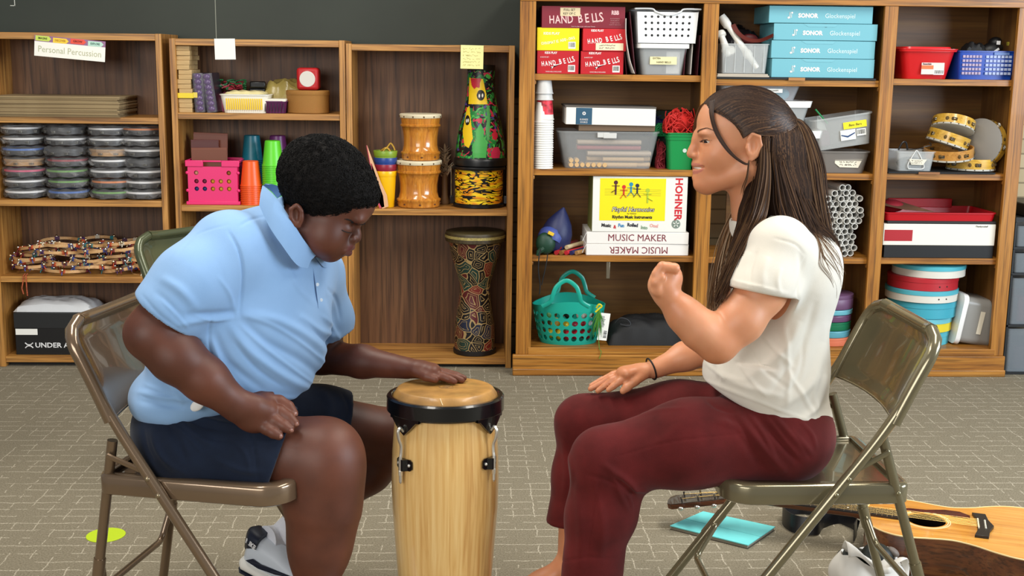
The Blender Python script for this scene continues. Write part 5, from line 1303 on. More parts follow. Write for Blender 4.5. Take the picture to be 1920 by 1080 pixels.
# brown box and white paper box on the bin
t, w, h = pbox('brown_tray', 'shallow brown box between the white box and the stick bin', 'box', 1085, 1228, 238, 249, YR+.05, .22, zt, mat('6a5540', .7)); zt2 = zt+h+.001
cx, w, h = span(1061, 1229, 208, 240, YR+.04)
t = thing('ream_box', 'white paper box with a blue-grey end panel on the stick bin', 'box', (cx, YR+.04, zt2), (0, R(.6), 0))
part(t, 'box_body', MB().bb(-w/2, 0, 0, w/2, .22, h), mat('e6e3da', .5), bevel=.0015)
part(t, 'top_sheet', MB().bb(-w/2-.004, .002, h+.0004, w/2+.002, .22, h+.008), mat('5c5650', .7), bevel=.001)
part(t, 'blue_panel', MB().bb(-w*.39, -.0008, .001, -w*.21, 0, h-.001), mat('27516a', .5)); text(t, 'BUSINESS', .010, face_M(-w*.30, -.0014, h*.3), wht, sx=.8); text(t, 'SOURCE', .010, face_M(-w*.30, -.0014, h*.14), wht, sx=.8)
part(t, 'round_emblem', MB().lathe([(.007, 0), (.007, .0006)], 20, rot=(R(90), 0, 0), c=(-w*.30, -.0006, h*.66)), wht)
text(t, 'B', .009, face_M(-w*.30, -.0016, h*.66), mat('27516a', .5), name='emblem_letter', bold=.0004)
# green bucket with red yarn; blue/green yarn
cx, w, h = span(1251, 1302, 250, 319, YR+.05)
t = thing('green_bucket', 'green plastic bucket with a white round sticker, beside the woman\'s face', 'bucket', (cx, YR+.085, zs+.0005))
gm = mat('0f8a45', .35)
part(t, 'bucket_body', MB().tub(w, .09, h, .84, .003, .014, .004), gm, True, ang=40)
part(t, 'rim_band', MB().tub(w+.005, .096, .018, .97, .004, .015, .003, c=(0, 0, h-.03)), gm, True, ang=40)
part(t, 'round_sticker', MB().lathe([(.0085, 0), (.0085, .001)], 20, rot=(R(90), 0, 0), c=(w*.13, -.0425, h*.52)), mat('c8d8cc', .6))
def yarn(n, box, r, seed, L=6, step=.03):
    rr = random.Random(seed); m = MB(); bx, by, bz = box
    for k in range(n):
        p = [Vector((rr.uniform(-bx, bx), rr.uniform(-by, by), rr.uniform(0, bz)))]
        for q in range(L):
            v = p[-1]+Vector((rr.uniform(-1, 1), rr.uniform(-1, 1), rr.uniform(-1, 1)))*step
            p.append(Vector((max(-bx, min(bx, v.x)), max(-by, min(by, v.y)), max(0, min(bz*(1-.5*(v.x/bx)**2), v.z)))))
        m.tube(bez(p, 3), r, 4)
    return m
def yarn_thing(name, label, loc, box, col, seed, n=70, r=.0022, core=True):
    t = thing(name, label, 'yarn', loc)
    part(t, 'core', MB().ball((0, 0, box[2]*.42), 1, 14, 9, (box[0]*.85, box[1]*.85, box[2]*.42)), mat(col, .9), True)
    s = part(t, 'strands', yarn(n, box, r, seed), mat(col, .7), True); s['kind'] = 'stuff'
yarn_thing('red_yarn', 'tangled red yarn spilling over the green bucket', (cx-.003, YR+.085, zs+h+.001), (.062, .04, .10), 'c22018', 3, 90)
yarn_thing('red_yarn', 'dark red yarn hanging between the stick bin and the green bucket', (X(1240, 290, YR+.1), YR+.12, zs+.001), (.016, .03, .135), '7c1420', 5, 40)
yarn_thing('blue_yarn', 'dark blue yarn bundle behind the green bucket at left', (X(1228, 220, YR+.2), YR+.24, zs+.13), (.05, .04, .10), '14205c', 8, 60)
yarn_thing('green_yarn', 'bright green yarn beside the red tangle over the stick bin\'s corner', (X(1238, 240, YR+.15), YR+.165, zs+.135), (.028, .03, .05), '148a4c', 9, 45)
solo('dark_box', MB().bb(-.085, 0, 0, .085, .09, .235), mat('16301f', .6), 'dark green box standing behind the red yarn', 'box', (X(1262, 220, YR+.25), YR+.245, zs+.0005), bevel=.002)
# --- A3 boxes
zs = ZA[2]
def mm_box(y0, y1, z, label, up):
    cx, w, h = span(1100 if up else 1099, 1291, y0, y1, YR+.03)
    t = thing('white_flat_box', label, 'box', (cx, YR+.03, z), (0, 0, R(-1 if up else .5)), 'flat white boxes under the harmonies box')
    part(t, 'box_body', MB().bb(-w/2, 0, 0, w/2, .25, h), mat('e6e2dc', .55), bevel=.002)
    part(t, 'open_flap', MB().add([(-w/2, 0, h), (-w/2-.018, -.004, h*.25), (-w/2-.015, .0, h*.2), (-w/2, .003, h), (-w/2, 0, h*.9), (-w/2, .02, h*.9)], [(0, 1, 2, 3), (0, 4, 1), (3, 2, 5)]), mat('d8d4ce', .6))
    mt = mat('7a2836', .6)
    text(t, 'MUSIC MAKER', .041, face_M(-.002 if up else .006, -.0006, h*.5, 0 if up else math.pi), mt, sx=.95)
    return w, h
w, h = mm_box(458, 479, zs+.0005, 'flat white box lettered upside down, at the bottom of the stack on the shelf', False)
w, h2_ = mm_box(435, 457, zs+.0015+h, 'flat white box lettered right way up, directly under the yellow and white box', True)
z = zs+.0025+h+h2_
cx, w, h = span(1111, 1288, 332, 436, YR+.03)
h = min(h, ZA[1]-.028-z)
t = thing('harmonies_box', 'large white box with yellow panel and dancing figures under the shelf with the sticks', 'box', (cx, YR+.03, z), (0, 0, R(-.5)))
part(t, 'box_body', MB().bb(-w/2, 0, 0, w/2, .2, h), mat('e4e3dc', .45), bevel=.0015)
part(t, 'side_edge', MB().bb(-w/2-.0012, .004, .002, -w/2-.0002, .196, h-.002), mat('7f8140', .6))
py0, py1 = .205*h, .965*h; pxa, pxb = -w*.425, w*.27
part(t, 'yellow_panel', MB().bb(pxa, -.0008, py0, pxb, 0.0002, py1), mat('f0dc10', .45))
pc = (pxa+pxb)/2
stv = MB()
for k in range(4): stv.tube([(pxa+.02, -.0012, py1-.045-.008*k), (pxb-.02, -.0012, py1-.047-.008*k)], .0005, 4)
part(t, 'music_staff', stv, mat('9a9030', .6))
def figure(x, z, s, cc, leg):
    m = MB(); y = -.0016
    m.lathe([(.0075*s, 0), (.0075*s, .0006)], 16, rot=(R(90), 0, 0), c=(x, y+.0006, z+.024*s))
    m.tube([(x, y, z+.016*s), (x, y, z-.004*s)], .0036*s, 6, flat=.3); m.tube([(x-.014*s, y, z+.012*s), (x+.014*s, y, z+.012*s)], .0032*s, 6, flat=.3)
    m.tube([(x, y, z-.002*s), (x+leg[0]*s, y, z-.02*s), ], .0035*s, 6, flat=.3); m.tube([(x, y, z-.002*s), (x+leg[1]*s, y, z-.016*s+leg[2]*s)], .0035*s, 6, flat=.3)
    part(t, 'dancing_figure', m, mat(cc, .6))
figure(pc-.072, py1-.045, 1.15, '4a1c20', (0, -.016, .004)); figure(pc-.038, py1-.062, 1.1, 'c8281c', (-.013, .01, .0)); figure(pc-.008, py1-.052, 1.15, '1f86a8', (-.014, .012, .0)); figure(pc+.018, py1-.056, 1.1, '22243e', (-.014, .014, -.004)); figure(pc+.062, py1-.078, 1.2, 'a8bc2c', (0, .018, .004))
text(t, 'Playful Harmonies', .0265, face_M(pc+.002, -.0012, py0+.047), mat('2a2410', .6), shear=.25, bold=.0016, sx=.92)
text(t, 'Playful Harmonies', .0265, face_M(pc+.002, -.0019, py0+.047), mat('f0ecd8', .6), shear=.25, bold=-.0003, sx=.92)
text(t, 'by Hohner', .009, face_M(pc-.002, -.0012, py0+.030), mat('2a2410', .6)); text(t, 'Rhythm Music Instruments', .018, face_M(pc, -.0012, py0+.015), mat('1c1a10', .6), bold=.0007, sx=.86)
tx = pxa+.004
for s_, cc, dz, wd in (('Music', '1c1a1e', 0, .052), ('&', 'c03038', -.006, .014), ('Fun', '2c7cb0', 0, .034), ('Rolled', '1c1a2e', .002, .056), ('Into', '7f9c80', -.008, .036), ('One!', 'e0a49c', 0, .04)):
    text(t, s_, .0195, face_M(tx+wd/2, -.0006, .115*h+dz, R(-4)), mat(cc, .6), bold=.0008, sx=.9); tx += wd+.003
arr = text(t, 'HOHNER', .042, face_M(w*.405, -.0006, h*.60, R(-90)), mat('c81826', .5), bold=.0012, sx=1.02)
part(t, 'round_emblem', MB().lathe([(.0185, 0), (.0185, .0008)], 28, rot=(R(90), 0, 0), c=(w*.39, -.0002, h*.15)), mat('77857a', .6)); em = MB()
for a in range(5): em.cyl((w*.39+.004*math.cos(a*1.257+.3), -.0014, h*.15+.004*math.sin(a*1.257+.3)), (w*.39+.014*math.cos(a*1.257+.3), -.0014, h*.15+.014*math.sin(a*1.257+.3)), .0022, 6)
part(t, 'emblem_mark', em, mat('dfe2da', .6))
# blue bag with green pouch, coloured sticks
cx = X(1033, 440, YR+.1)
t = thing('drawstring_bag', 'dark blue pointed bag with a green pouch at the left end of the shelf', 'bag', (cx, YR+.1, zs+.0005))
bl = mat('1c2450', .5, bump=.6, bscale=30)
part(t, 'blue_cloth', MB().lathe([(.02, .0), (.05, .01), (.068, .05), (.066, .09), (.052, .13), (.028, .165), (.004, .195)], 20, c=(.005, .0, 0)).xf(Matrix.Translation((0, 0, .004)) @ Matrix.Rotation(R(14), 4, 'Y')), bl, True)
part(t, 'light_blue_cuff', MB().lathe([(.05, 0), (.058, .02), (.054, .045), (.046, .055)], 20, cap0=False, cap1=False).xf(Matrix.Translation((-.008, -.036, .045)) @ Matrix.Rotation(R(-30), 4, 'X') @ Matrix.Rotation(R(16), 4, 'Y')), mat('3c4c92', .5, bump=.6, bscale=40), True)
part(t, 'green_pouch', MB().ball((-.026, -.062, .048), 1, 16, 10, (.042, .03, .047)).tube([(-.035, -.08, .03), (-.058, -.085, .012), (-.062, -.083, .0)], [.014, .010, .006], 8), mat('123a28', .5, bump=.6, bscale=40), True)
part(t, 'yellow_tag', MB().box((-.006, -.082, .092), (.026, .012, .014), (0, R(25), 0)), mat('e0b82c', .6), bevel=.002)
part(t, 'black_drawstring', MB().tube(bez([(-.046, -.085, .03), (-.056, -.118, .0), (-.058, -.123, -.06), (-.05, -.12, -.12), (-.052, -.118, -.16)], 5), .0026, 6).tube(bez([(-.02, -.088, .01), (-.022, -.12, -.005), (-.032, -.125, -.06), (-.044, -.121, -.12)], 5), .0026, 6), mat('0a0a0c', .7), True)
sx0 = X(1068, 470, YR+.03)
for k, (cc, ang, dx, zz, nm) in enumerate((('a81c26', 28, -.045, .010, 'crimson'), ('8a5a2a', 33, -.025, .010, 'brown'), ('c02634', 36, -.003, .010, 'bright red'), ('252a5c', 38, .018, .010, 'navy blue'), ('a87c48', 40, .040, .010, 'tan'), ('7c1c24', 30, -.03, .030, 'dark red'), ('c8b48c', 34, .0, .030, 'cream'))):
    o = solo('painted_stick', MB().cyl((0, 0, 0), (0, .17, 0), .0095, 12), mat(cc, .45), '%s wooden stick in the little heap left of the flat white boxes' % nm, 'stick', (sx0+dx-.012, YR+.028+(.02 if zz > .02 else 0), zs+zz), (R(1), 0, R(-ang)), 'painted sticks left of the flat white boxes', smooth=True, ang=40)
# --- A4 teal basket
zs = ZA[3]
def teal():
    cx, w, h = span(998, 1135, 565, 648, YR+.12)
    t = thing('teal_basket', 'teal oval plastic tote basket with round holes and two loop handles', 'basket', (X(1066, 610, YR+.12), YR+.125, zs+.0005))
    m_ = mat('12a08c', .32)
    a0, b0, a1, b1 = .122, .085, .158, .112; H = .165
    nU, nV = 96, 40
    rows = [(k, .034+.0245*k+.004) for k in range(4)]
    def ptA(u, v, off=0):
        th = 2*math.pi*u; z = H*v
        f = v**.8; a = a0+(a1-a0)*f-off; b = b0+(b1-b0)*f-off
        return Vector((a*math.cos(th), b*math.sin(th), z))
    per = math.pi*(3*(a1+b1)-math.sqrt((3*a1+b1)*(a1+3*b1)))*.93
    ncol = 24
    # shell split into cells, each cell around a hole (holes really open)
    m = MB(); n8 = 16
    zc_ = [0.012]+[.012+.034*(k+1) for k in range(4)]  # cell borders
    zc_ = [z/H for z in zc_]
    for c in range(ncol):
        for r_ in range(4):
            u0, u1 = c/ncol, (c+1)/ncol; v0, v1 = zc_[r_], zc_[r_+1]; uc, vc = (u0+u1)/2, (v0+v1)/2
            k = .82 if r_ > 0 else .7
            hu = (u1-u0)/2*.70; hv = (v1-v0)/2*.70
            out = []; inn = []
            for i in range(n8):
                a = 2*math.pi*i/n8; ca, sa = math.cos(a), math.sin(a); q = 1/max(abs(ca), abs(sa))
                out.append((uc+(u1-u0)/2*ca*q, vc+(v1-v0)/2*sa*q)); inn.append((uc+hu*ca, vc+hv*sa))
            vs = [ptA(u, v) for u, v in out]+[ptA(u, v) for u, v in inn]+[ptA(u, v, .003) for u, v in out]+[ptA(u, v, .003) for u, v in inn]
            fs = []
            for i in range(n8):
                j = (i+1) % n8; fs += [(i, j, n8+j, n8+i), (2*n8+i, 3*n8+i, 3*n8+j, 2*n8+j), (n8+i, n8+j, 3*n8+j, 3*n8+i)]
            m.add(vs, fs)
    # base and upper band with rising handles front and back
    ring0 = [ptA(i/96, .0) for i in range(96)]; ring1 = [ptA(i/96, zc_[0]) for i in range(96)]
    m.add(ring0+ring1, [(i, (i+1) % 96, 96+(i+1) % 96, 96+i) for i in range(96)]+[tuple(reversed(range(96)))])
    part(t, 'perforated_shell', m, m_, True, ang=35)
    # band: top edge height varies (dips at the ends, high at the handles)
    band = MB(); z0 = zc_[-1]
    def top(u):
        th = 2*math.pi*u; s = abs(math.sin(th)); return H*z0+.018+.028*max(0, s)**3
    vs = []; N = 96
    for i in range(N):
        u = i/N; p = ptA(u, z0); q = ptA(u, 1.0); tt = top(u)
        vs += [p, Vector((q.x, q.y, tt)), Vector((q.x*.975, q.y*.975, tt)), Vector((p.x*.975, p.y*.975, p.z))]
    fs = []
    for i in range(N):
        j = (i+1) % N
        for k in range(4): fs.append((i*4+k, j*4+k, j*4+(k+1) % 4, i*4+(k+1) % 4))
    part(t, 'rim_band', band.add(vs, fs), m_, True, ang=50)
    for s in (-1, 1):
        xx = -.022 if s < 0 else .022
        y = s*b1*1.02
        hp = bez([(xx-.10, y*.86, .172), (xx-.066, y*.95, .195), (xx-.056, y, .225), (xx-.04, y, .262), (xx, y*.98, .286), (xx+.04, y, .262), (xx+.056, y, .225), (xx+.066, y*.95, .195), (xx+.10, y*.86, .172)], 6)
        part(t, 'handle', MB().tube(hp, .0095, 10, flat=.45, up=(0, 1, 0)), m_, True)
    tg = thing_tag = part(t, 'price_tag', MB().box((.142, -.098, .085), (.042, .0015, .118), (0, R(7), R(8))), paper)
    rr = random.Random(4); mm = MB()
    for k in range(11): mm.box((-.008+rr.uniform(-.002, .002), -.0012, .045-.0045*k), (.012+rr.uniform(0, .008), .0005, .0015))
    for k in range(9): mm.box((.010, -.0012, -.018-.0035*k), (.014, .0005, rr.choice((.001, .002))))
    mm.xf(Matrix.Translation((.142, -.0985, .085)) @ Matrix.Rotation(R(8), 4, 'Z') @ Matrix.Rotation(R(7), 4, 'Y')); part(tg, 'print', mm, ink)
    return t
tb = teal()
tx, ty = tb.location.x, tb.location.y
eggs = [('c22030', 'red'), ('c0182c', 'crimson'), ('e2c62c', 'yellow'), ('d8b828', 'mustard'), ('e6e2d8', 'white'), ('cfd6d8', 'pale grey'), ('b81c2c', 'scarlet'), ('a8283c', 'dark red'), ('16201c', 'black'), ('c8a03c', 'ochre'), ('4c8a4c', 'green'), ('d8d0c0', 'cream')]
lay = [(-.08, -.03, .04, 2), (-.045, -.05, .04, 3), (-.01, -.055, .038, 0), (.03, -.05, .04, 1), (.07, -.035, .038, 6), (-.06, -.035, .085, 9), (-.02, -.05, .085, 2), (.015, -.055, .085, 7), (.055, -.045, .085, 0), (-.0, -.0, .12, 8), (.05, -.04, .128, 4), (.09, -.02, .085, 5), (.08, -.02, .128, 11), (-.08, -.0, .11, 10)]
for k, (x, y, z, c) in enumerate(lay):
    solo('egg_shaker', MB().ball((0, 0, 0), .021, 14, 10, (1, 1, 1.3), (rr.random()*3, rr.random()*3, 0)), mat(eggs[c][0], .35), '%s egg shaker in the teal basket, %s' % (eggs[c][1], ('low on the left', 'low left of centre', 'low in the centre', 'low right of centre', 'low on the right', 'mid height on the left', 'mid height left of centre', 'mid height in the centre', 'mid height on the right', 'at the back of the middle', 'near the rim right of centre', 'mid height at the far right', 'near the rim at the right', 'near the rim at the left')[k]), 'shaker', (tx+x, ty+y, zs+z), group='egg shakers in the teal basket', smooth=True)
# greenery and yellow ribbon by the tag
gr = MB(); rr = random.Random(6)
for k in range(26):
    a = rr.uniform(-1, 1); b0 = Vector((.002*a, 0, 0)); L_ = rr.uniform(.05, .13); dx = rr.uniform(-.028, .018)
    gr.tube([b0, b0+Vector((dx*.4, -.004, -L_*.35)), b0+Vector((dx, -.004+rr.uniform(-.004, .004), -L_*.7)), b0+Vector((dx*1.2, 0, -L_))], [.0012, .0018, .0014, .0006], 4)
t = thing('green_tassel', 'green raffia tassel with yellow bow tied to the teal basket\'s rim', 'tassel', (tx+.118, ty-.104, zs+.165))
part(t, 'strands', gr, mat('4c8a2c', .7), True)['kind'] = 'stuff'
part(t, 'yellow_bow', MB().tube(bez([(-.01, 0, .004), (.0, -.006, .02), (.012, -.004, .012), (0, -.004, 0), (-.014, -.004, -.014)], 5), .004, 6), mat('d8cc1c', .5), True)
part(t, 'long_strand', MB().tube(bez([(.0, -.006, -.10), (.004, -.026, -.165), (.012, -.03, -.18), (.004, -.034, -.21)], 5), .0014, 5), mat('4c8a2c', .7), True)
bx = X(1215, 620, YR+.12)
t = thing('black_cloth_bag', 'limp black cloth bag lying behind the woman\'s hand on the bottom shelf', 'bag', (bx, YR+.14, zs+.0005))
part(t, 'bag_body', crumple(.36, .2, .145, 41, 30, 18).xf(Matrix.Translation((0, 0, 0))), mat('0b0b0d', .7, bump=.5, bscale=25), True, ang=60)
part(t, 'cord_loop', MB().tube(bez([(-.15, -.06, .09), (-.13, -.075, .115), (-.10, -.08, .11), (-.085, -.08, .09), (-.10, -.082, .082), (-.13, -.078, .09)], 5), .0022, 6), mat('303236', .5), True)
# ================================================================ bay B
zs = ZB[0]
solo('black_foam_board', MB().bb(-.335, 0, 0, .325, .3, .008), mat('101012', .6), 'thin black board lying on the upper middle shelf under the blue boxes', 'board', ((BAY[1][0]+BAY[1][1])/2, YR+.012, zs+.0005), bevel=.001)
zb = zs+.009
solo('brown_tape', MB().bb(-.034, 0, 0, .034, .0015, .012), mat('a87440', .6), 'short strip of brown tape on the edge of the black board', 'tape', (X(1494, 148, YR+.01), YR+.009, zs-.003))
sb = [mat('6fb0bd', .5), mat('66a6b6', .5), mat('5d9cae', .5), mat('4f8ea4', .5)]
sb = [mat('6cadba', .5)]*4
zz = zb+.0005
names_ = ['bottom blue glockenspiel box of the four, resting on the black board', 'second blue glockenspiel box from the bottom with a crease in its flap', 'third blue glockenspiel box from the bottom, sticking out right', 'topmost blue glockenspiel box of the four under the top rail']
tops = [(1447, 1639, 109, 145), (1446, 1641, 75, 109), (1451, 1645, 43, 75), (1442, 1637, 9, 42)]
for k, (a, b, c_, d_) in enumerate(tops):
    cx, w, h = span(a, b, c_, d_, YR+.03)
    t = thing('glockenspiel_box', names_[k], 'box', (cx, YR+.03, zz), (0, 0, R((-.4, .5, -.6, .3)[k])), 'pale blue boxes stacked on the middle top shelf')
    part(t, 'box_body', MB().bb(-w/2, 0, 0, w/2, .26, h-.0015), sb[k], bevel=.0015)
    if k != 3:
        part(t, 'lid_flap', MB().add([(-w*.22, -.0008, h-.002), (w*.12, -.0008, h-.002), (w*.09, -.0012, h-.014), (-w*.17, -.0012, h-.014)], [(0, 3, 2, 1)]), mat('6fb0bd', .5))
    text(t, 'SONOR', .0235, face_M(-w*.125, -.0006, h*.42), wht, bold=.0011, sx=.98); text(t, 'Glockenspiel', .0255, face_M(w*.185, -.0006, h*.42), mat('d4e6e8', .6), sx=.95)
    lg = MB().tube([(-w*.30, -.001, h*.26), (-w*.30, -.001, h*.62)], .0014, 5).ball((-w*.312, -.001, h*.30), .0042, 8, 5, (1, .2, 1)).tube([(-w*.285, -.001, h*.5), (-w*.285, -.001, h*.3)], .0012, 5).ball((-w*.28, -.001, h*.58), .0042, 8, 5, (1, .2, 1))
    part(t, 'emblem', lg, wht)
    if k == 2: part(t, 'thumb_hole', MB().lathe([(.008, 0), (.008, .0006)], 16, rot=(R(90), 0, 0), c=(0, -.0002, h-.008)), mat('2c3a3c', .8))
    zz += h
# clear bin of recorders
cx, w, h = span(1352, 1441, 80, 136, YR+.035)
solo('magazine', MB().bb(-.11, 0, 0, .105, .2, .006).bb(-.108, .002, .0065, .1, .2, .012), mat('b8ad9c', .6), 'thin pile of pale papers under the clear bin of recorders', 'papers', (cx-.004, YR+.02, zb+.0005))
zb2 = zb+.014
t = thing('recorder_bin', 'small clear bin holding white recorders on the upper middle shelf', 'bin', (cx-.0, YR+.035+.09, zb2))
part(t, 'bin_body', MB().tub(w, .18, h, .92, .002, .008, .004), mat('dfe3e2', .2, alpha=.3), True, ang=40)
rb = MB()
for k in range(5): rb.bb(-w*.4+k*w*.2-.001, -.0895, .005, -w*.4+k*w*.2+.001, -.088, h*.95)
part(t, 'ribs', rb, mat('dfe3e2', .2, alpha=.5))
iv = mat('e6e3da', .35)
def recorder(a, b, r, label):
    a = Vector(a); b = Vector(b); d = b-a; q = d.to_track_quat('Z', 'Y').to_matrix().to_4x4(); L_ = d.length
    t = thing('recorder', label, 'recorder', a, (0, 0, 0), 'white recorders')
    m = MB().lathe([(r*.55, 0), (r*.8, .004), (r*.95, L_*.2), (r*1.35, L_*.24), (r*1.35, L_*.30), (r, L_*.33), (r*.8, L_*.78), (r*1.3, L_*.82), (r*1.35, L_*.9), (r*1.15, L_)], 20)
    m.xf(q); part(t, 'tube', m, iv, True, ang=50)
    mm = MB()
    for k in range(5): mm.ball((0, -r*.92, L_*(.4+.08*k)), .0028, 6, 4, (1, .4, 1))
    part(t, 'finger_holes', mm.xf(q), mat('3a3832', .8))
recorder(P(1420, 128, YR+.05), P(1352, 30, YR+.09), .014, 'long white recorder standing out of the clear bin, leaning left')
recorder(P(1366, 105, YR+.05), P(1350, 60, YR+.10), .016, 'white recorder with its round end forward at the left of the clear bin')
solo('white_recorder', MB().lathe([(.019, 0), (.02, .012), (.014, .03)], 20, rot=(R(90), 0, 0)).lathe([(.008, 0.001), (.013, .002)], 20, rot=(R(90), 0, 0)), iv, 'round open end of a white recorder at the front of the clear bin', 'recorder', tuple(P(1369, 95, YR+.075)), smooth=True, ang=40)
t = thing('dark_plastic_bag', 'crumpled dark plastic bag behind the recorders under the top rail', 'bag', (cx+.01, YR+.22, zb+.0005))
part(t, 'bag_body', crumple(.2, .16, .26, 17, 24, 16), mat('1c1a20', .25, bump=1., bscale=18, coat=.2), True)
part(t, 'red_patch', MB().ball((.03, -.075, .155), .03, 10, 7, (1.2, .3, .7)), mat('5c1418', .5), True)
solo('leather_strap', ribbon([P(1374, 46, YR+.08), P(1384, 62, YR+.06), P(1402, 74, YR+.05), P(1425, 76, YR+.05), P(1450, 66, YR+.02)], .022, .0025, ((.2, .6, 1), (0, 1, .5))), mat('5c2018', .5), 'reddish brown leather strap with pale edge curving above the recorder bin', 'strap', smooth=True)
# --- B2
zs = ZB[1]
def lidded(name, label, x0, x1, y0, y1, yl, Y, d, z, bodym, lidm, taper=.86, group=None, rot=(0, 0, 0), contents=None):
    cx, w, h = span(x0, x1, y0, y1, Y)
    t = thing(name, label, 'bin', (cx, Y+d/2, z), rot, group)
    lh = h*(yl-y0)/(y1-y0)
    part(t, 'bin_body', MB().tub(w*.94, d-.015, h-lh*.5, taper, .0022, .02, .004), bodym, True, ang=40)
    if lidm: part(t, 'lid', MB().tub(w, d, lh, .97, .012, .022, .001, c=(0, 0, h-lh)).bb(-w*.47, -d*.46, h-lh*.5, w*.47, d*.46, h-.002), lidm, True, ang=40)
    return t, w, h
wl = mat('e9e9e6', .35)
t, w, h = lidded('storage_bin', 'bottom translucent bin with white lid of the stack behind the woman\'s ponytail', 1345, 1543, 248, 327, 262, YR+.04, .2, zs+.0005, frost, wl)
part(t, 'contents', MB().bb(-w*.36, -.07, .006, w*.36, .07, h*.6), mat('8a8078', .8), bevel=.02); z = zs+.0015+h
t, w, h = lidded('storage_bin', 'second translucent bin with white lid, upside of the stack behind the woman\'s head', 1345, 1524, 193, 248, 205, YR+.04, .2, z, frost, wl)
part(t, 'contents', MB().bb(-w*.36, -.07, .006, w*.36, .07, h*.55), mat('7c9a80', .8), bevel=.02); z += h+.001
t, w, h = lidded('storage_bin', 'top clear bin with purple lid and teal things inside, under the black board', 1345, 1508, 157, 193, 162, YR+.04, .2, z, mat('cfd2d8', .2, alpha=.25), mat('5c4a70', .4))
part(t, 'teal_contents', MB().ball((w*.26, -.03, h*.33), .04, 12, 8, (1.1, .8, .7)), mat('2f9aac', .6), True); part(t, 'purple_contents', MB().ball((-w*.2, -.03, h*.33), .04, 12, 8, (1.4, .8, .6)), mat('6a4a50', .6), True); part(t, 'yellow_contents', MB().ball((.02, -.035, h*.35), .03, 12, 8, (1.2, .7, .8)), mat('b8a048', .6), True)
lb = part(t, 'name_label', MB().bb(w*.02, -.0975, h*.42, w*.25, -.0965, h*.62), paper); text(t, 'JAW HARPS', .009, face_M(w*.14, -.0979, h*.52), ink)
# right: lower grey bin, tilted clear bin
cx, w, h = span(1536, 1632, 285, 326, YR+.04)
t = thing('grey_tub', 'low smoke-grey tub with a cream label under the tilted clear bin', 'tub', (cx, YR+.13, zs+.0005))
part(t, 'tub_body', MB().tub(w, .17, h, .84, .002, .025, .005), mat('8c8680', .3, alpha=.6), True, ang=40)
part(t, 'contents', MB().bb(-w*.34, -.06, .006, w*.34, .06, h*.7), mat('4a4440', .8), bevel=.015)
lb = part(t, 'name_label', MB().add([(x_, -.0795, z_) for x_, z_ in ((-w*.18, h*.62), (w*.36, h*.66), (w*.28, h*.25), (-w*.08, h*.27), (-w*.18, h*.45))], [(0, 4, 3, 2, 1)]), mat('e0d8c4', .7)); scribble(t, w*.08, h*.45, w*.34, h*.26, 2, -.0805, r=.0007)
zt = zs+h
cx, w, h = span(1533, 1642, 226, 284, YR+.04)
t = thing('tilted_bin', 'clear shoe-box bin with a yellow handwritten label, tilted up on the right', 'bin', (cx-.003, YR+.13, zt+.018), (0, R(-9), 0))
part(t, 'bin_body', MB().tub(w*1.02, .18, h*1.02, .88, .002, .02, .006), mat('cfd2d0', .25, alpha=.35), True, ang=40)
part(t, 'yellow_label', MB().bb(0, -.0915, h*.58, w*.4, -.0905, h*.80), mat('f0e014', .6)); text(t, 'Bass Bars', .0145, face_M(w*.2, -.0921, h*.69), ink, shear=.2)
st_ = part(t, 'white_sticker', MB().bb(-w*.06, -.0895, h*.22, w*.2, -.0885, h*.55), paper, bevel=.004); part(t, 'blue_swoosh_print', MB().add([(x_, -.0902, z_) for x_, z_ in ((-w*.05, h*.42), (w*.06, h*.36), (w*.19, h*.45), (w*.19, h*.41), (w*.06, h*.30), (-w*.05, h*.38))], [(5, 4, 3, 2, 1, 0)]), mat('2a4470', .6))
barcode(t, w*.30, -.0880, h*.42, w*.16, h*.22)
part(t, 'purple_contents', MB().bb(-w*.4, -.06, .01, -w*.2, .06, h*.6), mat('8c6a74', .5, alpha=.8), bevel=.01)
solo('zip_bag', MB().add([(0, 0, 0), (.05, .0, -.03), (.02, .01, .052), (0.0, .01, .05), (0.001, .003, 0), (.05, .003, -.03), (.02, .013, .052), (.0, .013, .05)], [(0, 1, 2, 3), (7, 6, 5, 4), (0, 4, 5, 1), (1, 5, 6, 2), (2, 6, 7, 3), (3, 7, 4, 0)]), mat('c8d0c8', .2, alpha=.5), 'clear zip bag with green seal sticking up at the tilted bin', 'bag', tuple(P(1532, 240, YR+.12)))
solo('green_zip', MB().cyl(tuple(P(1529, 205, YR+.115)), tuple(P(1552, 232, YR+.115)), .0035, 8), mat('1f8a4c', .5), 'thin green zip strip of the clear bag at the tilted bin', 'zip strip')
# --- B3 pipes
zs = ZB[2]
pw = mat('d2d0ca', .35)
pipe_c = []
rows = 13
pr = .0134
x0 = X(1530, 470, YR+.02)
rr = random.Random(11)
prof_x = [(1548, 1614)]*3+[(1545, 1616)]*3+[(1546, 1622)]*3+[(1546, 1620)]*2+[(1552, 1608)]+[(1572, 1606)]
z = zs+pr+.001
for k, (a, b) in enumerate(prof_x):
    xa, xb = X(a, 430, YR+.02)+pr, X(b, 430, YR+.02)-pr
    n = int((xb-xa)/(2*pr+.0008))+1
    off = pr if k % 2 else 0
    for i in range(n):
        xx = xa+i*(2*pr+.0010)+off*.9
        if xx > xb+.008: continue
        pipe_c.append((xx, z+rr.uniform(-.0006, .0006), rr.uniform(0, .035)))
    z += pr*1.745
pm = MB().lathe([(pr, 0), (pr, .25)], 20, cap0=False, cap1=False).lathe([(pr-.0028, 0), (pr, 0)], 20, cap0=False, cap1=False).lathe([(pr-.0028, 0), (pr-.0028, .25)], 20, cap0=False, cap1=False).xf(Matrix.Rotation(R(-90), 4, 'X'))
me = None
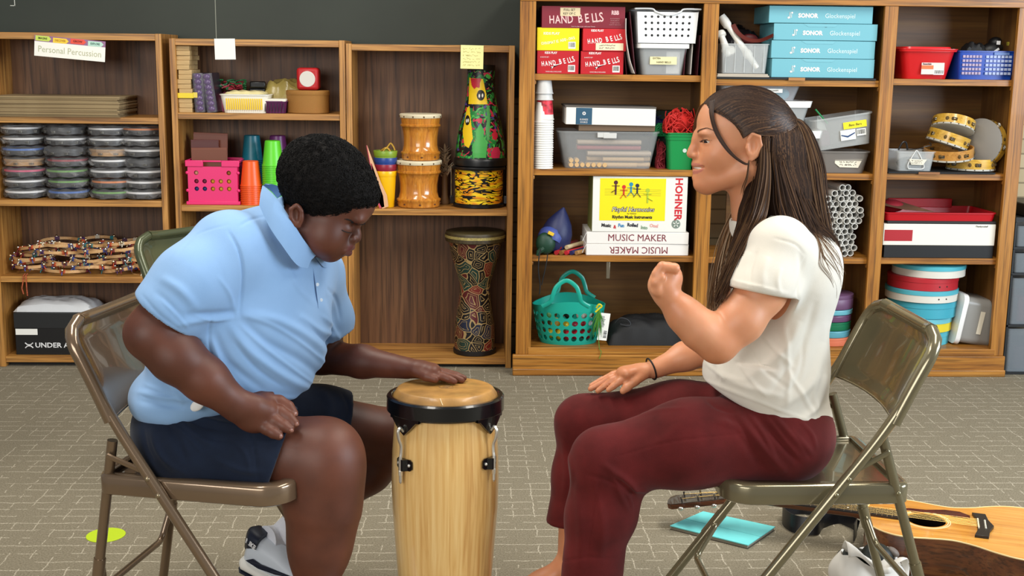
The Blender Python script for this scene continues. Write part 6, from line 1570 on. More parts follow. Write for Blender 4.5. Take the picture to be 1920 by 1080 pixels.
for (xx, zz, dy) in pipe_c:
    if me is None: me = solo('plastic_pipe', pm, pw, 'white plastic pipe end in the honeycomb bundle on the shelf right of the woman', 'pipe', (xx, YR+.03+dy, zz), group='white plastic pipes stacked on their side', smooth=True, ang=50)
    else: c = me.copy(); COL.objects.link(c); c.location = (xx, YR+.03+dy, zz)
# --- B4 stack of round drums
zs = ZB[3]
z = zs+.0005
for k, (cc, y0, y1, nm, dr) in enumerate((('d87858', 640, 655, 'salmon', .0), ('5aa0b0', 627, 640, 'teal, second lowest', -.004), ('12704a', 611, 627, 'green', -.004), ('6a4468', 598, 611, 'plum, middle', -.003), ('6cb4c2', 588, 598, 'light teal, second highest', .0), ('6c4c6c', 561, 588, 'plum, topmost', .001))):
    h = Z(1580, y0, YR+.1)-Z(1580, y1, YR+.1); r = .098+dr
    t = thing('round_hand_drum', '%s round hand drum in the short stack behind the woman' % nm, 'drum', (X(1553, 620, YR+.12), YR+.13, z), group='small round drums stacked in the middle bay')
    part(t, 'rim', MB().lathe([(r, .001), (r+.001, .003), (r+.001, h*.7), (r, h*.72)], 48, cap0=True), mat(cc, .45), True)
    part(t, 'drumhead', MB().lathe([(r+.001, h*.7), (r+.002, h*.75), (r+.001, h-.003), (r-.004, h-.001), (.001, h-.001)], 48, cap0=False), mat({'d87858': 'd87858', '12704a': '12704a'}.get(cc, cc), .4), True)
    z += h
# ================================================================ bay C
zs = ZC[0]
cx, w, h = span(1690, 1792, 91, 146, YR+.03)
t = thing('red_tub', 'red plastic tub with a price label on the upper right shelf', 'tub', (cx, YR+.03+.1, zs+.0005))
rm = mat('c4141a', .3)
part(t, 'tub_body', MB().tub(w, .2, h, .80, .003, .03, .008), rm, True, ang=40); part(t, 'lid', MB().tub(w+.02, .22, .012, .98, .02, .03, .002, c=(0, 0, h-.008)).bb(-w*.46, -.1, h-.006, w*.46, .1, h-.002), mat('cc1c20', .3), True, ang=40)
sl = part(t, 'price_label', MB().bb(-w*.12, -.0975, h*.16, w*.30, -.0965, h*.56), mat('d8ccc4', .6)); part(sl, 'orange_band', MB().bb(-w*.12, -.0981, h*.34, w*.1, -.0976, h*.47), mat('e0703c', .6)); text(sl, 'Essentials', .0095, face_M(-w*.02, -.0981, h*.515), mat('5c1a1a', .6), bold=.0003)
barcode(t, w*.20, -.0975, h*.24, w*.19, h*.18)
cx, w, h = span(1796, 1906, 92, 146, YR+.04)
t = thing('blue_basket', 'blue plastic basket with square openings holding black things, upper right shelf', 'basket', (cx, YR+.04+.09, zs+.0005), (0, 0, R(2)))
bm_ = mat('1240a0', .35)
part(t, 'basket_body', MB().tub(w, .17, h, .92, .003, .012, .004), bm_, True, ang=40)
for (fx0, fx1, nx, yy) in ((-w*.04, w*.42, 7, 0), (-w*.44, -w*.10, 6, 0)):
    m = MB()
    for i in range(nx):
        for j in range(5):
            x_ = fx0+(fx1-fx0)*(i+.5)/nx; z_ = h*(.22+.145*j); ww = (fx1-fx0)/nx*.36; m.bb(x_-ww, -.0875, z_-h*.045, x_+ww, -.0828, z_+h*.045)
    part(t, 'square_openings', m.xf(Matrix.Translation((0, 0, 0))), mat('a4b0d0' if fx0 > -.05*w-.001 else 'a898b0', .7), label='pale contents seen through square openings')
part(t, 'label_holder', MB().bb(w*.1, -.0895, h*.86, w*.36, -.086, h*.95), mat('5c78b0', .5))
solo('black_glove', crumple(.1, .09, .085, 51, 16, 12).xf(Matrix.Rotation(.2, 4, 'Y')), mat('0a0a0c', .6, bump=.5, bscale=40), 'black cloth bundle at the left of the blue basket', 'cloth', (X(1826, 80, YR+.12), YR+.13, zs+h*.72), smooth=True)
t = thing('black_shoe', 'black object with white lettering lying in the blue basket at right', 'shoe', (X(1868, 78, YR+.1), YR+.125, zs+h*.8), (0, R(-14), 0))
part(t, 'upper', MB().ball((0, 0, .032), 1, 16, 10, (.05, .035, .03)).ball((.02, 0, .058), 1, 12, 8, (.028, .03, .022)), mat('0c0c0e', .5), True)
part(t, 'white_stripe', MB().box((-.01, -.036, .02), (.06, .004, .009), (0, R(-22), 0)).box((.02, -.034, .055), (.016, .004, .016), (0, R(15), 0)), mat('dcdcdc', .5), bevel=.001)
part(t, 'sole', MB().box((-.006, -.002, .006), (.085, .06, .01)), mat('c87884', .5), bevel=.003)
solo('yellow_pouch', MB().box((0, 0, .0), (.035, .04, .09), (0, R(-8), 0)), mat('b8a838', .5, noise=.5, nscale=50), 'olive and yellow pouch at the right end of the blue basket', 'pouch', (X(1901, 80, YR+.12), YR+.13, zs+h+.0), bevel=.008)
# --- C2
zs = ZC[1]
solo('black_mat', MB().bb(-.23, 0, 0, .225, .28, .007), mat('0e0e10', .7), 'thin black board on the right shelf under the tambourines', 'board', ((BAY[2][0]+BAY[2][1])/2-.012, YR+.012, zs+.0005), bevel=.001)
solo('brown_tape', MB().bb(-.045, 0, 0, .045, .0015, .010), mat('8a5a30', .6), 'strip of brown tape on the edge of the board under the tambourines', 'tape', (X(1742, 328, YR+.01), YR+.009, zs-.002))
zb = zs+.0085
cx, w, h = span(1671, 1742, 288, 325, YR+.04)
t = thing('wire_bin', 'small clear bin of dark hardware and a white hook, left of the tambourines', 'bin', (cx+.024, YR+.04+.08, zb))
part(t, 'bin_body', MB().tub(w, .16, h, .88, .002, .012, .004), mat('dfe3e2', .2, alpha=.3), True, ang=40)
part(t, 'dark_hardware', MB().ball((0, -.01, h*.35), 1, 12, 8, (w*.36, .055, h*.33)), mat('2a2c30', .3, .7, noise=.8, nscale=60), True)
part(t, 'white_hook', MB().tube(bez([(-.03, -.078, .012), (-.032, -.079, .03), (-.012, -.08, h-.012), (0, -.08, h+.004), (.012, -.08, h-.012), (.034, -.079, .03), (.030, -.078, .010), (-.03, -.078, .010)], 5), .0022, 6), mat('dcdcd8', .4), True)
part(t, 'paper_label', MB().add([(x_, -.0835, z_) for x_, z_ in ((-.03, h*.62), (.045, h*.6), (.03, h*.32), (-.02, h*.34))], [(0, 3, 2, 1)]), mat('e0d8c4', .7)); scribble(t, .005, h*.48, .05, h*.22, 2, -.0842, r=.0006)
part(t, 'black_loops', MB().tube(bez([(-.05, .0, h), (-.035, 0, h+.03), (-.02, 0, h+.032), (-.01, 0, h)], 5), .004, 6).tube(bez([(-.03, -.04, h+.004), (.02, -.05, h+.01), (.05, -.05, h+.02), (.075, -.04, h+.024), (.07, -.03, h+.035)], 5), .0018, 6), mat('141416', .4), True)
# headed tambourines
gold = wood('b88a2c', 'd0a23c', 'e0b64e', 'x', .3, 2, coat=.4, dark=.12); tan = wood('a8702c', 'bf863c', 'cc954a', 'x', .35, 2, coat=.3, dark=.12)
def head_tamb(label, loc, rot, r, h, m, headc='b8b4a8'):
    t = thing('wooden_tambourine', label, 'tambourine', loc, rot, 'golden wooden tambourines on the right shelf')
    # hoop with real slots
    n = 72; mb = MB(); vs = []; fs = []
    def slot(i): return (i % 12) in (0, 1, 2)
    zl = [0, h*.36, h*.66, h]
    for z in zl:
        for rr_ in (r, r-.006):
            for i in range(n): a = 2*math.pi*i/n; vs.append((rr_*math.cos(a), rr_*math.sin(a), z))
    def id_(k, w_, i): return (k*2+w_)*n+(i % n)
    for k in range(3):
        for i in range(n):
            if k == 1 and slot(i): continue
            fs.append((id_(k, 0, i), id_(k, 0, i+1), id_(k+1, 0, i+1), id_(k+1, 0, i))); fs.append((id_(k, 1, i+1), id_(k, 1, i), id_(k+1, 1, i), id_(k+1, 1, i+1)))
    for k in (0, 3):
        for i in range(n):
            f = (id_(k, 0, i), id_(k, 1, i), id_(k, 1, i+1), id_(k, 0, i+1)); fs.append(f if k == 0 else tuple(reversed(f)))
    for i in range(n):
        if slot(i):
            fs.append((id_(1, 0, i), id_(1, 0, i+1), id_(1, 1, i+1), id_(1, 1, i))); fs.append((id_(2, 0, i+1), id_(2, 0, i), id_(2, 1, i), id_(2, 1, i+1)))
    part(t, 'hoop', mb.add(vs, fs), m, True, ang=30)
    part(t, 'drumhead', MB().lathe([(r+.001, h*.15), (r+.0016, .0), (r, -.001), (.001, -.0008)], 48, cap0=False), mat(headc, .6), True)
    for i in range(6):
        a = 2*math.pi*(i*12+1.5)/n; m2 = MB()
        for s in (-1, 1): m2.lathe([(.003, 0), (.012, .002), (.012, .003), (.003, .004)], 12, (0, 0, s*.003-.0015))
        m2.xf(Matrix.Translation(((r-.003)*math.cos(a), (r-.003)*math.sin(a), h*.51)))
        part(t, 'jingle', m2, mat('c8c4b8', .2, 1.0), True)
    for i in range(18):
        a = 2*math.pi*i/18; part(t, 'tack', MB().ball(((r+.0015)*math.cos(a), (r+.0015)*math.sin(a), h*.08), .0028, 6, 4), mat('4a3a20', .4, .6))
    for i in range(12):
        a = 2*math.pi*(i*6+4.5+(1.0 if i % 2 else -.2))/n
        if i % 2 == 0: continue
        for da in (-.16, .12):
            b = a+da; part(t, 'finger_hole', MB().ball((r*math.cos(b), r*math.sin(b), h*.52), .0085, 10, 6, (.25+.75*abs(math.sin(b)), .25+.75*abs(math.cos(b)), 1)), mat('5a4418', .8))
    return t
tz = zb+.003
head_tamb('golden tambourine lying flat at the bottom right of the heap', (X(1822, 310, YR+.12), YR+.13, tz), (0, 0, .3), .10, .048, gold)
head_tamb('tan wooden tambourine with diamond slots lying near the bottom left of the heap', (X(1781, 310, YR+.12)-.012, YR+.115, tz+.05), (R(2), R(-8), .8), .102, .045, tan)
head_tamb('golden tambourine tilted in the middle of the heap at left', (X(1778, 265, YR+.12)-.006, YR+.125, tz+.104), (R(4), R(17), .2), .088, .050, gold)
head_tamb('topmost golden tambourine, tilted down to the right', (X(1788, 240, YR+.12)-.003, YR+.125, tz+.165), (R(4), R(21), 1.1), .088, .045, gold)
head_tamb('golden tambourine standing on edge at the right of the heap', tuple(P(1836, 267, YR+.10)), tuple(Vector((.80, .58, -.12)).to_track_quat('Z', 'Y').to_euler()), .100, .048, gold, '8a8680')
# --- C3
zs = ZC[2]
t, w, h = pbox('black_box', 'flat black box at the bottom under the white box with red tape', 'box', 1657, 1862, 462, 485, YR+.03, .26, zs, mat('0a0a0c', .5)); z = zs+h+.001
t, w, h = pbox('white_box', 'white box with a square of red tape at its left end', 'box', 1656, 1866, 422, 462, YR+.028, .26, z, mat('e6e2d6', .5), bevel=.002)
part(t, 'red_tape', MB().bb(-w*.49, -.0008, h*.2, -w*.24, 0.0002, h*.72), mat('a81420', .5)); text(t, 'Thankyouball', .010, face_M(w*.37, -.0006, h*.9), ink, shear=.3); z += h+.001
t, w, h = pbox('dark_tray', 'thin dark tray between the white box and the red tray', 'tray', 1664, 1868, 417, 422, YR+.03, .26, z, mat('201a18', .6)); z += h+.001
cx, w, h = span(1659, 1869, 392, 417, YR+.03)
t = thing('red_tray', 'bright red shallow tray lying on the white box', 'tray', (cx, YR+.03+.13, z))
part(t, 'tray_body', MB().tub(w, .26, h*.62, .97, .006, .02, .004), mat('b80f1e', .3), True, ang=40)
part(t, 'back_wall', MB().bb(-w*.3, .118, h*.5, w*.3, .128, h*1.2), mat('a80f1c', .35), bevel=.003)
part(t, 'brown_flap', MB().add([(-w*.48, -.09, h*1.05), (-w*.3, -.1, h*.75), (-.02, -.11, h*.64), (-w*.28, .02, h*1.2), (-w*.46, .02, h*1.3)], [(0, 1, 2, 3, 4)]), mat('6a4a38', .6, noise=.2))
part(t, 'maroon_cloth', MB().ball((-w*.36, 0, h*.85), 1, 14, 8, (w*.12, .06, h*.5)), mat('8c1424', .7), True)
# --- C4 frame drums and tipped tub
zs = ZC[3]; z = zs+.0005
lst = [('yellow sided frame drum near the bottom of the big stack', 'e2cc30', '6cbcca', .094, 604, 630, -.01), ('teal sided frame drum second in the big stack', '3fa4b8', '3fa4b8', .097, 574, 604, .0), ('white sided frame drum with two dark dots and teal top', 'dcd8cc', '52b0c0', .103, 552, 574, -.006), ('red frame drum with a teal lower edge', 'b4242e', 'b4242e', .100, 528, 552, -.004), ('topmost frame drum, white side and teal head', 'dcd8cc', '52b0c0', .104, 506, 528, .018)]
z = zs+.0005
bt = [('lowest frame drum of the big stack, teal and mostly behind the chair back', '52b0c0', '52b0c0', .09, 630, 655, -.012)]
for k, (nm, sc_, hc, r, y0, y1, dx) in enumerate(bt+lst):
    h = Z(1730, y0, YR+.08)-Z(1730, y1, YR+.08)
    r *= 1.75 if False else 1.0
    R_ = (1, 1)
    t = thing('frame_drum', nm, 'drum', (X(1728, 570, YR+.18)+dx, YR+.18, z), (R(0), R(0 if k < 5 else -.0), k*1.1), 'large frame drums stacked on the lower right shelf')
    rr_ = r*1.48
    part(t, 'rim', MB().lathe([(rr_, .0005), (rr_, h*.62)], 64, cap0=True, cap1=False), mat(sc_, .45), True)
    part(t, 'drumhead', MB().lathe([(rr_, h*.60), (rr_+.002, h*.62), (rr_+.002, h*.94), (rr_-.003, h*.985), (.001, h*.985)], 64, cap0=False), mat(hc, .4), True)
    if k in (3, 4):
        for a in (-90-k*63+8, -90-k*63+22): part(t, 'dark_dot', MB().ball((rr_*math.cos(R(a)), rr_*math.sin(R(a)), h*.35), .0035, 8, 5), mat('2a1c18', .6))
    z += h
cx = X(1815, 610, YR+.1)
t = thing('tipped_tub', 'clear tub with white lid standing on its side beside the frame drums', 'tub', (cx-.072, YR+.16, zs+.012), (0, R(99), 0))
part(t, 'lid', MB().tub(.22, .21, .02, 1.0, .02, .03, .001, c=(-.105, 0, .0)).bb(-.205, -.09, .004, -.005, .09, .010), wl, True, ang=40)
part(t, 'tub_body', MB().tub(.205, .195, .145, 1.0, .003, .03, .001, c=(-.105, 0, .02)), mat('a8a6a0', .3, alpha=.6), True, ang=40)
part(t, 'paper_label', MB().bb(-.155, -.1000, .085, -.055, -.0985, .105), mat('e0d8c4', .7))
t['label'] = 'clear tub with white lid standing on its side beside the frame drums'
# ================================================================ drawer tower right of the unit
dx0 = X(1880, 700, YR+.02)
t = thing('drawer_tower', 'stack of grey translucent plastic drawers at the right edge of the photo', 'drawers', (dx0+.17, YR+.02, 0))
dkf = mat('16181a', .5); dwm = mat('8c959c', .25, alpha=.5)
lv = [(612, 705, 'largest'), (517, 609, 'second'), (470, 512, 'third'), (419, 463, 'top')]
Yd_ = YR+.02
for k, (a, b, nm) in enumerate(lv):
    z0 = Z(1910, b, Yd_); z1 = Z(1910, a, Yd_)
    if k == 0: z0 = .012
    part(t, 'frame', MB().bb(-.17, .004, z0-.010, .17, .3, z0-.001).bb(-.17, .004, z0, -.163, .3, z1+.004).bb(.163, .004, z0, .17, .3, z1+.004), dkf)
    d = part(t, 'drawer', MB().tub(.32, .28, z1-z0-.012, .96, .003, .012, .002, c=(0, .145, z0)), dwm, True, ang=40)
    if k: part(d, 'name_card', MB().bb(-.09, -.001, z1-.048, .06, .001, z1-.022), paper); part(d, 'card_writing', MB().bb(-.08, -.002, z1-.037, .04, -.0012, z1-.034), ink)
    part(d, 'contents', MB().bb(-.12, .02, z0+.006, .14, .24, z0+(z1-z0)*.55), mat(('5a2a38', 'a02a34', '5a6470', '4a5058')[k], .6), bevel=.01)
part(t, 'frame_top', MB().bb(-.17, .004, Z(1910, 416, Yd_), .17, .3, Z(1910, 408, Yd_)), dkf)
zt = Z(1910, 408, Yd_)
solo('black_case', MB().bb(-.13, .0, 0, .15, .26, .055), mat('121214', .4), 'black case lying on top of the plastic drawer tower', 'case', (dx0+.17, YR+.03, zt+.0005), bevel=.006)
# ================================================================ body modelling: smooth distance fields turned into one surface
def axis_(segs):
    out = []
    for a, b, h in segs:
        n = max(2, int(round((b-a)/h))); out += list(np.linspace(a, b, n, endpoint=False))
    out.append(segs[-1][1]); return np.array(out, np.float32)
def smin(a, b, k):
    h = np.maximum(k-np.abs(a-b), 0)/k; return np.minimum(a, b)-h*h*k*0.25
def smax(a, b, k): return -smin(-a, -b, k)
class SDF:
    def __init__(s, xs, ys, zs):
        s.ax = (axis_(xs), axis_(ys), axis_(zs)); s.D = np.full([len(a) for a in s.ax], 0.3, np.float32)
    def _box(s, lo, hi, pad):
        sl = []
        for a, l, h in zip(s.ax, lo, hi):
            i0 = int(np.searchsorted(a, l-pad)); i1 = int(np.searchsorted(a, h+pad)); sl.append(slice(max(0, i0-1), min(len(a), i1+1)))
        return tuple(sl)
    def _co(s, sl): return s.ax[0][sl[0]][:, None, None], s.ax[1][sl[1]][None, :, None], s.ax[2][sl[2]][None, None, :]
    def put(s, fn, lo, hi, k=0.01, op='add', pad=None):
        sl = s._box(lo, hi, (0.02+k) if pad is None else pad)
        if any(q.stop <= q.start for q in sl): return
        d = fn(*s._co(sl)).astype(np.float32)
        if op == 'add': s.D[sl] = smin(s.D[sl], d, k)
        elif op == 'sub': s.D[sl] = smax(s.D[sl], -d, k)
        elif op == 'and': s.D[sl] = smax(s.D[sl], d, k)
    def limb(s, pts, rad, k=0.012, op='add', flat=None, fs=1.0):
        for i in range(len(pts)-1):
            a = np.array(pts[i], float); b = np.array(pts[i+1], float); ra, rb = rad[i], rad[i+1]
            def fn(X, Y, Z, a=a, b=b, ra=ra, rb=rb):
                ab = b-a; L2 = float(ab@ab)+1e-12
                px, py, pz = X-a[0], Y-a[1], Z-a[2]
                t = np.clip((px*ab[0]+py*ab[1]+pz*ab[2])/L2, 0, 1)
                qx, qy, qz = px-t*ab[0], py-t*ab[1], pz-t*ab[2]
                if flat is not None:
                    n = np.array(flat, float); n = n/np.linalg.norm(n); c = (qx*n[0]+qy*n[1]+qz*n[2])*(1/fs-1)
                    qx = qx+c*n[0]; qy = qy+c*n[1]; qz = qz+c*n[2]
                d = np.sqrt(qx*qx+qy*qy+qz*qz)-(ra+(rb-ra)*t)
                return d*min(1.0, fs) if flat is not None and fs < 1 else d
            r = max(ra, rb)*max(1.0, fs); s.put(fn, np.minimum(a, b)-r, np.maximum(a, b)+r, k, op)
    def ell(s, c, r, k=0.012, op='add', rot=None):
        c = np.array(c, float); r = np.array(r if hasattr(r, '__len__') else (r, r, r), float)
        M = np.array(rot if rot is not None else np.eye(3), float)   # rows = local axes in world
        def fn(X, Y, Z):
            px, py, pz = X-c[0], Y-c[1], Z-c[2]
            l = [px*M[i][0]+py*M[i][1]+pz*M[i][2] for i in range(3)]
            k0 = np.sqrt(sum((l[i]/r[i])**2 for i in range(3))); k1 = np.sqrt(sum((l[i]/r[i]**2)**2 for i in range(3)))
            return k0*(k0-1.0)/np.maximum(k1, 1e-6)
        e = np.array([math.sqrt(sum((M[i][j]*r[i])**2 for i in range(3))) for j in range(3)])
        s.put(fn, c-e, c+e, k, op)
    def plane(s, p, n, lo, hi, k=0.004, op='and'):
        "keeps the side the normal points away from, inside the box lo..hi"
        p = np.array(p, float); n = np.array(n, float); n = n/np.linalg.norm(n)
        s.put(lambda X, Y, Z: (X-p[0])*n[0]+(Y-p[1])*n[1]+(Z-p[2])*n[2], lo, hi, k, op, pad=0)
    def mesh(s, smooth=1):
        D = s.D
        D[0] = D[-1] = 0.1; D[:, 0] = D[:, -1] = 0.1; D[:, :, 0] = D[:, :, -1] = 0.1
        neg = D < 0; nx, ny, nz = D.shape
        cnt = np.zeros((nx-1, ny-1, nz-1), np.int8)
        off = [(i, j, k) for i in (0, 1) for j in (0, 1) for k in (0, 1)]
        for i, j, k in off: cnt += neg[i:nx-1+i, j:ny-1+j, k:nz-1+k]
        act = (cnt > 0) & (cnt < 8); I = np.argwhere(act)
        val = {}; pos = {}
        for o in off:
            a, b, c = I[:, 0]+o[0], I[:, 1]+o[1], I[:, 2]+o[2]
            val[o] = D[a, b, c].astype(np.float64); pos[o] = np.stack([s.ax[0][a], s.ax[1][b], s.ax[2][c]], 1).astype(np.float64)
        acc = np.zeros((len(I), 3)); n = np.zeros(len(I))
        for o in off:
            for ax in range(3):
                if o[ax] == 0:
                    p = list(o); p[ax] = 1; p = tuple(p); m = (val[o] < 0) != (val[p] < 0)
                    t = np.where(m, val[o]/np.where(m, val[o]-val[p], 1), 0)
                    acc += np.where(m[:, None], pos[o]+(pos[p]-pos[o])*t[:, None], 0); n += m
        V = acc/np.maximum(n, 1)[:, None]
        idx = np.full(act.shape, -1, np.int32); idx[act] = np.arange(len(I))
        F_ = []
        for ax in range(3):
            A = [slice(None)]*3; B = [slice(None)]*3; A[ax] = slice(0, -1); B[ax] = slice(1, None)
            na, nb = neg[tuple(A)], neg[tuple(B)]
            E = np.argwhere(na != nb); u, v = [(1, 2), (2, 0), (0, 1)][ax]
            E = E[(E[:, u] > 0) & (E[:, v] > 0) & (E[:, u] < D.shape[u]-1) & (E[:, v] < D.shape[v]-1)]
            du = np.zeros(3, int); du[u] = 1; dv = np.zeros(3, int); dv[v] = 1
            q = [idx[tuple((E-du-dv).T)], idx[tuple((E-dv).T)], idx[tuple(E.T)], idx[tuple((E-du).T)]]
            inside = na[tuple(E.T)]; Q = np.stack(q, 1); Q[~inside] = Q[~inside][:, ::-1]; F_.append(Q)
        Fc = np.concatenate(F_); Fc = Fc[(Fc >= 0).all(1)]
        for _ in range(smooth):
            S = np.zeros_like(V); N_ = np.zeros(len(V))
            for a, b in ((0, 1), (1, 2), (2, 3), (3, 0)):
                np.add.at(S, Fc[:, a], V[Fc[:, b]]); np.add.at(N_, Fc[:, a], 1); np.add.at(S, Fc[:, b], V[Fc[:, a]]); np.add.at(N_, Fc[:, b], 1)
            V = V*0.45+0.55*S/np.maximum(N_, 1)[:, None]
        return V, Fc
def vnormals(V, Fc):
    n = np.cross(V[Fc[:, 2]]-V[Fc[:, 0]], V[Fc[:, 3]]-V[Fc[:, 1]]); N = np.zeros_like(V)
    for a in range(4): np.add.at(N, Fc[:, a], n)
    return N/np.maximum(np.linalg.norm(N, axis=1), 1e-12)[:, None]
_cl = np.array(CAMLOC); _fv, _rv, _uv = np.array(_f), np.array(_r), np.array(_u)
def projn(V):
    d = V-_cl; z = d@_fv; return np.stack([960+FPX*(d@_rv)/z, 540-FPX*(d@_uv)/z], 1)
def segdist(Q, pts):
    "distance of 2d points to a polyline, and the fraction along it"
    best = np.full(len(Q), 1e9); tt = np.zeros(len(Q)); pts = np.array(pts, float); n = len(pts)-1
    for i in range(n):
        a, b = pts[i], pts[i+1]; ab = b-a; t = np.clip(((Q-a)@ab)/(ab@ab+1e-9), 0, 1); d = np.linalg.norm(Q-(a+t[:, None]*ab), axis=1)
        m = d < best; best[m] = d[m]; tt[m] = (i+t[m])/n
    return best, tt
def smooth_pts(pts, n=6): return [(p.x, p.y) for p in bez([(a, b, 0) for a, b in pts], n)]
def folds(V, Fc, strokes, sc=1.0):
    "raise or sink real folds along traced lines on the side of the cloth that carries them"
    N = vnormals(V, Fc); Q = projn(V); D = np.zeros(len(V))
    for pts, w, h in strokes:
        P2 = smooth_pts(pts) if len(pts) > 2 else pts
        lo = np.min(P2, 0)-3*w; hi = np.max(P2, 0)+3*w
        m = np.where((Q[:, 0] > lo[0]) & (Q[:, 0] < hi[0]) & (Q[:, 1] > lo[1]) & (Q[:, 1] < hi[1]) & (N[:, 1] < 0.25))[0]
        if len(m) == 0: continue
        d, t = segdist(Q[m], P2); e = np.sin(np.pi*np.clip(t, 0.02, 0.98))**0.6
        D[m] += h*np.exp(-(d/w)**2)*e
    return V+N*(D*sc)[:, None]
def wnoise(V, freqs, amp, seed=1):
    rs = np.random.RandomState(seed); N = np.zeros(len(V))
    for f in freqs:
        for _ in range(4):
            k = rs.normal(size=3); k = k/np.linalg.norm(k)*f; N += np.sin(V@k+rs.uniform(0, 6.28))/4*(freqs[0]/f)**0.8
    return N*amp
def body_obj(name, V, Fc, mats, mi=None, parent=None):
    me = bpy.data.meshes.new(name); me.vertices.add(len(V)); me.vertices.foreach_set('co', V.astype(np.float32).ravel())
    nf = len(Fc); me.loops.add(nf*4); me.polygons.add(nf)
    me.loops.foreach_set('vertex_index', Fc.astype(np.int32).ravel()); me.polygons.foreach_set('loop_start', np.arange(nf, dtype=np.int32)*4)
    try: me.polygons.foreach_set('loop_total', np.full(nf, 4, np.int32))
    except Exception: pass
    me.polygons.foreach_set('use_smooth', np.ones(nf, bool))
    if mi is not None: me.polygons.foreach_set('material_index', mi.astype(np.int32))
    for m in (mats if isinstance(mats, (list, tuple)) else [mats]): me.materials.append(m)
    me.update(calc_edges=True); me.validate()
    o = bpy.data.objects.new(name, me); COL.objects.link(o)
    if parent: o.parent = parent
    return o
def rebase(V, base): return V-np.array(base)
def skinmat(c, c2, rough=.45, sss=.25):
    m, N, L, b = _new('skin'); tc = N.new('ShaderNodeTexCoord'); n = N.new('ShaderNodeTexNoise'); n.inputs['Scale'].default_value = 9; n.inputs['Detail'].default_value = 4; L.new(tc.outputs['Object'], n.inputs[0])
    cr = N.new('ShaderNodeValToRGB'); e = cr.color_ramp.elements; e[0].position = .35; e[0].color = (*lin(c), 1); e[1].position = .7; e[1].color = (*lin(c2), 1); L.new(n.outputs[0], cr.inputs[0]); L.new(cr.outputs[0], b.inputs['Base Color'])
    b.inputs['Roughness'].default_value = rough; b.inputs['Subsurface Weight'].default_value = sss; b.inputs['Subsurface Radius'].default_value = (.010, .004, .002); b.inputs['Subsurface Scale'].default_value = 1
    n2 = N.new('ShaderNodeTexNoise'); n2.inputs['Scale'].default_value = 700; L.new(tc.outputs['Object'], n2.inputs[0]); bp = N.new('ShaderNodeBump'); bp.inputs['Strength'].default_value = .15; bp.inputs['Distance'].default_value = .0006; L.new(n2.outputs[0], bp.inputs['Height']); L.new(bp.outputs[0], b.inputs['Normal'])
    return m
def clothmat(c, c2, rough=.9, wscale=900, sheen=.3, nsc=6, bump=.35):
    m, N, L, b = _new('cloth'); tc = N.new('ShaderNodeTexCoord'); n = N.new('ShaderNodeTexNoise'); n.inputs['Scale'].default_value = nsc; n.inputs['Detail'].default_value = 5; L.new(tc.outputs['Object'], n.inputs[0])
    cr = N.new('ShaderNodeValToRGB'); e = cr.color_ramp.elements; e[0].position = .3; e[0].color = (*lin(c), 1); e[1].position = .7; e[1].color = (*lin(c2), 1); L.new(n.outputs[0], cr.inputs[0]); L.new(cr.outputs[0], b.inputs['Base Color'])
    b.inputs['Roughness'].default_value = rough; b.inputs['Sheen Weight'].default_value = sheen; b.inputs['Specular IOR Level'].default_value = .2
    n2 = N.new('ShaderNodeTexNoise'); n2.inputs['Scale'].default_value = wscale; n2.inputs['Detail'].default_value = 2; L.new(tc.outputs['Object'], n2.inputs[0]); bp = N.new('ShaderNodeBump'); bp.inputs['Strength'].default_value = bump; bp.inputs['Distance'].default_value = .001; L.new(n2.outputs[0], bp.inputs['Height']); L.new(bp.outputs[0], b.inputs['Normal'])
    return m
def sampler(S):
    D = S.D; ax = S.ax
    def val(p):
        w = []; ok = np.ones(len(p), bool)
        for i in range(3):
            a = ax[i]; x = p[:, i]; ok &= (x > a[0]) & (x < a[-1])
            k = np.clip(np.searchsorted(a, x)-1, 0, len(a)-2); w.append((k, np.clip((x-a[k])/(a[k+1]-a[k]), 0, 1)))
        (i, u), (j, v), (k, t) = w; c = 0.0
        for di, wu in ((0, 1-u), (1, u)):
            for dj, wv in ((0, 1-v), (1, v)):
                for dk, wt in ((0, 1-t), (1, t)): c = c+wu*wv*wt*D[i+di, j+dj, k+dk]
        return np.where(ok, c, 0.2)
    def push(p, lo, hi=None):
        for _ in range(3):
            d = val(p); m = d < lo
            if hi is not None: m |= (d > hi) & (d < .05)
            if not m.any(): break
            q = p[m]; dm = d[m]; e = .003
            g = np.stack([val(q+np.eye(3)[i]*e)-dm for i in range(3)], 1); L_ = np.linalg.norm(g, axis=1)[:, None]; g = np.where(L_ > 1e-9, g/np.maximum(L_, 1e-9), 0)
            tgt = np.where(dm < lo[m], lo[m], hi if hi is not None else 0); q = q+g*(tgt-dm)[:, None]; p = p.copy(); p[m] = q
        return p
    return push
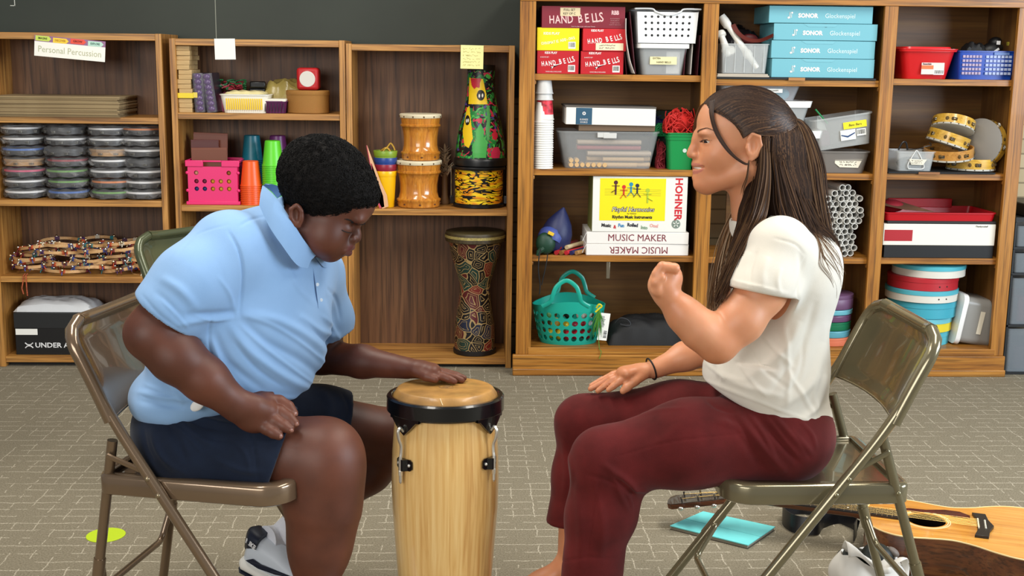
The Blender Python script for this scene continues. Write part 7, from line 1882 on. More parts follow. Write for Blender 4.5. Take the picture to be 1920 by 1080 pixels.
def strands(guides, n, r, seed, jit=.004, mats=3, nseg=4, taper=True, push=None, hug=None):
    "guides: list of point lists of equal length; strands are random blends of neighbouring guides"
    rs = np.random.RandomState(seed)
    G = np.array([[tuple(q) for q in bez([Vector(p) for p in g], nseg)] for g in guides]); K, L_, _ = G.shape
    if K == 1: G = np.concatenate([G, G]); K = 2
    u = rs.uniform(0, K-1, n); i = np.minimum(u.astype(int), K-2); f = (u-i)[:, None, None]
    t0 = rs.uniform(0, .06, n)[:, None]; t1 = rs.uniform(.80, 1.0, n)[:, None]; s_ = t0+(t1-t0)*np.linspace(0, 1, L_)[None, :]
    x = s_*(L_-1); a = np.minimum(x.astype(int), L_-2); g = (x-a)[:, :, None]
    A = G[i[:, None], a]*(1-g)+G[i[:, None], a+1]*g; B = G[i[:, None]+1, a]*(1-g)+G[i[:, None]+1, a+1]*g
    Pp = A*(1-f)+B*f
    o = rs.normal(size=(n, 1, 3))*jit; e = (.25+.75*np.minimum(1, s_*2.2))[:, :, None]
    w = rs.uniform(3, 9, n)[:, None]; ph = rs.uniform(0, 6.28, n)[:, None]
    Pp = Pp+o*e+np.stack([np.sin(w*s_+ph), np.cos(w*s_*1.3+ph), 0*s_], 2)*(jit*.4*s_)[:, :, None]
    if push is not None:
        for pf in (push if isinstance(push, (list, tuple)) else [push]):
            lo = np.repeat(.0008+.0014*rs.random_sample(n), L_); Pp = pf(Pp.reshape(-1, 3), lo, hug).reshape(n, L_, 3)
    T = np.gradient(Pp, axis=1); T /= np.maximum(np.linalg.norm(T, axis=2, keepdims=True), 1e-9)
    ref = np.array([.31, .87, .38]); U = np.cross(T, ref); U /= np.maximum(np.linalg.norm(U, axis=2, keepdims=True), 1e-9); W_ = np.cross(T, U)
    rr = r*(np.ones(L_) if not taper else 1-.75*(np.linspace(0, 1, L_))**3)
    V = np.stack([Pp+(U*math.cos(q)+W_*math.sin(q))*rr[None, :, None] for q in (0, 2.094, 4.189)], 2).reshape(-1, 3)
    base = (np.arange(n)*L_*3)[:, None, None]; sg = (np.arange(L_-1)*3)[None, :, None]; c0 = np.array([0, 1, 2])[None, None, :]; c1 = np.array([1, 2, 0])[None, None, :]
    F_ = np.stack([base+sg+c0, base+sg+c1, base+sg+3+c1, base+sg+3+c0], 3).reshape(-1, 4)
    m = MB(); m.v = [tuple(v) for v in V.tolist()]; m.f = [tuple(v) for v in F_.tolist()]; m.m = np.repeat(rs.randint(0, mats, n), (L_-1)*3).tolist()
    return m
def ring_rot(pitch):
    "head frame rows: forward, left, up for someone facing +x pitched down by the angle"
    c, s_ = math.cos(pitch), math.sin(pitch); return [[c, 0, -s_], [0, 1, 0], [s_, 0, c]]
# ================================================================ the woman
def woman():
    Ym = 2.70
    BASE = Vector((.80, 2.70, .43))
    root = bpy.data.objects.new('person', None)  # replaced below by the body mesh itself
    bpy.data.objects.remove(root)
    p = lambda x, y, Y=Ym: np.array(P(x, y, Y))
    skin = skinmat('c9845c', 'd99a74', .45, .3)
    lipm = mat('bd7562', .38, sss=.2); nail = mat('d9a894', .3)
    S = SDF([(.10, .36, .0042), (.36, .66, .0021), (.66, .98, .004)], [(2.36, 2.60, .0034), (2.60, 2.80, .0021), (2.80, 3.02, .0034)], [(-.01, .42, .006), (.42, .99, .0034), (.99, 1.30, .0021)])
    # --- torso, neck
    S.ell(p(1470, 540), (.095, .155, .13), .03); S.ell(p(1455, 660), (.095, .135, .13), .05); S.ell(p(1458, 805), (.100, .150, .085), .05)
    S.limb([p(1470, 455, 2.57), p(1470, 455, 2.83)], [.05, .05], .04)
    S.limb([p(1402, 335), p(1418, 400), p(1445, 455)], [.047, .047, .062], .03)
    # --- skull and face, mid plane traced from the profile
    S.ell(p(1399, 238), (.093, .072, .086), .02)
    S.ell(p(1358, 232), (.060, .060, .062), .02)
    S.ell(p(1361, 280), (.061, .0545, .060), .025); S.ell(p(1321, 311), (.024, .029, .026), .016)
    S.ell(p(1335, 323), (.034, .034, .0325), .025)
    S.limb([p(1405, 318, Ym-.050), p(1325, 349, Ym-.014)], [.020, .015], .03); S.limb([p(1405, 318, Ym+.050), p(1325, 349, Ym+.014)], [.020, .015], .03)
    S.limb([p(1313, 345, Ym-.008), p(1313, 345, Ym+.008)], [.0135, .0135], .014)
    for s in (-1, 1):
        S.ell(p(1343, 293, Ym+s*.034), (.026, .020, .024), .025)          # cheeks lifted by the smile
        S.ell(p(1326, 250, Ym+s*.024), (.018, .022, .009), .014)         # brow ridge
        S.ell(p(1316, 263, Ym+s*.033), (.009, .012, .006), .012, 'sub')  # eye socket
        S.ell(p(1331, 263.5, Ym+s*.0305), (.0146, .0146, .0140), .005)      # lids over the eyeball
        S.ell(p(1321, 265.6, Ym+s*.0345), (.013, .0170, .0020), .001, 'sub', [[.94, -s*.34, 0], [s*.34, .94, 0], [0, 0, 1]])
    S.limb([p(1307, 252), p(1306, 263), p(1299, 281), p(1294.5, 289)], [.0085, .0080, .0075, .0082], .012)
    for s in (-1, 1): S.ell(p(1304.5, 291.5, Ym+s*.0105), (.0085, .0065, .0062), .005)
    for s in (-1, 1): S.ell(p(1299, 297.5, Ym+s*.0065), (.004, .003, .003), .002, 'sub')
    S.ell(p(1309, 306), (.012, .018, .009), .010)
    for s in (-1, 1):
        S.limb([p(1301, 308, Ym+s*.003), p(1309, 308.6, Ym+s*.015), p(1325, 311, Ym+s*.0265)], [.0046, .0040, .0026], .003)
        S.limb([p(1303, 323, Ym+s*.003), p(1312, 321.5, Ym+s*.015), p(1326, 313.5, Ym+s*.0265)], [.0048, .0042, .0026], .003)
    for s in (-1, 1):
        S.limb([p(1297, 315.5, Ym), p(1306, 315.2, Ym+s*.016), p(1320, 312.8, Ym+s*.034)], [.0038, .0036, .0026], .0015, 'sub', flat=(0, 0, 1), fs=1.0)
        S.limb([p(1319, 294, Ym+s*.026), p(1328, 303, Ym+s*.034), p(1332, 314, Ym+s*.034)], [.0012, .0018, .001], .005, 'sub')
    S.ell(p(1307, 333), (.010, .014, .006), .008, 'add')
    # ears
    for s in (-1, 1):
        yy = Ym+s*.0715
        S.ell(p(1413, 274, yy), (.017, .0065, .030), .004); S.ell(p(1411, 272, yy+s*.0075), (.011, .0085, .020), .002, 'sub')
        S.limb([p(1402, 262, yy+s*.002), p(1410, 250, yy+s*.004), p(1424, 256, yy+s*.006), p(1427, 272, yy+s*.005), p(1418, 292, yy+s*.001), p(1408, 299, yy-s*.001)], [.0032, .0034, .0036, .0034, .0034, .0048], .003)
        S.ell(p(1401, 277, yy+s*.001), (.004, .004, .006), .003)
    # --- near arm: sleeve to elbow to raised fist
    sh = p(1462, 470, 2.56); el = p(1345, 643, 2.495); wr = p(1249, 552, 2.50)
    S.limb([sh, p(1428, 545, 2.532), p(1388, 600, 2.51), el], [.058, .051, .048, .040], .02)
    S.limb([el, p(1312, 617, 2.495), p(1283, 590, 2.497), wr], [.040, .040, .035, .0255], .02)
    # fist: palm, curled fingers, thumb across
    S.limb([wr, p(1243, 535, 2.50), p(1249, 518, 2.505)], [.025, .029, .029], .012)
    S.ell(p(1252, 523, 2.506), (.031, .0255, .033), .010)
    for i, yk in enumerate((2.480, 2.499, 2.517, 2.533)):
        d_ = (0, 1, 1.5, 3)[i]
        S.limb([p(1265-d_, 503+d_, yk), p(1242, 500+d_, yk-.002), p(1231+d_, 514+d_, yk-.002), p(1238, 528, yk)], [.0115, .0112, .0106, .0095], .0018)
    S.limb([p(1247, 553, 2.490), p(1232, 544, 2.478), p(1230, 529, 2.474), p(1240, 520, 2.472)], [.0140, .0125, .0110, .0095], .004)
    # --- far arm resting on the far knee
    fs_ = p(1425, 480, 2.85); fe = p(1330, 655, 2.86); fw = p(1228, 692, 2.825)
    S.limb([fs_, fe], [.052, .040], .02); S.limb([fe, p(1285, 668, 2.845), fw], [.039, .034, .0225], .02, flat=(0, 0, 1), fs=.95)
    S.limb([fw, p(1200, 696, 2.822), p(1172, 699, 2.82)], [.022, .0235, .022], .012, flat=(0, .25, 1), fs=.72)
    S.limb([p(1178, 700, 2.80), p(1174, 698, 2.845)], [.016, .016], .012, flat=(0, 0, 1), fs=.8)
    fing = [((1172, 697, 2.850), (1150, 702, 2.857), (1128, 713, 2.86), (1109, 723, 2.862)), ((1170, 699, 2.834), (1145, 708, 2.838), (1124, 721, 2.84), (1107, 729, 2.842)), ((1172, 702, 2.818), (1148, 712, 2.818), (1133, 724, 2.818), (1121, 733, 2.818)), ((1176, 706, 2.802), (1160, 716, 2.80), (1150, 724, 2.80), (1141, 731, 2.80))]
    for q in fing: S.limb([p(*a) for a in q], [.0098, .0088, .0080, .0070], .003)
    S.limb([p(1208, 702, 2.805), p(1190, 715, 2.792), p(1176, 726, 2.788), p(1168, 733, 2.788)], [.0125, .0105, .0095, .008], .006)
    # --- legs
    for (hip, knee, ank) in ((p(1465, 815, 2.62), p(1128, 862, 2.60), p(1108, 1130, 2.60)), (p(1455, 800, 2.79), p(1092, 792, 2.84), p(1070, 1060, 2.84))):
        S.limb([hip, knee], [.075, .050], .03); S.limb([knee, ank], [.05, .033], .02)
    foot_pts = []
    for a, Y in ((p(1108, 1130, 2.60), 2.60), (p(1070, 1060, 2.84), 2.84)):
        heel = np.array([a[0]+.02, Y, .035]); toe = np.array([a[0]-.175, Y-.01, .022]); ank = np.array([a[0], Y, .10])
        S.limb([a, ank, heel], [.033, .032, .028], .015); S.limb([ank, np.array([a[0]-.07, Y, .055]), toe+np.array([.03, 0, .004])], [.032, .030, .024], .015, flat=(0, 0, 1), fs=.85)
        for j in range(5):
            S.limb([toe+np.array([.03, .022-.011*j, .002]), toe+np.array([.004+.005*j, .026-.0135*j, -.006])], [.011, .0085 if j else .0105], .004)
        foot_pts.append((heel, toe, ank))
    V, Fc = S.mesh(1)
    cen = V[Fc].mean(1); q = projn(cen); mi = np.zeros(len(Fc), int)
    L1, t1 = segdist(q, [(1296, 308.5), (1306, 308.3), (1320, 310.6)]); L2, t2 = segdist(q, [(1298, 323), (1307, 322.5), (1314, 320), (1321, 315.5)])
    mi[((L1 < 3.0-1.8*t1) | (L2 < 4.2-2.8*t2)) & (np.abs(cen[:, 1]-Ym) < .034) & (cen[:, 2] > 1.0)] = 1
    pushS = sampler(S); base = BASE; me = body_obj('person', rebase(V, base), Fc, [skin, lipm, nail], mi)
    me.location = base
    tag(me, 'woman in cream t-shirt and burgundy trousers on a folding chair, fist raised, smiling', 'person')
    def kid(name, V, Fc, m, mi=None): return body_obj(name, rebase(V, base), Fc, m, mi, me)
    def mk(name, mb, m, smooth=True, label=None):
        mb.v = [(a[0]-base.x, a[1]-base.y, a[2]-base.z) for a in mb.v]; return part(me, name, mb, m, smooth, label=label)
    # eyes, lashes, brows, teeth
    for s in (-1, 1):
        c = p(1330.5, 263.5, Ym+s*.0305)
        e = mk('eye', MB().ball(c, .0128, 24, 16), mat('d8d2c8', .15))
        fwd = Vector((-.80, s*.42, -.38)).normalized(); ic = Vector(c)+fwd*.0102
        qr = fwd.to_track_quat('Z', 'Y').to_matrix(); mbi = MB().lathe([(.0001, .0034), (.003, .0032), (.0058, .002), (.0062, .0)], 16, cap0=False, cap1=False).xf(Matrix.Translation(ic) @ qr.to_4x4()); mbi.v = [(a[0]-base.x, a[1]-base.y, a[2]-base.z) for a in mbi.v]
        part(e, 'iris', mbi, mat('2a1a12', .15), True)
        dy = s*.003
        # upper lid skin shell and lashes
        lid = [p(1317.5, 266, Ym+s*.020), p(1316, 264, Ym+s*.027), p(1318, 262.8, Ym+s*.035), p(1325, 262, Ym+s*.0420), p(1335, 262.5, Ym+s*.0455)]
        mk('eyelashes', MB().tube(bez([Vector(v) for v in lid], 4), .0009, 5), mat('1c1210', .6))
        lm = MB()
        for k in range(14):
            f = k/13; b_ = Vector(bez([Vector(v) for v in lid], 4)[int(f*15.9)]); lm.tube([b_, b_+Vector((-.0045+.004*f, s*.003*f*2, -.0012)), b_+Vector((-.0075+.007*f, s*.0045*f*2, .0004))], [.0004, .0003, .0001], 3)
        mk('lashes', lm, mat('1c1210', .6))
        bm_ = MB(); rr = random.Random(3)
        bp_ = [Vector(v) for v in bez([Vector(p(1311, 248, Ym+s*.022)), Vector(p(1316, 243.5, Ym+s*.031)), Vector(p(1326, 240.5, Ym+s*.041)), Vector(p(1342, 246.5, Ym+s*.051))], 6)]
        bp_ = [Vector(v) for v in pushS(np.array([tuple(v) for v in bp_]), np.full(len(bp_), .0004), .0010)]
        for k in range(300):
            f = rr.random(); b_ = bp_[int(f*(len(bp_)-1.01))]+Vector((rr.uniform(-.002, .002), 0, rr.uniform(-.0016, .0016)*(1.1-f)))
            bm_.tube([b_, b_+Vector((.006, s*.001, .0022-.003*f))], [.0006, .0003], 3)
        bm_.v = [tuple(Vector(v)+Vector((-.0003, s*.0005, .0))) for v in bm_.v]
        mk('eyebrow', bm_, mat('6a4a36', .8))['kind'] = 'stuff'
    mk('teeth', MB().ball(p(1317, 314.2), 1, 20, 8, (.0200, .0285, .0052)), mat('ece6dc', .2))
    # --- shirt
    C = SDF([(.38, .98, .0036)], [(2.42, 2.99, .0036)], [(.52, 1.10, .0036)])
    C.ell(p(1478, 520), (.112, .165, .13), .03); C.ell(p(1452, 620), (.112, .158, .15), .05); C.ell(p(1434, 700), (.140, .172, .11), .05); C.ell(p(1458, 775), (.118, .178, .075), .05)
    C.limb([p(1462, 464, 2.57), p(1462, 464, 2.83)], [.060, .060], .05); C.ell(p(1505, 478), (.06, .13, .07), .05)
    C.limb([p(1418, 418), p(1448, 452)], [.060, .07], .03)
    C.limb([sh, p(1438, 535, 2.532), p(1418, 562, 2.520)], [.068, .068, .070], .03); C.limb([fs_, p(1400, 545, 2.86)], [.06, .06], .03)
    # sleeve hem, plane square to the arm
    ax = p(1418, 562, 2.528)-sh; hemc = p(1424, 547, 2.53)
    C.plane(hemc, np.array([-.30, -.05, -.95]), (.36, 2.42, .60), (hemc[0]+.066, 2.62, hemc[2]+.09), .004) if False else None
    def cut_sleeve(c, n, r):
        c = np.array(c); n = np.array(n)/np.linalg.norm(n)
        def fn(X, Y, Z):
            a = (X-c[0])*n[0]+(Y-c[1])*n[1]+(Z-c[2])*n[2]
            qx, qy, qz = X-c[0]-a*n[0], Y-c[1]-a*n[1], Z-c[2]-a*n[2]
            rr_ = np.sqrt(qx*qx+qy*qy+qz*qz); return np.maximum(-a, rr_-r)
        C.put(fn, c-.14, c+.14, .008, 'sub')
    cut_sleeve(hemc, (-.18, -.10, -.97), .0800)
    C.limb([hemc+np.array([.008, .0, .014]), hemc-np.array([.02, .006, .06])], [.0585, .0595], .003, 'sub')
    cut_sleeve(p(1405, 540, 2.86), (-.3, 0, -.95), .075)
    # neck opening
    C.limb([p(1405, 372), p(1424, 408)], [.062, .052], .004, 'sub')
    # hem
    a, b = p(1297, 702), p(1550, 812); n = np.array([-(b-a)[2], 0, (b-a)[0]]); n = -n/np.linalg.norm(n)
    C.plane(a, n, (.3, 2.3, .4), (1.0, 3.05, .80), .004)
    V, Fc = C.mesh(2)
    V = folds(V, Fc, [([(1500, 600), (1470, 660), (1400, 710)], 9, .006), ([(1530, 560), (1500, 660), (1440, 745)], 8, -.005), ([(1545, 640), (1520, 720), (1450, 770)], 8, .006), ([(1545, 700), (1530, 760), (1500, 790)], 7, .006), ([(1470, 600), (1480, 700), (1475, 760)], 5, .004), ([(1340, 700), (1400, 725), (1470, 745)], 6, .004),
        ([(1365, 525), (1420, 537), (1480, 552)], 3, .0022), ([(1500, 470), (1506, 520), (1490, 560)], 6, -.005), ([(1405, 470), (1385, 500), (1375, 530)], 7, .004), ([(1440, 480), (1430, 510), (1432, 540)], 8, .004), ([(1330, 640), (1350, 690), (1360, 715)], 8, .005), ([(1548, 600), (1545, 760)], 8, .004), ([(1303, 706), (1420, 752), (1545, 800)], 3, .0022), ([(1420, 600), (1440, 640), (1490, 690)], 4.5, .0035), ([(1395, 640), (1430, 690), (1480, 730)], 4.5, -.003), ([(1380, 670), (1410, 715), (1440, 745)], 4, .003), ([(1510, 640), (1500, 700), (1475, 740)], 4, -.003), ([(1535, 700), (1525, 745), (1535, 785)], 4, .0035), ([(1480, 700), (1510, 750), (1530, 790)], 4.5, .0035), ([(1345, 655), (1355, 690), (1350, 715)], 4, -.003), ([(1320, 680), (1360, 705), (1400, 715)], 3.5, .0028), ([(1450, 446), (1490, 458), (1512, 480)], 2, -.0018), ([(1512, 480), (1500, 530), (1496, 570)], 2.2, -.002), ([(1420, 470), (1408, 500), (1405, 535)], 4, -.003), ([(1465, 500), (1458, 525), (1462, 548)], 4, .003)])
    V += vnormals(V, Fc)*wnoise(V, (34, 70), .0016, 4)[:, None]
    shirt = kid('t_shirt', V, Fc, clothmat('d5cfc1', 'ded9cd', .9, 900, .2, 10))
    shirt['label'] = 'cream short-sleeved t-shirt'
    # --- trousers
    T = SDF([(.10, 1.0, .0038)], [(2.44, 3.0, .0042)], [(.08, .80, .0042)])
    hN, kN, aN = p(1462, 818, 2.625), p(1133, 863, 2.60), p(1106, 1085, 2.60)
    hF, kF, aF = p(1450, 790, 2.79), p(1095, 793, 2.845), p(1064, 985, 2.845)
    T.ell(p(1462, 805), (.118, .180, .105), .04); T.ell(p(1440, 765), (.115, .165, .07), .04)
    T.limb([hN, p(1290, 832, 2.61), kN], [.103, .094, .071], .04); T.limb([hF, p(1270, 785, 2.82), kF], [.095, .086, .066], .04)
    T.limb([kN, p(1122, 965, 2.60), aN+np.array([0, 0, -.06])], [.068, .068, .072], .03, flat=(0, 1, 0), fs=.86)
    T.limb([p(1165, 895, 2.6), p(1150, 960, 2.6)], [.045, .045], .05)
    T.limb([kF, p(1086, 890, 2.845), aF+np.array([0, 0, -.06])], [.063, .061, .061], .03, flat=(0, 1, 0), fs=.86)
    zF = p(1048, 978, 2.845)[2]; T.plane((0, 0, zF), (0, 0, -1), (.08, 2.74, 0), (.50, 3.05, zF+.12), .003)
    zN = p(1060, 1095, 2.60)[2]; T.plane((0, 0, zN), (0, 0, -1), (.08, 2.3, 0), (.55, 2.74, zN+.12), .003)
    for a_ in (aN, aF):
        zz_ = zN if a_ is aN else zF
        T.limb([np.array([a_[0], a_[1], zz_-.05]), np.array([a_[0]+.002, a_[1], zz_+.02])], [.062 if a_ is aN else .046]*2, .003, 'sub', flat=(0, 1, 0), fs=.8)
    V, Fc = T.mesh(2)
    V = folds(V, Fc, [([(1385, 780), (1440, 850), (1475, 885)], 7, .006), ([(1415, 775), (1465, 830), (1500, 870)], 6, -.006), ([(1440, 770), (1490, 820), (1520, 850)], 7, .006), ([(1360, 770), (1400, 830), (1430, 880)], 8, -.005), ([(1130, 870), (1180, 905), (1195, 925)], 6, .006), ([(1150, 895), (1180, 915), (1190, 930)], 4, -.006), ([(1145, 880), (1165, 930), (1180, 960)], 6, .004), ([(1110, 900), (1130, 980), (1125, 1050)], 9, .004), ([(1080, 900), (1090, 990), (1085, 1070)], 8, .004),
        ([(1290, 780), (1250, 820), (1200, 850)], 10, .003), ([(1120, 740), (1160, 750), (1230, 740)], 8, .003), ([(1055, 820), (1062, 880), (1058, 930)], 6, .004), ([(1340, 790), (1380, 800), (1400, 830)], 7, .005), ([(1150, 858), (1260, 828), (1400, 812)], 1.8, -.0018), ([(1125, 890), (1112, 980), (1100, 1060)], 1.8, -.0018), ([(1400, 770), (1432, 815), (1455, 860)], 3.6, .0035), ([(1432, 775), (1470, 825), (1498, 860)], 3.6, .0032), ([(1460, 780), (1500, 830), (1520, 860)], 3.4, -.003), ([(1375, 775), (1412, 835), (1440, 885)], 3.6, -.003), ([(1500, 790), (1522, 815), (1530, 840)], 3.6, .003), ([(1170, 905), (1190, 918), (1215, 922)], 3, .0035), ([(1155, 905), (1178, 930), (1186, 955)], 3.2, .0035), ([(1100, 890), (1150, 905), (1180, 928)], 3.6, -.003), ([(1060, 830), (1072, 880), (1070, 930)], 3.6, .003), ([(1320, 745), (1345, 765), (1380, 775)], 3, -.0028), ([(1170, 790), (1230, 770), (1290, 765)], 3.6, .0022), ([(1045, 1056), (1100, 1045), (1170, 1050)], 2.2, -.0016)])
    V += vnormals(V, Fc)*wnoise(V, (26, 60), .0016, 9)[:, None]
    tr = kid('trousers', V, Fc, clothmat('4c1312', '621b1b', .85, 600, .06, 14)); tr['label'] = 'burgundy corduroy trousers'
    # sandals
    st = mat('5a4636', .6)
    for (heel, toe, ank) in foot_pts:
        m = MB(); n = 26; o = []
        for i in range(n):
            a = 2*math.pi*i/n; ca, sa = math.cos(a), math.sin(a); o.append((toe[0]-.018+(heel[0]-toe[0]+.05)*(1-ca)/2, (toe[1]+heel[1])/2+.042*sa*(1.1 if ca > 0 else .82)))
        m.prism(o, .014, Matrix.Translation((0, 0, .001))); mk('sandal_sole', m, mat('3c2e24', .7))
        m = MB()
        for f, hh in ((.30, .052), (.62, .080)):
            x = toe[0]+(heel[0]-toe[0])*f; m.tube(bez([(x, toe[1]-.040, .012), (x+.006, toe[1]-.034, hh*.7), (x+.008, toe[1], hh), (x+.006, toe[1]+.034, hh*.7), (x, toe[1]+.040, .012)], 5), .0035, 8, flat=3.2, up=(1, 0, 0))
        mk('sandal_straps', m, st)
    # bracelet and hair tie
    m = MB(); c = p(1221, 692, 2.824); ax_ = Vector(fw-fe).normalized(); u_ = ax_.orthogonal().normalized(); w_ = ax_.cross(u_)
    m.tube([Vector(c)+(u_*math.cos(a*.2618)+w_*math.sin(a*.2618))*.0262 for a in range(24)], .0022, 6, closed=True); mk('bracelet', m, mat('15100e', .6))
    # --- hair: mass under the strands, then the strands
    hd = [mat('2a1b13', .5, spec=.3), mat('33221a', .5, spec=.3), mat('453022', .5, spec=.3), mat('5e432e', .48, spec=.3)]
    hl = [mat('5a402c', .5, spec=.3), mat('70543a', .5, spec=.3), mat('8e6e50', .5, spec=.3), mat('ab947c', .5, spec=.3)]
    H = SDF([(.40, .98, .0042)], [(2.56, 2.86, .0042)], [(.80, 1.30, .0042)])
    H.ell(p(1402, 237), (.0955, .0765, .0865), .02); H.ell(p(1372, 212), (.062, .060, .042), .03)
    H.ell(p(1316, 286), (.088, .2, .096), .012, 'sub')
    H.ell(p(1440, 262), (.062, .07, .07), .03); H.ell(p(1412, 276, Ym-.078), (.026, .022, .036), .006, 'sub'); H.ell(p(1412, 276, Ym+.078), (.026, .022, .036), .006, 'sub')
    H.limb([p(1474, 232), p(1500, 262), p(1512, 330), p(1518, 390)], [.014, .022, .026, .020], .02)
    H.limb([p(1455, 290), p(1462, 360), p(1480, 420)], [.062, .058, .05], .03, flat=(0, 1, 0), fs=1.25)
    H.limb([p(1425, 310, Ym-.03), p(1412, 400, Ym-.05), p(1385, 470, Ym-.075)], [.026, .028, .022], .02)
    V, Fc = H.mesh(3); kid('hair_mass', V, Fc, mat('2a1c14', .9, spec=.1)); push = sampler(H); pushC = sampler(C)
    g = lambda pts: [Vector(p(x, y, Ym+dy)) for x, y, dy in pts]
    # swept back over the crown to the tie
    for s in (-1, 1):
        st_ = [(1322, 192, .020), (1326, 203, .040), (1338, 225, .056), (1352, 247, .067), (1372, 262, .074), (1390, 262, .078), (1405, 250, .079)]
        gs = []
        for i, (x, y, dy) in enumerate(st_):
            mx = [(1362, 168, .030), (1370, 178, .050), (1385, 198, .068), (1398, 217, .076), (1412, 235, .079), (1425, 244, .078), (1432, 248, .076)][i]
            m2 = [(1424, 174, .040), (1434, 185, .060), (1440, 203, .072), (1446, 217, .070), (1450, 230, .068), (1454, 240, .064), (1456, 250, .06)][i]
            gs.append(g([(x, y, s*dy), (mx[0], mx[1], s*mx[2]), (m2[0], m2[1], s*m2[2]), (1474, 231, s*.006)]))
        mb = strands([g([(1320, 194, 0), (1354, 172, .0), (1425, 174, 0), (1474, 229, 0)])]+gs, 1500 if s < 0 else 700, .0010, 5 if s < 0 else 6, .0028, 4, 6, False, push, .004)
        mk('hair_swept_back', mb, hd)['kind'] = 'stuff'
    mk('hair_tie', MB().tube([Vector(p(1474+7*math.sin(a*.5236)*.4, 232+11*math.cos(a*.5236)))+Vector((0, math.sin(a*.5236)*.013, 0)) for a in range(12)], .0065, 8, closed=True), mat('0e1014', .7))
    # ponytail
    def gp(L, dy): return g([(x, y, dy*k) for (x, y), k in zip(L, (.3, .8, 1, 1, 1, 1))])
    pony = [gp([(1474, 232), (1488, 242), (1496, 300), (1500, 370), (1500, 420), (1496, 445)], -.03), gp([(1474, 228), (1500, 238), (1520, 300), (1530, 370), (1543, 440), (1554, 510)], -.035), gp([(1475, 226), (1508, 238), (1532, 300), (1540, 370), (1550, 430), (1560, 520)], .0), gp([(1475, 228), (1504, 242), (1522, 310), (1530, 380), (1538, 430), (1548, 490)], .035), gp([(1474, 234), (1490, 262), (1500, 330), (1508, 400), (1510, 450), (1505, 500)], .03)]
    mb = strands(pony, 1200, .0011, 21, .006, 4, 6, True, [push, pushC]); mk('ponytail', mb, hd[1:]+hl[1:3])['kind'] = 'stuff'
    # loose length behind the ear, over shoulder and back
    low = [g([(1428, 262, -.070), (1425, 320, -.074), (1408, 400, -.078), (1382, 470, -.105), (1360, 530, -.150), (1340, 575, -.185)]), g([(1438, 250, -.068), (1438, 330, -.080), (1425, 395, -.090), (1400, 445, -.120), (1376, 495, -.17), (1352, 550, -.20)]),
        g([(1446, 250, -.060), (1458, 320, -.074), (1466, 365, -.085), (1474, 395, -.09), (1480, 415, -.10), (1484, 432, -.11)]), g([(1454, 250, -.050), (1472, 320, -.066), (1488, 375, -.08), (1500, 410, -.10), (1510, 435, -.11), (1518, 452, -.11)]), g([(1460, 250, -.030), (1482, 320, -.05), (1502, 380, -.06), (1520, 420, -.07), (1533, 445, -.07), (1542, 468, -.07)]), g([(1462, 250, .0), (1488, 320, -.0), (1512, 380, -.01), (1532, 425, -.01), (1544, 455, .0), (1553, 480, .0)]), g([(1458, 250, .04), (1478, 320, .06), (1498, 380, .08), (1514, 420, .09), (1524, 450, .09), (1530, 475, .09)])]
    mb = strands(low[:2], 800, .0011, 31, .006, 4, 6, True, [push, pushC]); mk('hair_over_shoulder', mb, hd[1:]+hl[1:3])['kind'] = 'stuff'
    mb = strands(low[2:], 1700, .0011, 33, .008, 4, 6, True, [push, pushC]); mk('hair_down_back', mb, hd+hl[1:2])['kind'] = 'stuff'
    farl = [g([(1410, 300, .07), (1390, 380, .09), (1368, 440, .10), (1352, 500, .10), (1342, 560, .10), (1338, 585, .10)]), g([(1400, 310, .07), (1380, 400, .07), (1362, 450, .05), (1350, 510, .04), (1345, 560, .03), (1342, 580, .03)])]
    mb = strands(farl, 420, .0012, 35, .007, 4, 6, True, pushC); mk('hair_over_far_shoulder', mb, hl)['kind'] = 'stuff'
    tips = [g([(1520, 440, -.10), (1530, 480, -.11), (1545, 505, -.11), (1562, 530, -.11)]), g([(1480, 420, -.17), (1475, 450, -.185), (1450, 480, -.20), (1435, 515, -.215)])]
    mb = strands([tips[0]], 14, .0008, 41, .012, 1, 5, True, pushC); mk('flyaway_hair', mb, hl[1])['kind'] = 'stuff'
    # face framing strand
    for s in (-1, 1):
        fr = [g([(1330, 190, s*.030), (1331, 215, s*.052), (1342, 250, s*.068), (1366, 285, s*.080), (1392, 305, s*.081), (1404, 309, s*.080)]), g([(1340, 186, s*.034), (1338, 220, s*.058), (1352, 258, s*.072), (1375, 290, s*.081), (1396, 306, s*.082), (1405, 306, s*.08)])]
        mb = strands(fr, 60, .0009, 45, .0012, 2, 6); mk('face_framing_strand', mb, hd[1:])['kind'] = 'stuff'
    fr = [g([(1326, 188, .036), (1311, 200, .048), (1303, 226, .055), (1300, 258, .056), (1296, 290, .055)]), g([(1328, 190, .040), (1315, 206, .054), (1308, 232, .060), (1305, 262, .062), (1300, 300, .06)])]
    mk('loose_front_strands', strands(fr, 34, .0008, 51, .002, 3, 6), hl)['kind'] = 'stuff'
    fr = [g([(1403, 300, -.079), (1400, 330, -.079), (1392, 352, -.07), (1388, 370, -.062)]), g([(1406, 300, -.079), (1402, 330, -.079), (1396, 352, -.07), (1394, 370, -.062)])]
    mk('thin_strand', strands(fr, 8, .0007, 3, .001, 1, 5), hl[0])['kind'] = 'stuff'
    return me
woman()
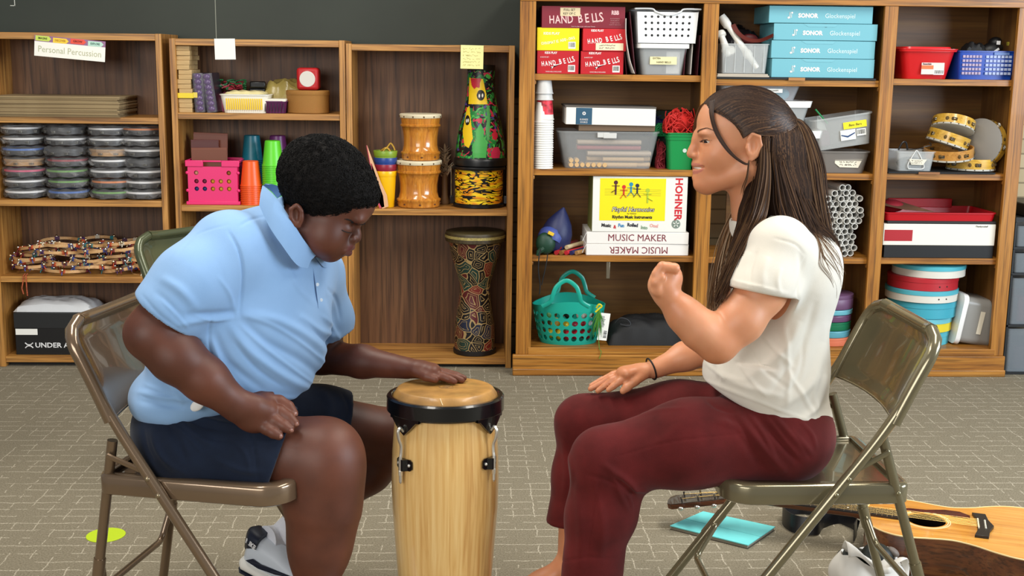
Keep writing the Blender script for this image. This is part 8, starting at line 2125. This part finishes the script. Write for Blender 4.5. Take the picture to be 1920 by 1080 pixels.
# ================================================================ the boy
def boy():
    Ym = 2.665; BASE = Vector((-.58, 2.70, .44))
    p = lambda x, y, Y=Ym: np.array(P(x, y, Y))
    skin = skinmat('50291a', '693926', .52, .2); lipm = mat('5e3230', .35, sss=.15); nail = mat('8c5f50', .35)
    S = SDF([(-.82, -.43, .004), (-.43, -.16, .0022), (-.16, .06, .0034)], [(2.38, 2.56, .0034), (2.56, 2.77, .0022), (2.77, 3.05, .004)], [(-.01, .42, .006), (.42, .86, .0034), (.86, 1.18, .0022)])
    # torso
    sv = np.array([.60, .80, -.05]); sv /= np.linalg.norm(sv); up = np.array([.25, 0, .97]); up -= sv*(up@sv); up /= np.linalg.norm(up); fw = np.cross(sv, up); fr = [fw, sv, up]
    S.ell(p(500, 500, 2.71), (.10, .16, .12), .03, rot=fr); S.ell(p(455, 620, 2.71), (.13, .17, .14), .05, rot=fr); S.ell(p(372, 785, 2.73), (.115, .145, .10), .05)
    shN = p(425, 475, 2.585); shF = p(590, 515, 2.86)
    S.limb([shN, shF], [.055, .052], .04)
    S.limb([p(572, 420, Ym+.005), p(545, 440, 2.68), p(505, 480, 2.70)], [.056, .060, .068], .03)
    # head, tipped forward
    H_ = ring_rot(R(32))
    S.ell(p(612, 345), (.091, .0745, .088), .02, rot=H_)
    S.ell(p(668, 381), (.042, .052, .046), .025, rot=H_)
    S.ell(p(617, 424), (.050, .060, .066), .025, rot=H_)
    for s in (-1, 1): S.ell(p(610, 447, Ym+s*.033), (.034, .031, .035), .025)
    S.ell(p(624, 465), (.027, .034, .026), .02); S.ell(p(643, 460), (.016, .026, .019), .016); S.ell(p(619, 478), (.017, .022, .013), .015)
    for s in (-1, 1):
        S.ell(p(674, 411, Ym+s*.026), (.011, .022, .009), .018)
        S.ell(p(664, 426, Ym+s*.031), (.010, .013, .006), .012, 'sub', H_)
        S.ell(p(648, 429, Ym+s*.030), (.0135, .0150, .0125), .008)
    S.limb([p(667, 425), p(668, 438), p(668.5, 446.5)], [.008, .0088, .0100], .010)
    for s in (-1, 1): S.ell(p(661.5, 448, Ym+s*.0125), (.009, .0085, .0078), .006)
    for s in (-1, 1): S.ell(p(662, 454, Ym+s*.0075), (.0045, .0035, .003), .002, 'sub')
    S.limb([p(655, 459.5, Ym-.008), p(655, 459.5, Ym+.008)], [.010, .010], .012)
    for s in (-1, 1):
        S.limb([p(658.5, 463.5, Ym+s*.002), p(645, 471, Ym+s*.024)], [.0076, .004], .004)
        S.limb([p(653.5, 473.5, Ym+s*.002), p(643, 474, Ym+s*.022)], [.0078, .004], .004)
    S.limb([p(662, 469.5, Ym), p(645, 472.5, Ym-.021)], [.0014, .0012], .001, 'sub'); S.limb([p(662, 469.5, Ym), p(645, 472.5, Ym+.021)], [.0014, .0012], .001, 'sub')
    for s in (-1, 1):
        yy = Ym+s*.073
        S.ell(p(556, 404, yy), (.016, .007, .026), .004); S.ell(p(555, 403, yy+s*.0075), (.0095, .008, .017), .002, 'sub')
        S.limb([p(563, 412, yy+s*.002), p(565, 396, yy+s*.003), p(556, 385, yy+s*.005), p(545, 392, yy+s*.006), p(545, 408, yy+s*.005), p(553, 422, yy+s*.001), p(560, 424, yy)], [.0036, .0036, .0038, .0038, .0038, .0044, .0044], .003)
        S.ell(p(565, 406, yy+s*.001), (.004, .004, .006), .003)
    # near arm
    elN = p(286, 625, 2.485); wrN = p(446, 762, 2.505)
    S.limb([shN, p(352, 540, 2.53), elN], [.060, .058, .0545], .02); S.limb([elN, p(330, 668, 2.485), p(385, 712, 2.49), wrN], [.0545, .0535, .046, .0325], .02)
    S.limb([wrN, p(470, 770, 2.515), p(494, 775, 2.53)], [.032, .036, .034], .015, flat=(.05, 1, .35), fs=.72)
    S.limb([p(498, 754, 2.55), p(484, 793, 2.518)], [.022, .019], .014); S.limb([p(478, 768, 2.535), p(470, 785, 2.52)], [.028, .026], .016)
    fN = [((503, 750, 2.548), (524, 752, 2.556), (541, 762, 2.552), (551, 775, 2.545)), ((500, 766, 2.532), (524, 771, 2.535), (542, 783, 2.528), (553, 794, 2.522)), ((494, 782, 2.520), (516, 789, 2.517), (532, 799, 2.513), (543, 806, 2.510)), ((485, 795, 2.512), (500, 804, 2.505), (513, 812, 2.502), (523, 817, 2.500))]
    for q in fN: S.limb([p(*a) for a in q], [.0142, .0132, .0120, .0098], .003)
    S.limb([p(462, 752, 2.535), p(485, 742, 2.56), p(507, 741, 2.575)], [.013, .011, .0095], .006)
    # far arm, hand hovering over the drum
    elF = p(600, 668, 2.93); wrF = p(762, 690, 2.80)
    S.limb([shF, p(606, 600, 2.90), elF], [.052, .048, .042], .02); S.limb([elF, p(680, 678, 2.87), wrF], [.042, .038, .0255], .02)
    S.limb([wrF, p(785, 692, 2.785), p(806, 695, 2.775)], [.0245, .027, .0255], .012, flat=(0, .3, 1), fs=.72)
    S.limb([p(810, 696, 2.755), p(808, 694, 2.80)], [.0155, .0155], .012, flat=(0, 0, 1), fs=.8)
    fF = [((812, 694, 2.807), (832, 698, 2.806), (848, 702, 2.803), (860, 706, 2.80)), ((814, 695, 2.790), (837, 699, 2.786), (856, 704, 2.782), (870, 709, 2.778)), ((814, 698, 2.772), (836, 703, 2.766), (853, 708, 2.762), (866, 713, 2.76)), ((811, 700, 2.756), (829, 706, 2.748), (842, 711, 2.744), (852, 715, 2.742))]
    for q in fF: S.limb([p(*a) for a in q], [.0105, .0096, .0088, .0075], .003)
    S.limb([p(782, 698, 2.765), p(800, 706, 2.745), p(816, 711, 2.735)], [.012, .0105, .009], .006)
    # legs
    hN, kN, aN = p(372, 835, 2.60), p(604, 856, 2.585), p(590, 1120, 2.585)
    hF, kF, aF = p(430, 790, 2.84), p(748, 818, 2.93), p(537, 1000, 2.93)
    S.limb([hN, p(500, 846, 2.598), kN], [.080, .083, .074], .03); S.ell(p(618, 862, 2.585), (.062, .062, .066), .05)
    S.limb([kN, p(607, 905, 2.585), p(606, 960, 2.585), p(599, 1030, 2.585), aN], [.066, .066, .067, .056, .038], .06)
    S.limb([hF, p(600, 800, 2.89), kF], [.088, .078, .064], .03); S.limb([kF, p(690, 880, 2.945), p(610, 950, 2.95), aF], [.060, .056, .044, .034], .03)
    V, Fc = S.mesh(1); cen = V[Fc].mean(1); q = projn(cen); mi = np.zeros(len(Fc), int)
    L1 = segdist(q, [(665, 465), (658, 464), (646, 470)])[0]; L2 = segdist(q, [(660, 474), (650, 475), (645, 474)])[0]
    mi[((L1 < 5) | (L2 < 5.5)) & (np.abs(cen[:, 1]-Ym) < .024) & (cen[:, 2] > .8) & (q[:, 0] > 644)] = 1
    for tipx, tipy in ((551, 775), (553, 794), (543, 806), (523, 817)):
        mi[(np.hypot(q[:, 0]-tipx-4, q[:, 1]-tipy-1) < 3.6) & (cen[:, 1] < 2.60) & (cen[:, 2] > .45)] = 2
    pushS = sampler(S); base = BASE; me = body_obj('person', rebase(V, base), Fc, [skin, lipm, nail], mi); me.location = base
    tag(me, 'boy in light blue polo shirt and navy shorts, leaning over the conga', 'person')
    def kid(name, V, Fc, m, mi=None): return body_obj(name, rebase(V, base), Fc, m, mi, me)
    def mk(name, mb, m, smooth=True, label=None, par=None, bevel=0):
        mb.v = [(a[0]-base.x, a[1]-base.y, a[2]-base.z) for a in mb.v]; return part(par or me, name, mb, m, smooth, bevel, label=label)
    for s in (-1, 1):
        lid = [p(658.5, 435, Ym+s*.022), p(657.5, 435.8, Ym+s*.030), p(652.5, 435, Ym+s*.0385), p(645, 433, Ym+s*.0440), p(637, 430.5, Ym+s*.0455)]
        mk('eyelashes', MB().tube([Vector(v) for v in pushS(np.array([tuple(v) for v in bez([Vector(v) for v in lid], 4)]), np.full(17, -.0002), .0003)], .0014, 5), mat('120a08', .6))
        bm_ = MB(); rr = random.Random(3); bp_ = [Vector(v) for v in bez([Vector(p(681, 415, Ym+s*.016)), Vector(p(674, 413, Ym+s*.030)), Vector(p(662, 412, Ym+s*.042)), Vector(p(646, 411, Ym+s*.051))], 6)]
        bp_ = [Vector(v) for v in pushS(np.array([tuple(v) for v in bp_]), np.full(len(bp_), .0002), .0006)]
        for k in range(160):
            f = rr.random(); b_ = bp_[int(f*(len(bp_)-1.01))]+Vector((rr.uniform(-.002, .002), 0, rr.uniform(-.002, .002)))
            bm_.tube([b_, b_+Vector((-.004, s*.001, .001))], [.0005, .0003], 3)
        mk('eyebrow', bm_, mat('120c0a', .8))['kind'] = 'stuff'
    # hair: close curly cap
    Hh = SDF([(-.46, -.16, .0024)], [(2.555, 2.775, .0024)], [(.93, 1.18, .0024)])
    Hh.ell(p(610, 337), (.1060, .0860, .0930), .02, rot=H_); Hh.ell(p(668, 358), (.052, .062, .044), .02, rot=H_)
    # cut away the face, ear and nape
    Hh.ell(p(668, 466), (.112, .2, .088), .008, 'sub', ring_rot(R(-22)))
    Hh.ell(p(556, 412, Ym-.08), (.024, .03, .034), .006, 'sub'); Hh.ell(p(556, 412, Ym+.08), (.024, .03, .034), .006, 'sub')
    Hh.put(lambda X, Y, Z: (Z-float(p(0, 400)[2]))*1.0+(X-float(p(540, 400)[0]))*0.25, (-.5, 2.5, .9), (0.1, 2.8, 1.2), .01, 'sub')
    V, Fc = Hh.mesh(2); N = vnormals(V, Fc)
    rs = np.random.RandomState(5)
    V = V+N*(wnoise(V, (260, 420, 620), .0019, 3)+rs.normal(size=len(V))*.0004)[:, None]
    cap = kid('hair', V, Fc, clothmat('0b0908', '15110f', .85, 500, .0, 300, 1.0))
    rr = np.random.RandomState(8); pick = rr.choice(len(V), 5200, replace=False); cu = MB()
    for i in pick:
        b_ = Vector(V[i]); n_ = Vector(N[i]); t_ = n_.orthogonal().normalized(); w_ = n_.cross(t_); a0 = rr.uniform(0, 6.28); rad = rr.uniform(.0022, .004)
        pts = [b_+n_*(.0006+.0014*k/7)+(t_*math.cos(a0+k*.85)+w_*math.sin(a0+k*.85))*rad for k in range(8)]
        cu.tube(pts, .00055, 3, caps=False)
    mk('hair_curls', cu, mat('0b0908', .75, spec=.2))['kind'] = 'stuff'
    # --- polo shirt
    C = SDF([(-.83, -.17, .0036)], [(2.40, 3.02, .0036)], [(.48, 1.08, .0036)])
    C.ell(p(497, 505, 2.71), (.125, .182, .135), .03, rot=fr); C.ell(p(468, 600, 2.705), (.158, .198, .150), .06, rot=fr); C.ell(p(440, 670, 2.71), (.172, .198, .120), .06, rot=fr)
    C.ell(p(352, 735, 2.71), (.125, .185, .078), .05); C.ell(p(395, 590, 2.70), (.12, .17, .16), .06)
    C.limb([p(430, 462, 2.60), p(590, 512, 2.85)], [.072, .062], .05); C.limb([p(548, 418, 2.675), p(520, 450, 2.69)], [.062, .08], .03)
    C.limb([shN+np.array([0, 0, .0]), p(362, 528, 2.535), p(318, 578, 2.505)], [.072, .075, .076], .04); C.limb([shF, p(612, 600, 2.905), p(612, 640, 2.91)], [.066, .060, .058], .03)
    def cut_sleeve(c, n, r):
        c = np.array(c); n = np.array(n)/np.linalg.norm(n)
        def fn(X, Y, Z):
            a = (X-c[0])*n[0]+(Y-c[1])*n[1]+(Z-c[2])*n[2]; qx, qy, qz = X-c[0]-a*n[0], Y-c[1]-a*n[1], Z-c[2]-a*n[2]
            return np.maximum(-a, np.sqrt(qx*qx+qy*qy+qz*qz)-r)
        C.put(fn, c-.15, c+.15, .003, 'sub')
    hc = p(308, 590, 2.50); nn = np.array([-.62, -.10, -.78])
    cut_sleeve(hc, nn, .088); nn = nn/np.linalg.norm(nn); C.limb([hc-nn*.014, hc+nn*.06], [.0655, .067], .003, 'sub')
    hf = p(626, 634, 2.91); nf = np.array([.42, 0, -.9]); cut_sleeve(hf, nf, .072); nf = nf/np.linalg.norm(nf); C.limb([hf-nf*.012, hf+nf*.06], [.050, .052], .003, 'sub')
    # neck hole
    C.limb([p(600, 395), p(560, 428, 2.675)], [.085, .058], .006, 'sub')
    # hem: plane from back to front
    a, b = p(250, 745), p(598, 745); a = p(285, 772); b = p(600, 742); n = np.array([(b-a)[2], 0, -(b-a)[0]]); n = n/np.linalg.norm(n)
    C.plane(a, n, (-.9, 2.3, .45), (0, 3.1, .72), .006)
    V, Fc = C.mesh(2)
    V = folds(V, Fc, [([(450, 590), (520, 600), (590, 640), (640, 690)], 9, .0075), ([(455, 600), (500, 640), (570, 680), (615, 720)], 8, -.006), ([(430, 610), (470, 660), (540, 710), (600, 735)], 9, .0075), ([(400, 620), (430, 680), (500, 735)], 8, -.005), ([(600, 560), (615, 600), (625, 640)], 8, .006), ([(560, 590), (600, 620), (640, 632)], 7, .006), ([(395, 590), (392, 640), (400, 690)], 3, -.003),
        ([(428, 433), (448, 470), (456, 520), (448, 590)], 2.8, -.0050), ([(345, 590), (400, 590), (445, 585)], 7, -.006), ([(330, 610), (380, 600), (440, 592)], 6, .004), ([(330, 480), (370, 440), (430, 420)], 2.2, -.0012), ([(300, 520), (340, 545), (370, 580)], 9, .005), ([(290, 545), (320, 575), (345, 605)], 7, -.003), ([(255, 735), (300, 745), (360, 750)], 6, .006), ([(262, 752), (310, 760), (350, 762)], 5, -.004), ([(300, 700), (330, 735), (345, 760)], 8, .006), ([(560, 470), (600, 520), (612, 560)], 10, .003), ([(600, 650), (605, 700), (590, 735)], 7, .006), ([(267, 553), (300, 590), (340, 620)], 2.6, -.0020), ([(500, 740), (550, 745), (595, 735)], 4, .0035), ([(458, 592), (515, 612), (580, 655), (628, 700)], 3.6, .0035), ([(450, 610), (500, 655), (560, 700), (598, 725)], 3.6, .0035), ([(440, 640), (480, 690), (530, 725)], 3.8, -.003), ([(600, 590), (622, 612), (638, 640)], 3.4, .003), ([(570, 600), (610, 640), (636, 665)], 3.6, -.003), ([(400, 640), (420, 690), (455, 730)], 4, .0035), ([(270, 720), (310, 735), (350, 738)], 3.4, .003), ([(262, 740), (300, 752), (345, 755)], 3.4, -.003), ([(360, 590), (400, 600), (440, 596)], 3, .003), ([(300, 560), (330, 590), (352, 615)], 3.4, .003), ([(410, 520), (430, 550), (440, 585)], 4, .003), ([(540, 500), (560, 540), (590, 570)], 5, .0025), ([(612, 540), (630, 560), (638, 600)], 3.4, -.003), ([(350, 740), (380, 735), (410, 745)], 3.4, .003), ([(448, 425), (470, 412), (503, 405)], 2.4, -.0022)])
    V += vnormals(V, Fc)*wnoise(V, (30, 66), .0018, 12)[:, None]
    pm = clothmat('7fa3cc', '8bafd8', .85, 1100, .15, 7)
    po = kid('polo_shirt', V, Fc, pm); po['label'] = 'light blue short-sleeved polo shirt'; pushC = sampler(C)
    # collar: a folded band around the neck
    K = MB(); col = [(494, 352, 2.620), (506, 385, 2.588), (524, 420, 2.578), (545, 450, 2.585), (562, 478, 2.605), (575, 492, 2.645)]
    inn = [(503, 346, 2.625), (520, 376, 2.596), (540, 408, 2.588), (562, 440, 2.598), (582, 462, 2.625), (590, 474, 2.655)]
    def band(A, B, th=.004):
        A = [Vector(p(*q)) for q in A]; B = [Vector(p(*q)) for q in B]; A = bez(A, 5); B = bez(B, 5); m = MB(); vs = []; fs = []; n_ = len(A)
        for a, b in zip(A, B):
            mid = a.lerp(b, .5)+Vector((0, -.004, .004)); vs += [a, mid, b, b+Vector((.002, th, 0)), mid+Vector((0, th, 0)), a+Vector((0, th, 0))]
        for i in range(n_-1):
            for j in range(6): fs.append((i*6+j, i*6+(j+1) % 6, (i+1)*6+(j+1) % 6, (i+1)*6+j))
        fs += [(0, 1, 2, 3, 4, 5), tuple(range(n_*6-1, n_*6-7, -1))]
        return m.add(vs, fs)
    mk('collar', band([(486, 385, 2.600), (505, 425, 2.570), (530, 462, 2.565), (556, 496, 2.580), (577, 503, 2.61)], [(492, 348, 2.628), (515, 370, 2.598), (541, 408, 2.585), (566, 448, 2.592), (590, 480, 2.625)]), pm, True)
    mk('collar', band([(492, 350, 2.63), (500, 352, 2.67), (510, 360, 2.72), (520, 372, 2.75)], [(503, 346, 2.635), (510, 346, 2.67), (524, 352, 2.71), (535, 362, 2.74)]), pm, True)
    mk('collar', band([(590, 480, 2.66), (606, 500, 2.68), (616, 498, 2.72), (610, 485, 2.76)], [(592, 474, 2.665), (606, 484, 2.69), (612, 480, 2.72), (606, 470, 2.75)]), pm, True)
    # placket and buttons pushed onto the cloth
    def on_cloth(pts, off=.002):
        A = np.array([p(*q) for q in pts]); 
        for it in range(8): A = pushC(A, np.full(len(A), off), off+.001)
        return A
    def depth_on(x, y, y0=2.42, y1=2.9):
        # first cloth hit along the viewing direction
        best = None
        for yy in np.linspace(y0, y1, 200):
            q = p(x, y, yy); 
            i = [int(np.clip(np.searchsorted(C.ax[k], q[k]), 0, len(C.ax[k])-1)) for k in range(3)]
            if C.D[i[0], i[1], i[2]] < .001: return yy-.004
        return y1
    L_ = [(585, 490), (590, 520), (594, 550), (597, 578)]; R__ = [(601, 492), (606, 520), (610, 550), (613, 578)]
    vs = []; fs = []
    Lp = bez([Vector(p(x, y, depth_on(x, y))) for x, y in L_], 5); Rp = bez([Vector(p(x, y, depth_on(x, y))) for x, y in R__], 5)
    for a, b in zip(Lp, Rp): vs += [a, b, b+Vector((0, .005, 0)), a+Vector((0, .005, 0))]
    for i in range(len(Lp)-1):
        for j in range(4): fs.append((i*4+j, i*4+(j+1) % 4, (i+1)*4+(j+1) % 4, (i+1)*4+j))
    fs += [(0, 1, 2, 3), tuple(range(len(vs)-1, len(vs)-5, -1))]
    pk = mk('placket', MB().add(vs, fs), pm, True, bevel=0)
    for (x, y) in ((595, 533), (602, 562)):
        c = Vector(p(x, y, depth_on(x, y)))+Vector((0, -.002, 0)); mk('button', MB().lathe([(.001, 0), (.004, .0), (.004, .0016), (.001, .0018)], 14, c, (R(90), 0, R(28))), mat('c8d4e0', .3), par=pk)
    # white tag of the shirt tail / pocket paper at the waist
    c = Vector(p(370, 760, 2.515)); 
    mk('white_tag', MB().ball(c, 1, 12, 8, (.017, .004, .011), (0, R(-38), 0)), mat('dcdcdc', .6), label='small white tag at the waistband')
    # --- shorts
    T = SDF([(-.80, -.16, .004)], [(2.44, 3.08, .0042)], [(.40, .74, .004)])
    T.ell(p(352, 815, 2.70), (.115, .185, .105), .04); T.ell(p(345, 780, 2.70), (.105, .17, .06), .04)
    T.limb([p(362, 840, 2.615), p(500, 846, 2.598), kN], [.104, .100, .095], .04); mF = p(600, 800, 2.89); T.limb([hF, mF, kF], [.100, .094, .088], .04)
    def cutT(c, n, r, cav, k=.003):
        c = np.array(c); n = np.array(n)/np.linalg.norm(n)
        def fn(X, Y, Z):
            a = (X-c[0])*n[0]+(Y-c[1])*n[1]+(Z-c[2])*n[2]; qx, qy, qz = X-c[0]-a*n[0], Y-c[1]-a*n[1], Z-c[2]-a*n[2]
            return np.maximum(-a, np.sqrt(qx*qx+qy*qy+qz*qz)-r)
        T.put(fn, c-.2, c+.2, k, 'sub'); T.limb([c-n*.016, c+n*.05], [cav, cav], .003, 'sub')
    mN = p(500, 846, 2.598); cN = mN+(kN-mN)*.26; dN = (kN-mN)/np.linalg.norm(kN-mN); cF = mF+(kF-mF)*.30; dF = (kF-mF)/np.linalg.norm(kF-mF)
    def cut2(c, n, ax_, r, cav):
        n = np.array(n, float); n /= np.linalg.norm(n)
        def fn(X, Y, Z):
            a = (X-c[0])*n[0]+(Y-c[1])*n[1]+(Z-c[2])*n[2]; b = (X-c[0])*ax_[0]+(Y-c[1])*ax_[1]+(Z-c[2])*ax_[2]
            qx, qy, qz = X-c[0]-b*ax_[0], Y-c[1]-b*ax_[1], Z-c[2]-b*ax_[2]
            return np.maximum(-a, np.sqrt(qx*qx+qy*qy+qz*qz)-r)
        T.put(fn, c-.22, c+.26, .003, 'sub'); T.limb([c-ax_*.002, c+ax_*.08], [cav, cav], .003, 'sub')
    cut2(cN, (.91, 0, -.33), dN, .135, .0880); cut2(cF, (.95, .2, -.24), dF, .125, .082)
    V, Fc = T.mesh(2)
    V = folds(V, Fc, [([(300, 770), (330, 820), (350, 870)], 7, -.005), ([(320, 770), (360, 810), (400, 835)], 7, .006), ([(285, 800), (300, 850), (330, 885)], 7, .006), ([(350, 775), (400, 790), (450, 800)], 6, .005), ([(365, 815), (430, 830), (500, 838)], 2, -.002), ([(470, 800), (480, 860), (485, 905)], 2.4, -.0022), ([(640, 735), (655, 770), (630, 805)], 3, -.002), ([(268, 800), (275, 840), (290, 870)], 5, -.004), ([(400, 860), (450, 880), (490, 885)], 6, .004), ([(300, 780), (345, 812), (380, 850)], 3.6, .0035), ([(285, 820), (310, 860), (350, 890)], 3.6, .003), ([(340, 780), (380, 800), (430, 808)], 3.4, -.003), ([(430, 820), (460, 850), (470, 890)], 4, .0025), ([(600, 730), (620, 760), (610, 800)], 8, .004)])
    V += vnormals(V, Fc)*wnoise(V, (30, 70), .0015, 22)[:, None]
    sh_ = kid('shorts', V, Fc, clothmat('0e1626', '152034', .85, 800, .1, 12)); sh_['label'] = 'navy blue shorts'
    # --- socks and shoes
    sock = mat('d8dae2', .8, bump=.4, bscale=120); wh = mat('ccd4de', .45); nv = mat('10182c', .45); sol = mat('e6e4dc', .5)
    def shoe(toe, heel, ank, lift, par_lab):
        d = (Vector(toe)-Vector(heel)); yaw = math.atan2(d.y, d.x); pit = math.atan2(d.z, math.hypot(d.x, d.y)); M = Matrix.Translation(Vector(heel)) @ Matrix.Rotation(yaw, 4, 'Z') @ Matrix.Rotation(-pit, 4, 'Y')
        L_ = .245
        t = part(me, 'sneaker', MB().add([(0, 0, 0), (.001, 0, 0), (0, .001, 0)], [(0, 1, 2)]).xf(Matrix.Translation(-base) @ M), sol)
        bpy.data.objects.remove(t)
        def loft(secs, name, m, parent=None, n=20):
            mb = MB(); vs = []; fs = []
            for x, w, z0, z1, sh in secs:
                for i in range(n):
                    a = 2*math.pi*i/n; cy, sz = math.cos(a), math.sin(a); e = 2.6
                    vs.append((x+sh*(sz*.5+.5), w*math.copysign(abs(cy)**(2/e), cy), (z0+z1)/2+(z1-z0)/2*math.copysign(abs(sz)**(2/e), sz)))
            for k in range(len(secs)-1):
                for i in range(n): j = (i+1) % n; fs.append((k*n+i, k*n+j, (k+1)*n+j, (k+1)*n+i))
            fs += [tuple(reversed(range(n))), tuple(range((len(secs)-1)*n, len(secs)*n))]
            mb.add(vs, fs).xf(Matrix.Translation(-base) @ M); o = part(parent or me, name, mb, m, True, ang=50); return o
        up_ = loft([(-.005, .020, .018, .075, -.0), (.012, .032, .016, .098, -.008), (.045, .037, .016, .094, 0), (.085, .038, .016, .088, 0), (.125, .043, .016, .078, 0), (.17, .048, .015, .060, 0), (.21, .045, .014, .048, 0), (.238, .032, .013, .038, 0), (.25, .014, .014, .028, 0)], 'sneaker', wh); up_['label'] = 'white and navy sneaker'
        loft([(-.014, .022, .004, .026, 0), (.0, .036, 0.0, .030, 0), (.06, .040, 0, .026, 0), (.14, .046, 0, .024, 0), (.2, .048, 0.0, .022, 0), (.245, .034, .002, .022, 0), (.262, .014, .006, .02, 0)], 'midsole', sol, up_)
        loft([(-.012, .022, -.005, .004, 0), (.0, .036, -.006, .002, 0), (.14, .047, -.006, .002, 0), (.24, .036, -.004, .003, 0), (.26, .015, 0, .007, 0)], 'outsole', nv, up_)
        hp = loft([(-.0085, .019, .044, .106, -.006), (.010, .034, .052, .112, -.012), (.030, .0365, .066, .106, 0)], 'heel_panel', nv, up_)
        Mt = Matrix.Translation(-base) @ M @ Matrix.Translation((.0145, -.0362, .084)) @ Matrix.Rotation(R(-22), 4, 'Z') @ Matrix.Rotation(R(86), 4, 'X')
        text(hp, 'NIKE', .017, Mt, mat('e8e8ea', .5), bold=.0006, sx=1.1)
        for s in (-1, 1):
            sw = [(.012, .040), (.05, .034), (.10, .040), (.165, .060), (.10, .052), (.055, .048), (.03, .052)]
            mb = MB(); vs = []
            for k in (0, 1):
                for x, z in sw: vs.append((x, s*((.0385 if x < .09 else .0385+(x-.09)*.1)+.0012*k+.0008), z))
            n_ = len(sw); mb.add(vs, [tuple(range(n_)), tuple(reversed(range(n_, 2*n_)))]+[(i, (i+1) % n_, n_+(i+1) % n_, n_+i) for i in range(n_)]).xf(Matrix.Translation(-base) @ M)
            part(up_, 'side_swoosh', mb, nv)
        loft([(.185, .0485, .016, .047, 0), (.215, .046, .015, .047, 0), (.243, .031, .013, .037, 0), (.254, .014, .013, .028, 0)], 'toe_cap', nv, up_)
    hl_ = p(464, 1062, 2.90); tl_ = hl_+np.array([.205, -.09, .0]); tl_[2] = .012
    shoe(tl_, hl_, aF, 0, '')
    ankle = p(528, 1008, 2.925)
    mk('sock', MB().tube([Vector(kF)*.28+Vector(aF)*.72, Vector(ankle)+Vector((.0, 0, .0)), Vector(hl_)+Vector((.05, -.015, .075))], [.0435, .038, .036], 20), sock)
    a2 = np.array([aN[0]-.01, 2.585, .0]); h2 = np.array([a2[0]-.05, 2.60, .007]); t2 = h2+np.array([.225, -.04, 0]); shoe(t2, h2, aN, 0, '')
    mk('sock', MB().tube([Vector((aN[0]+.004, 2.585, .17)), Vector((a2[0], 2.587, .10)), Vector((a2[0], 2.59, .06))], [.044, .040, .038], 20), sock)
    S2 = None
    return me
boy()
if _tsc is not None: bpy.data.scenes.remove(_tsc)
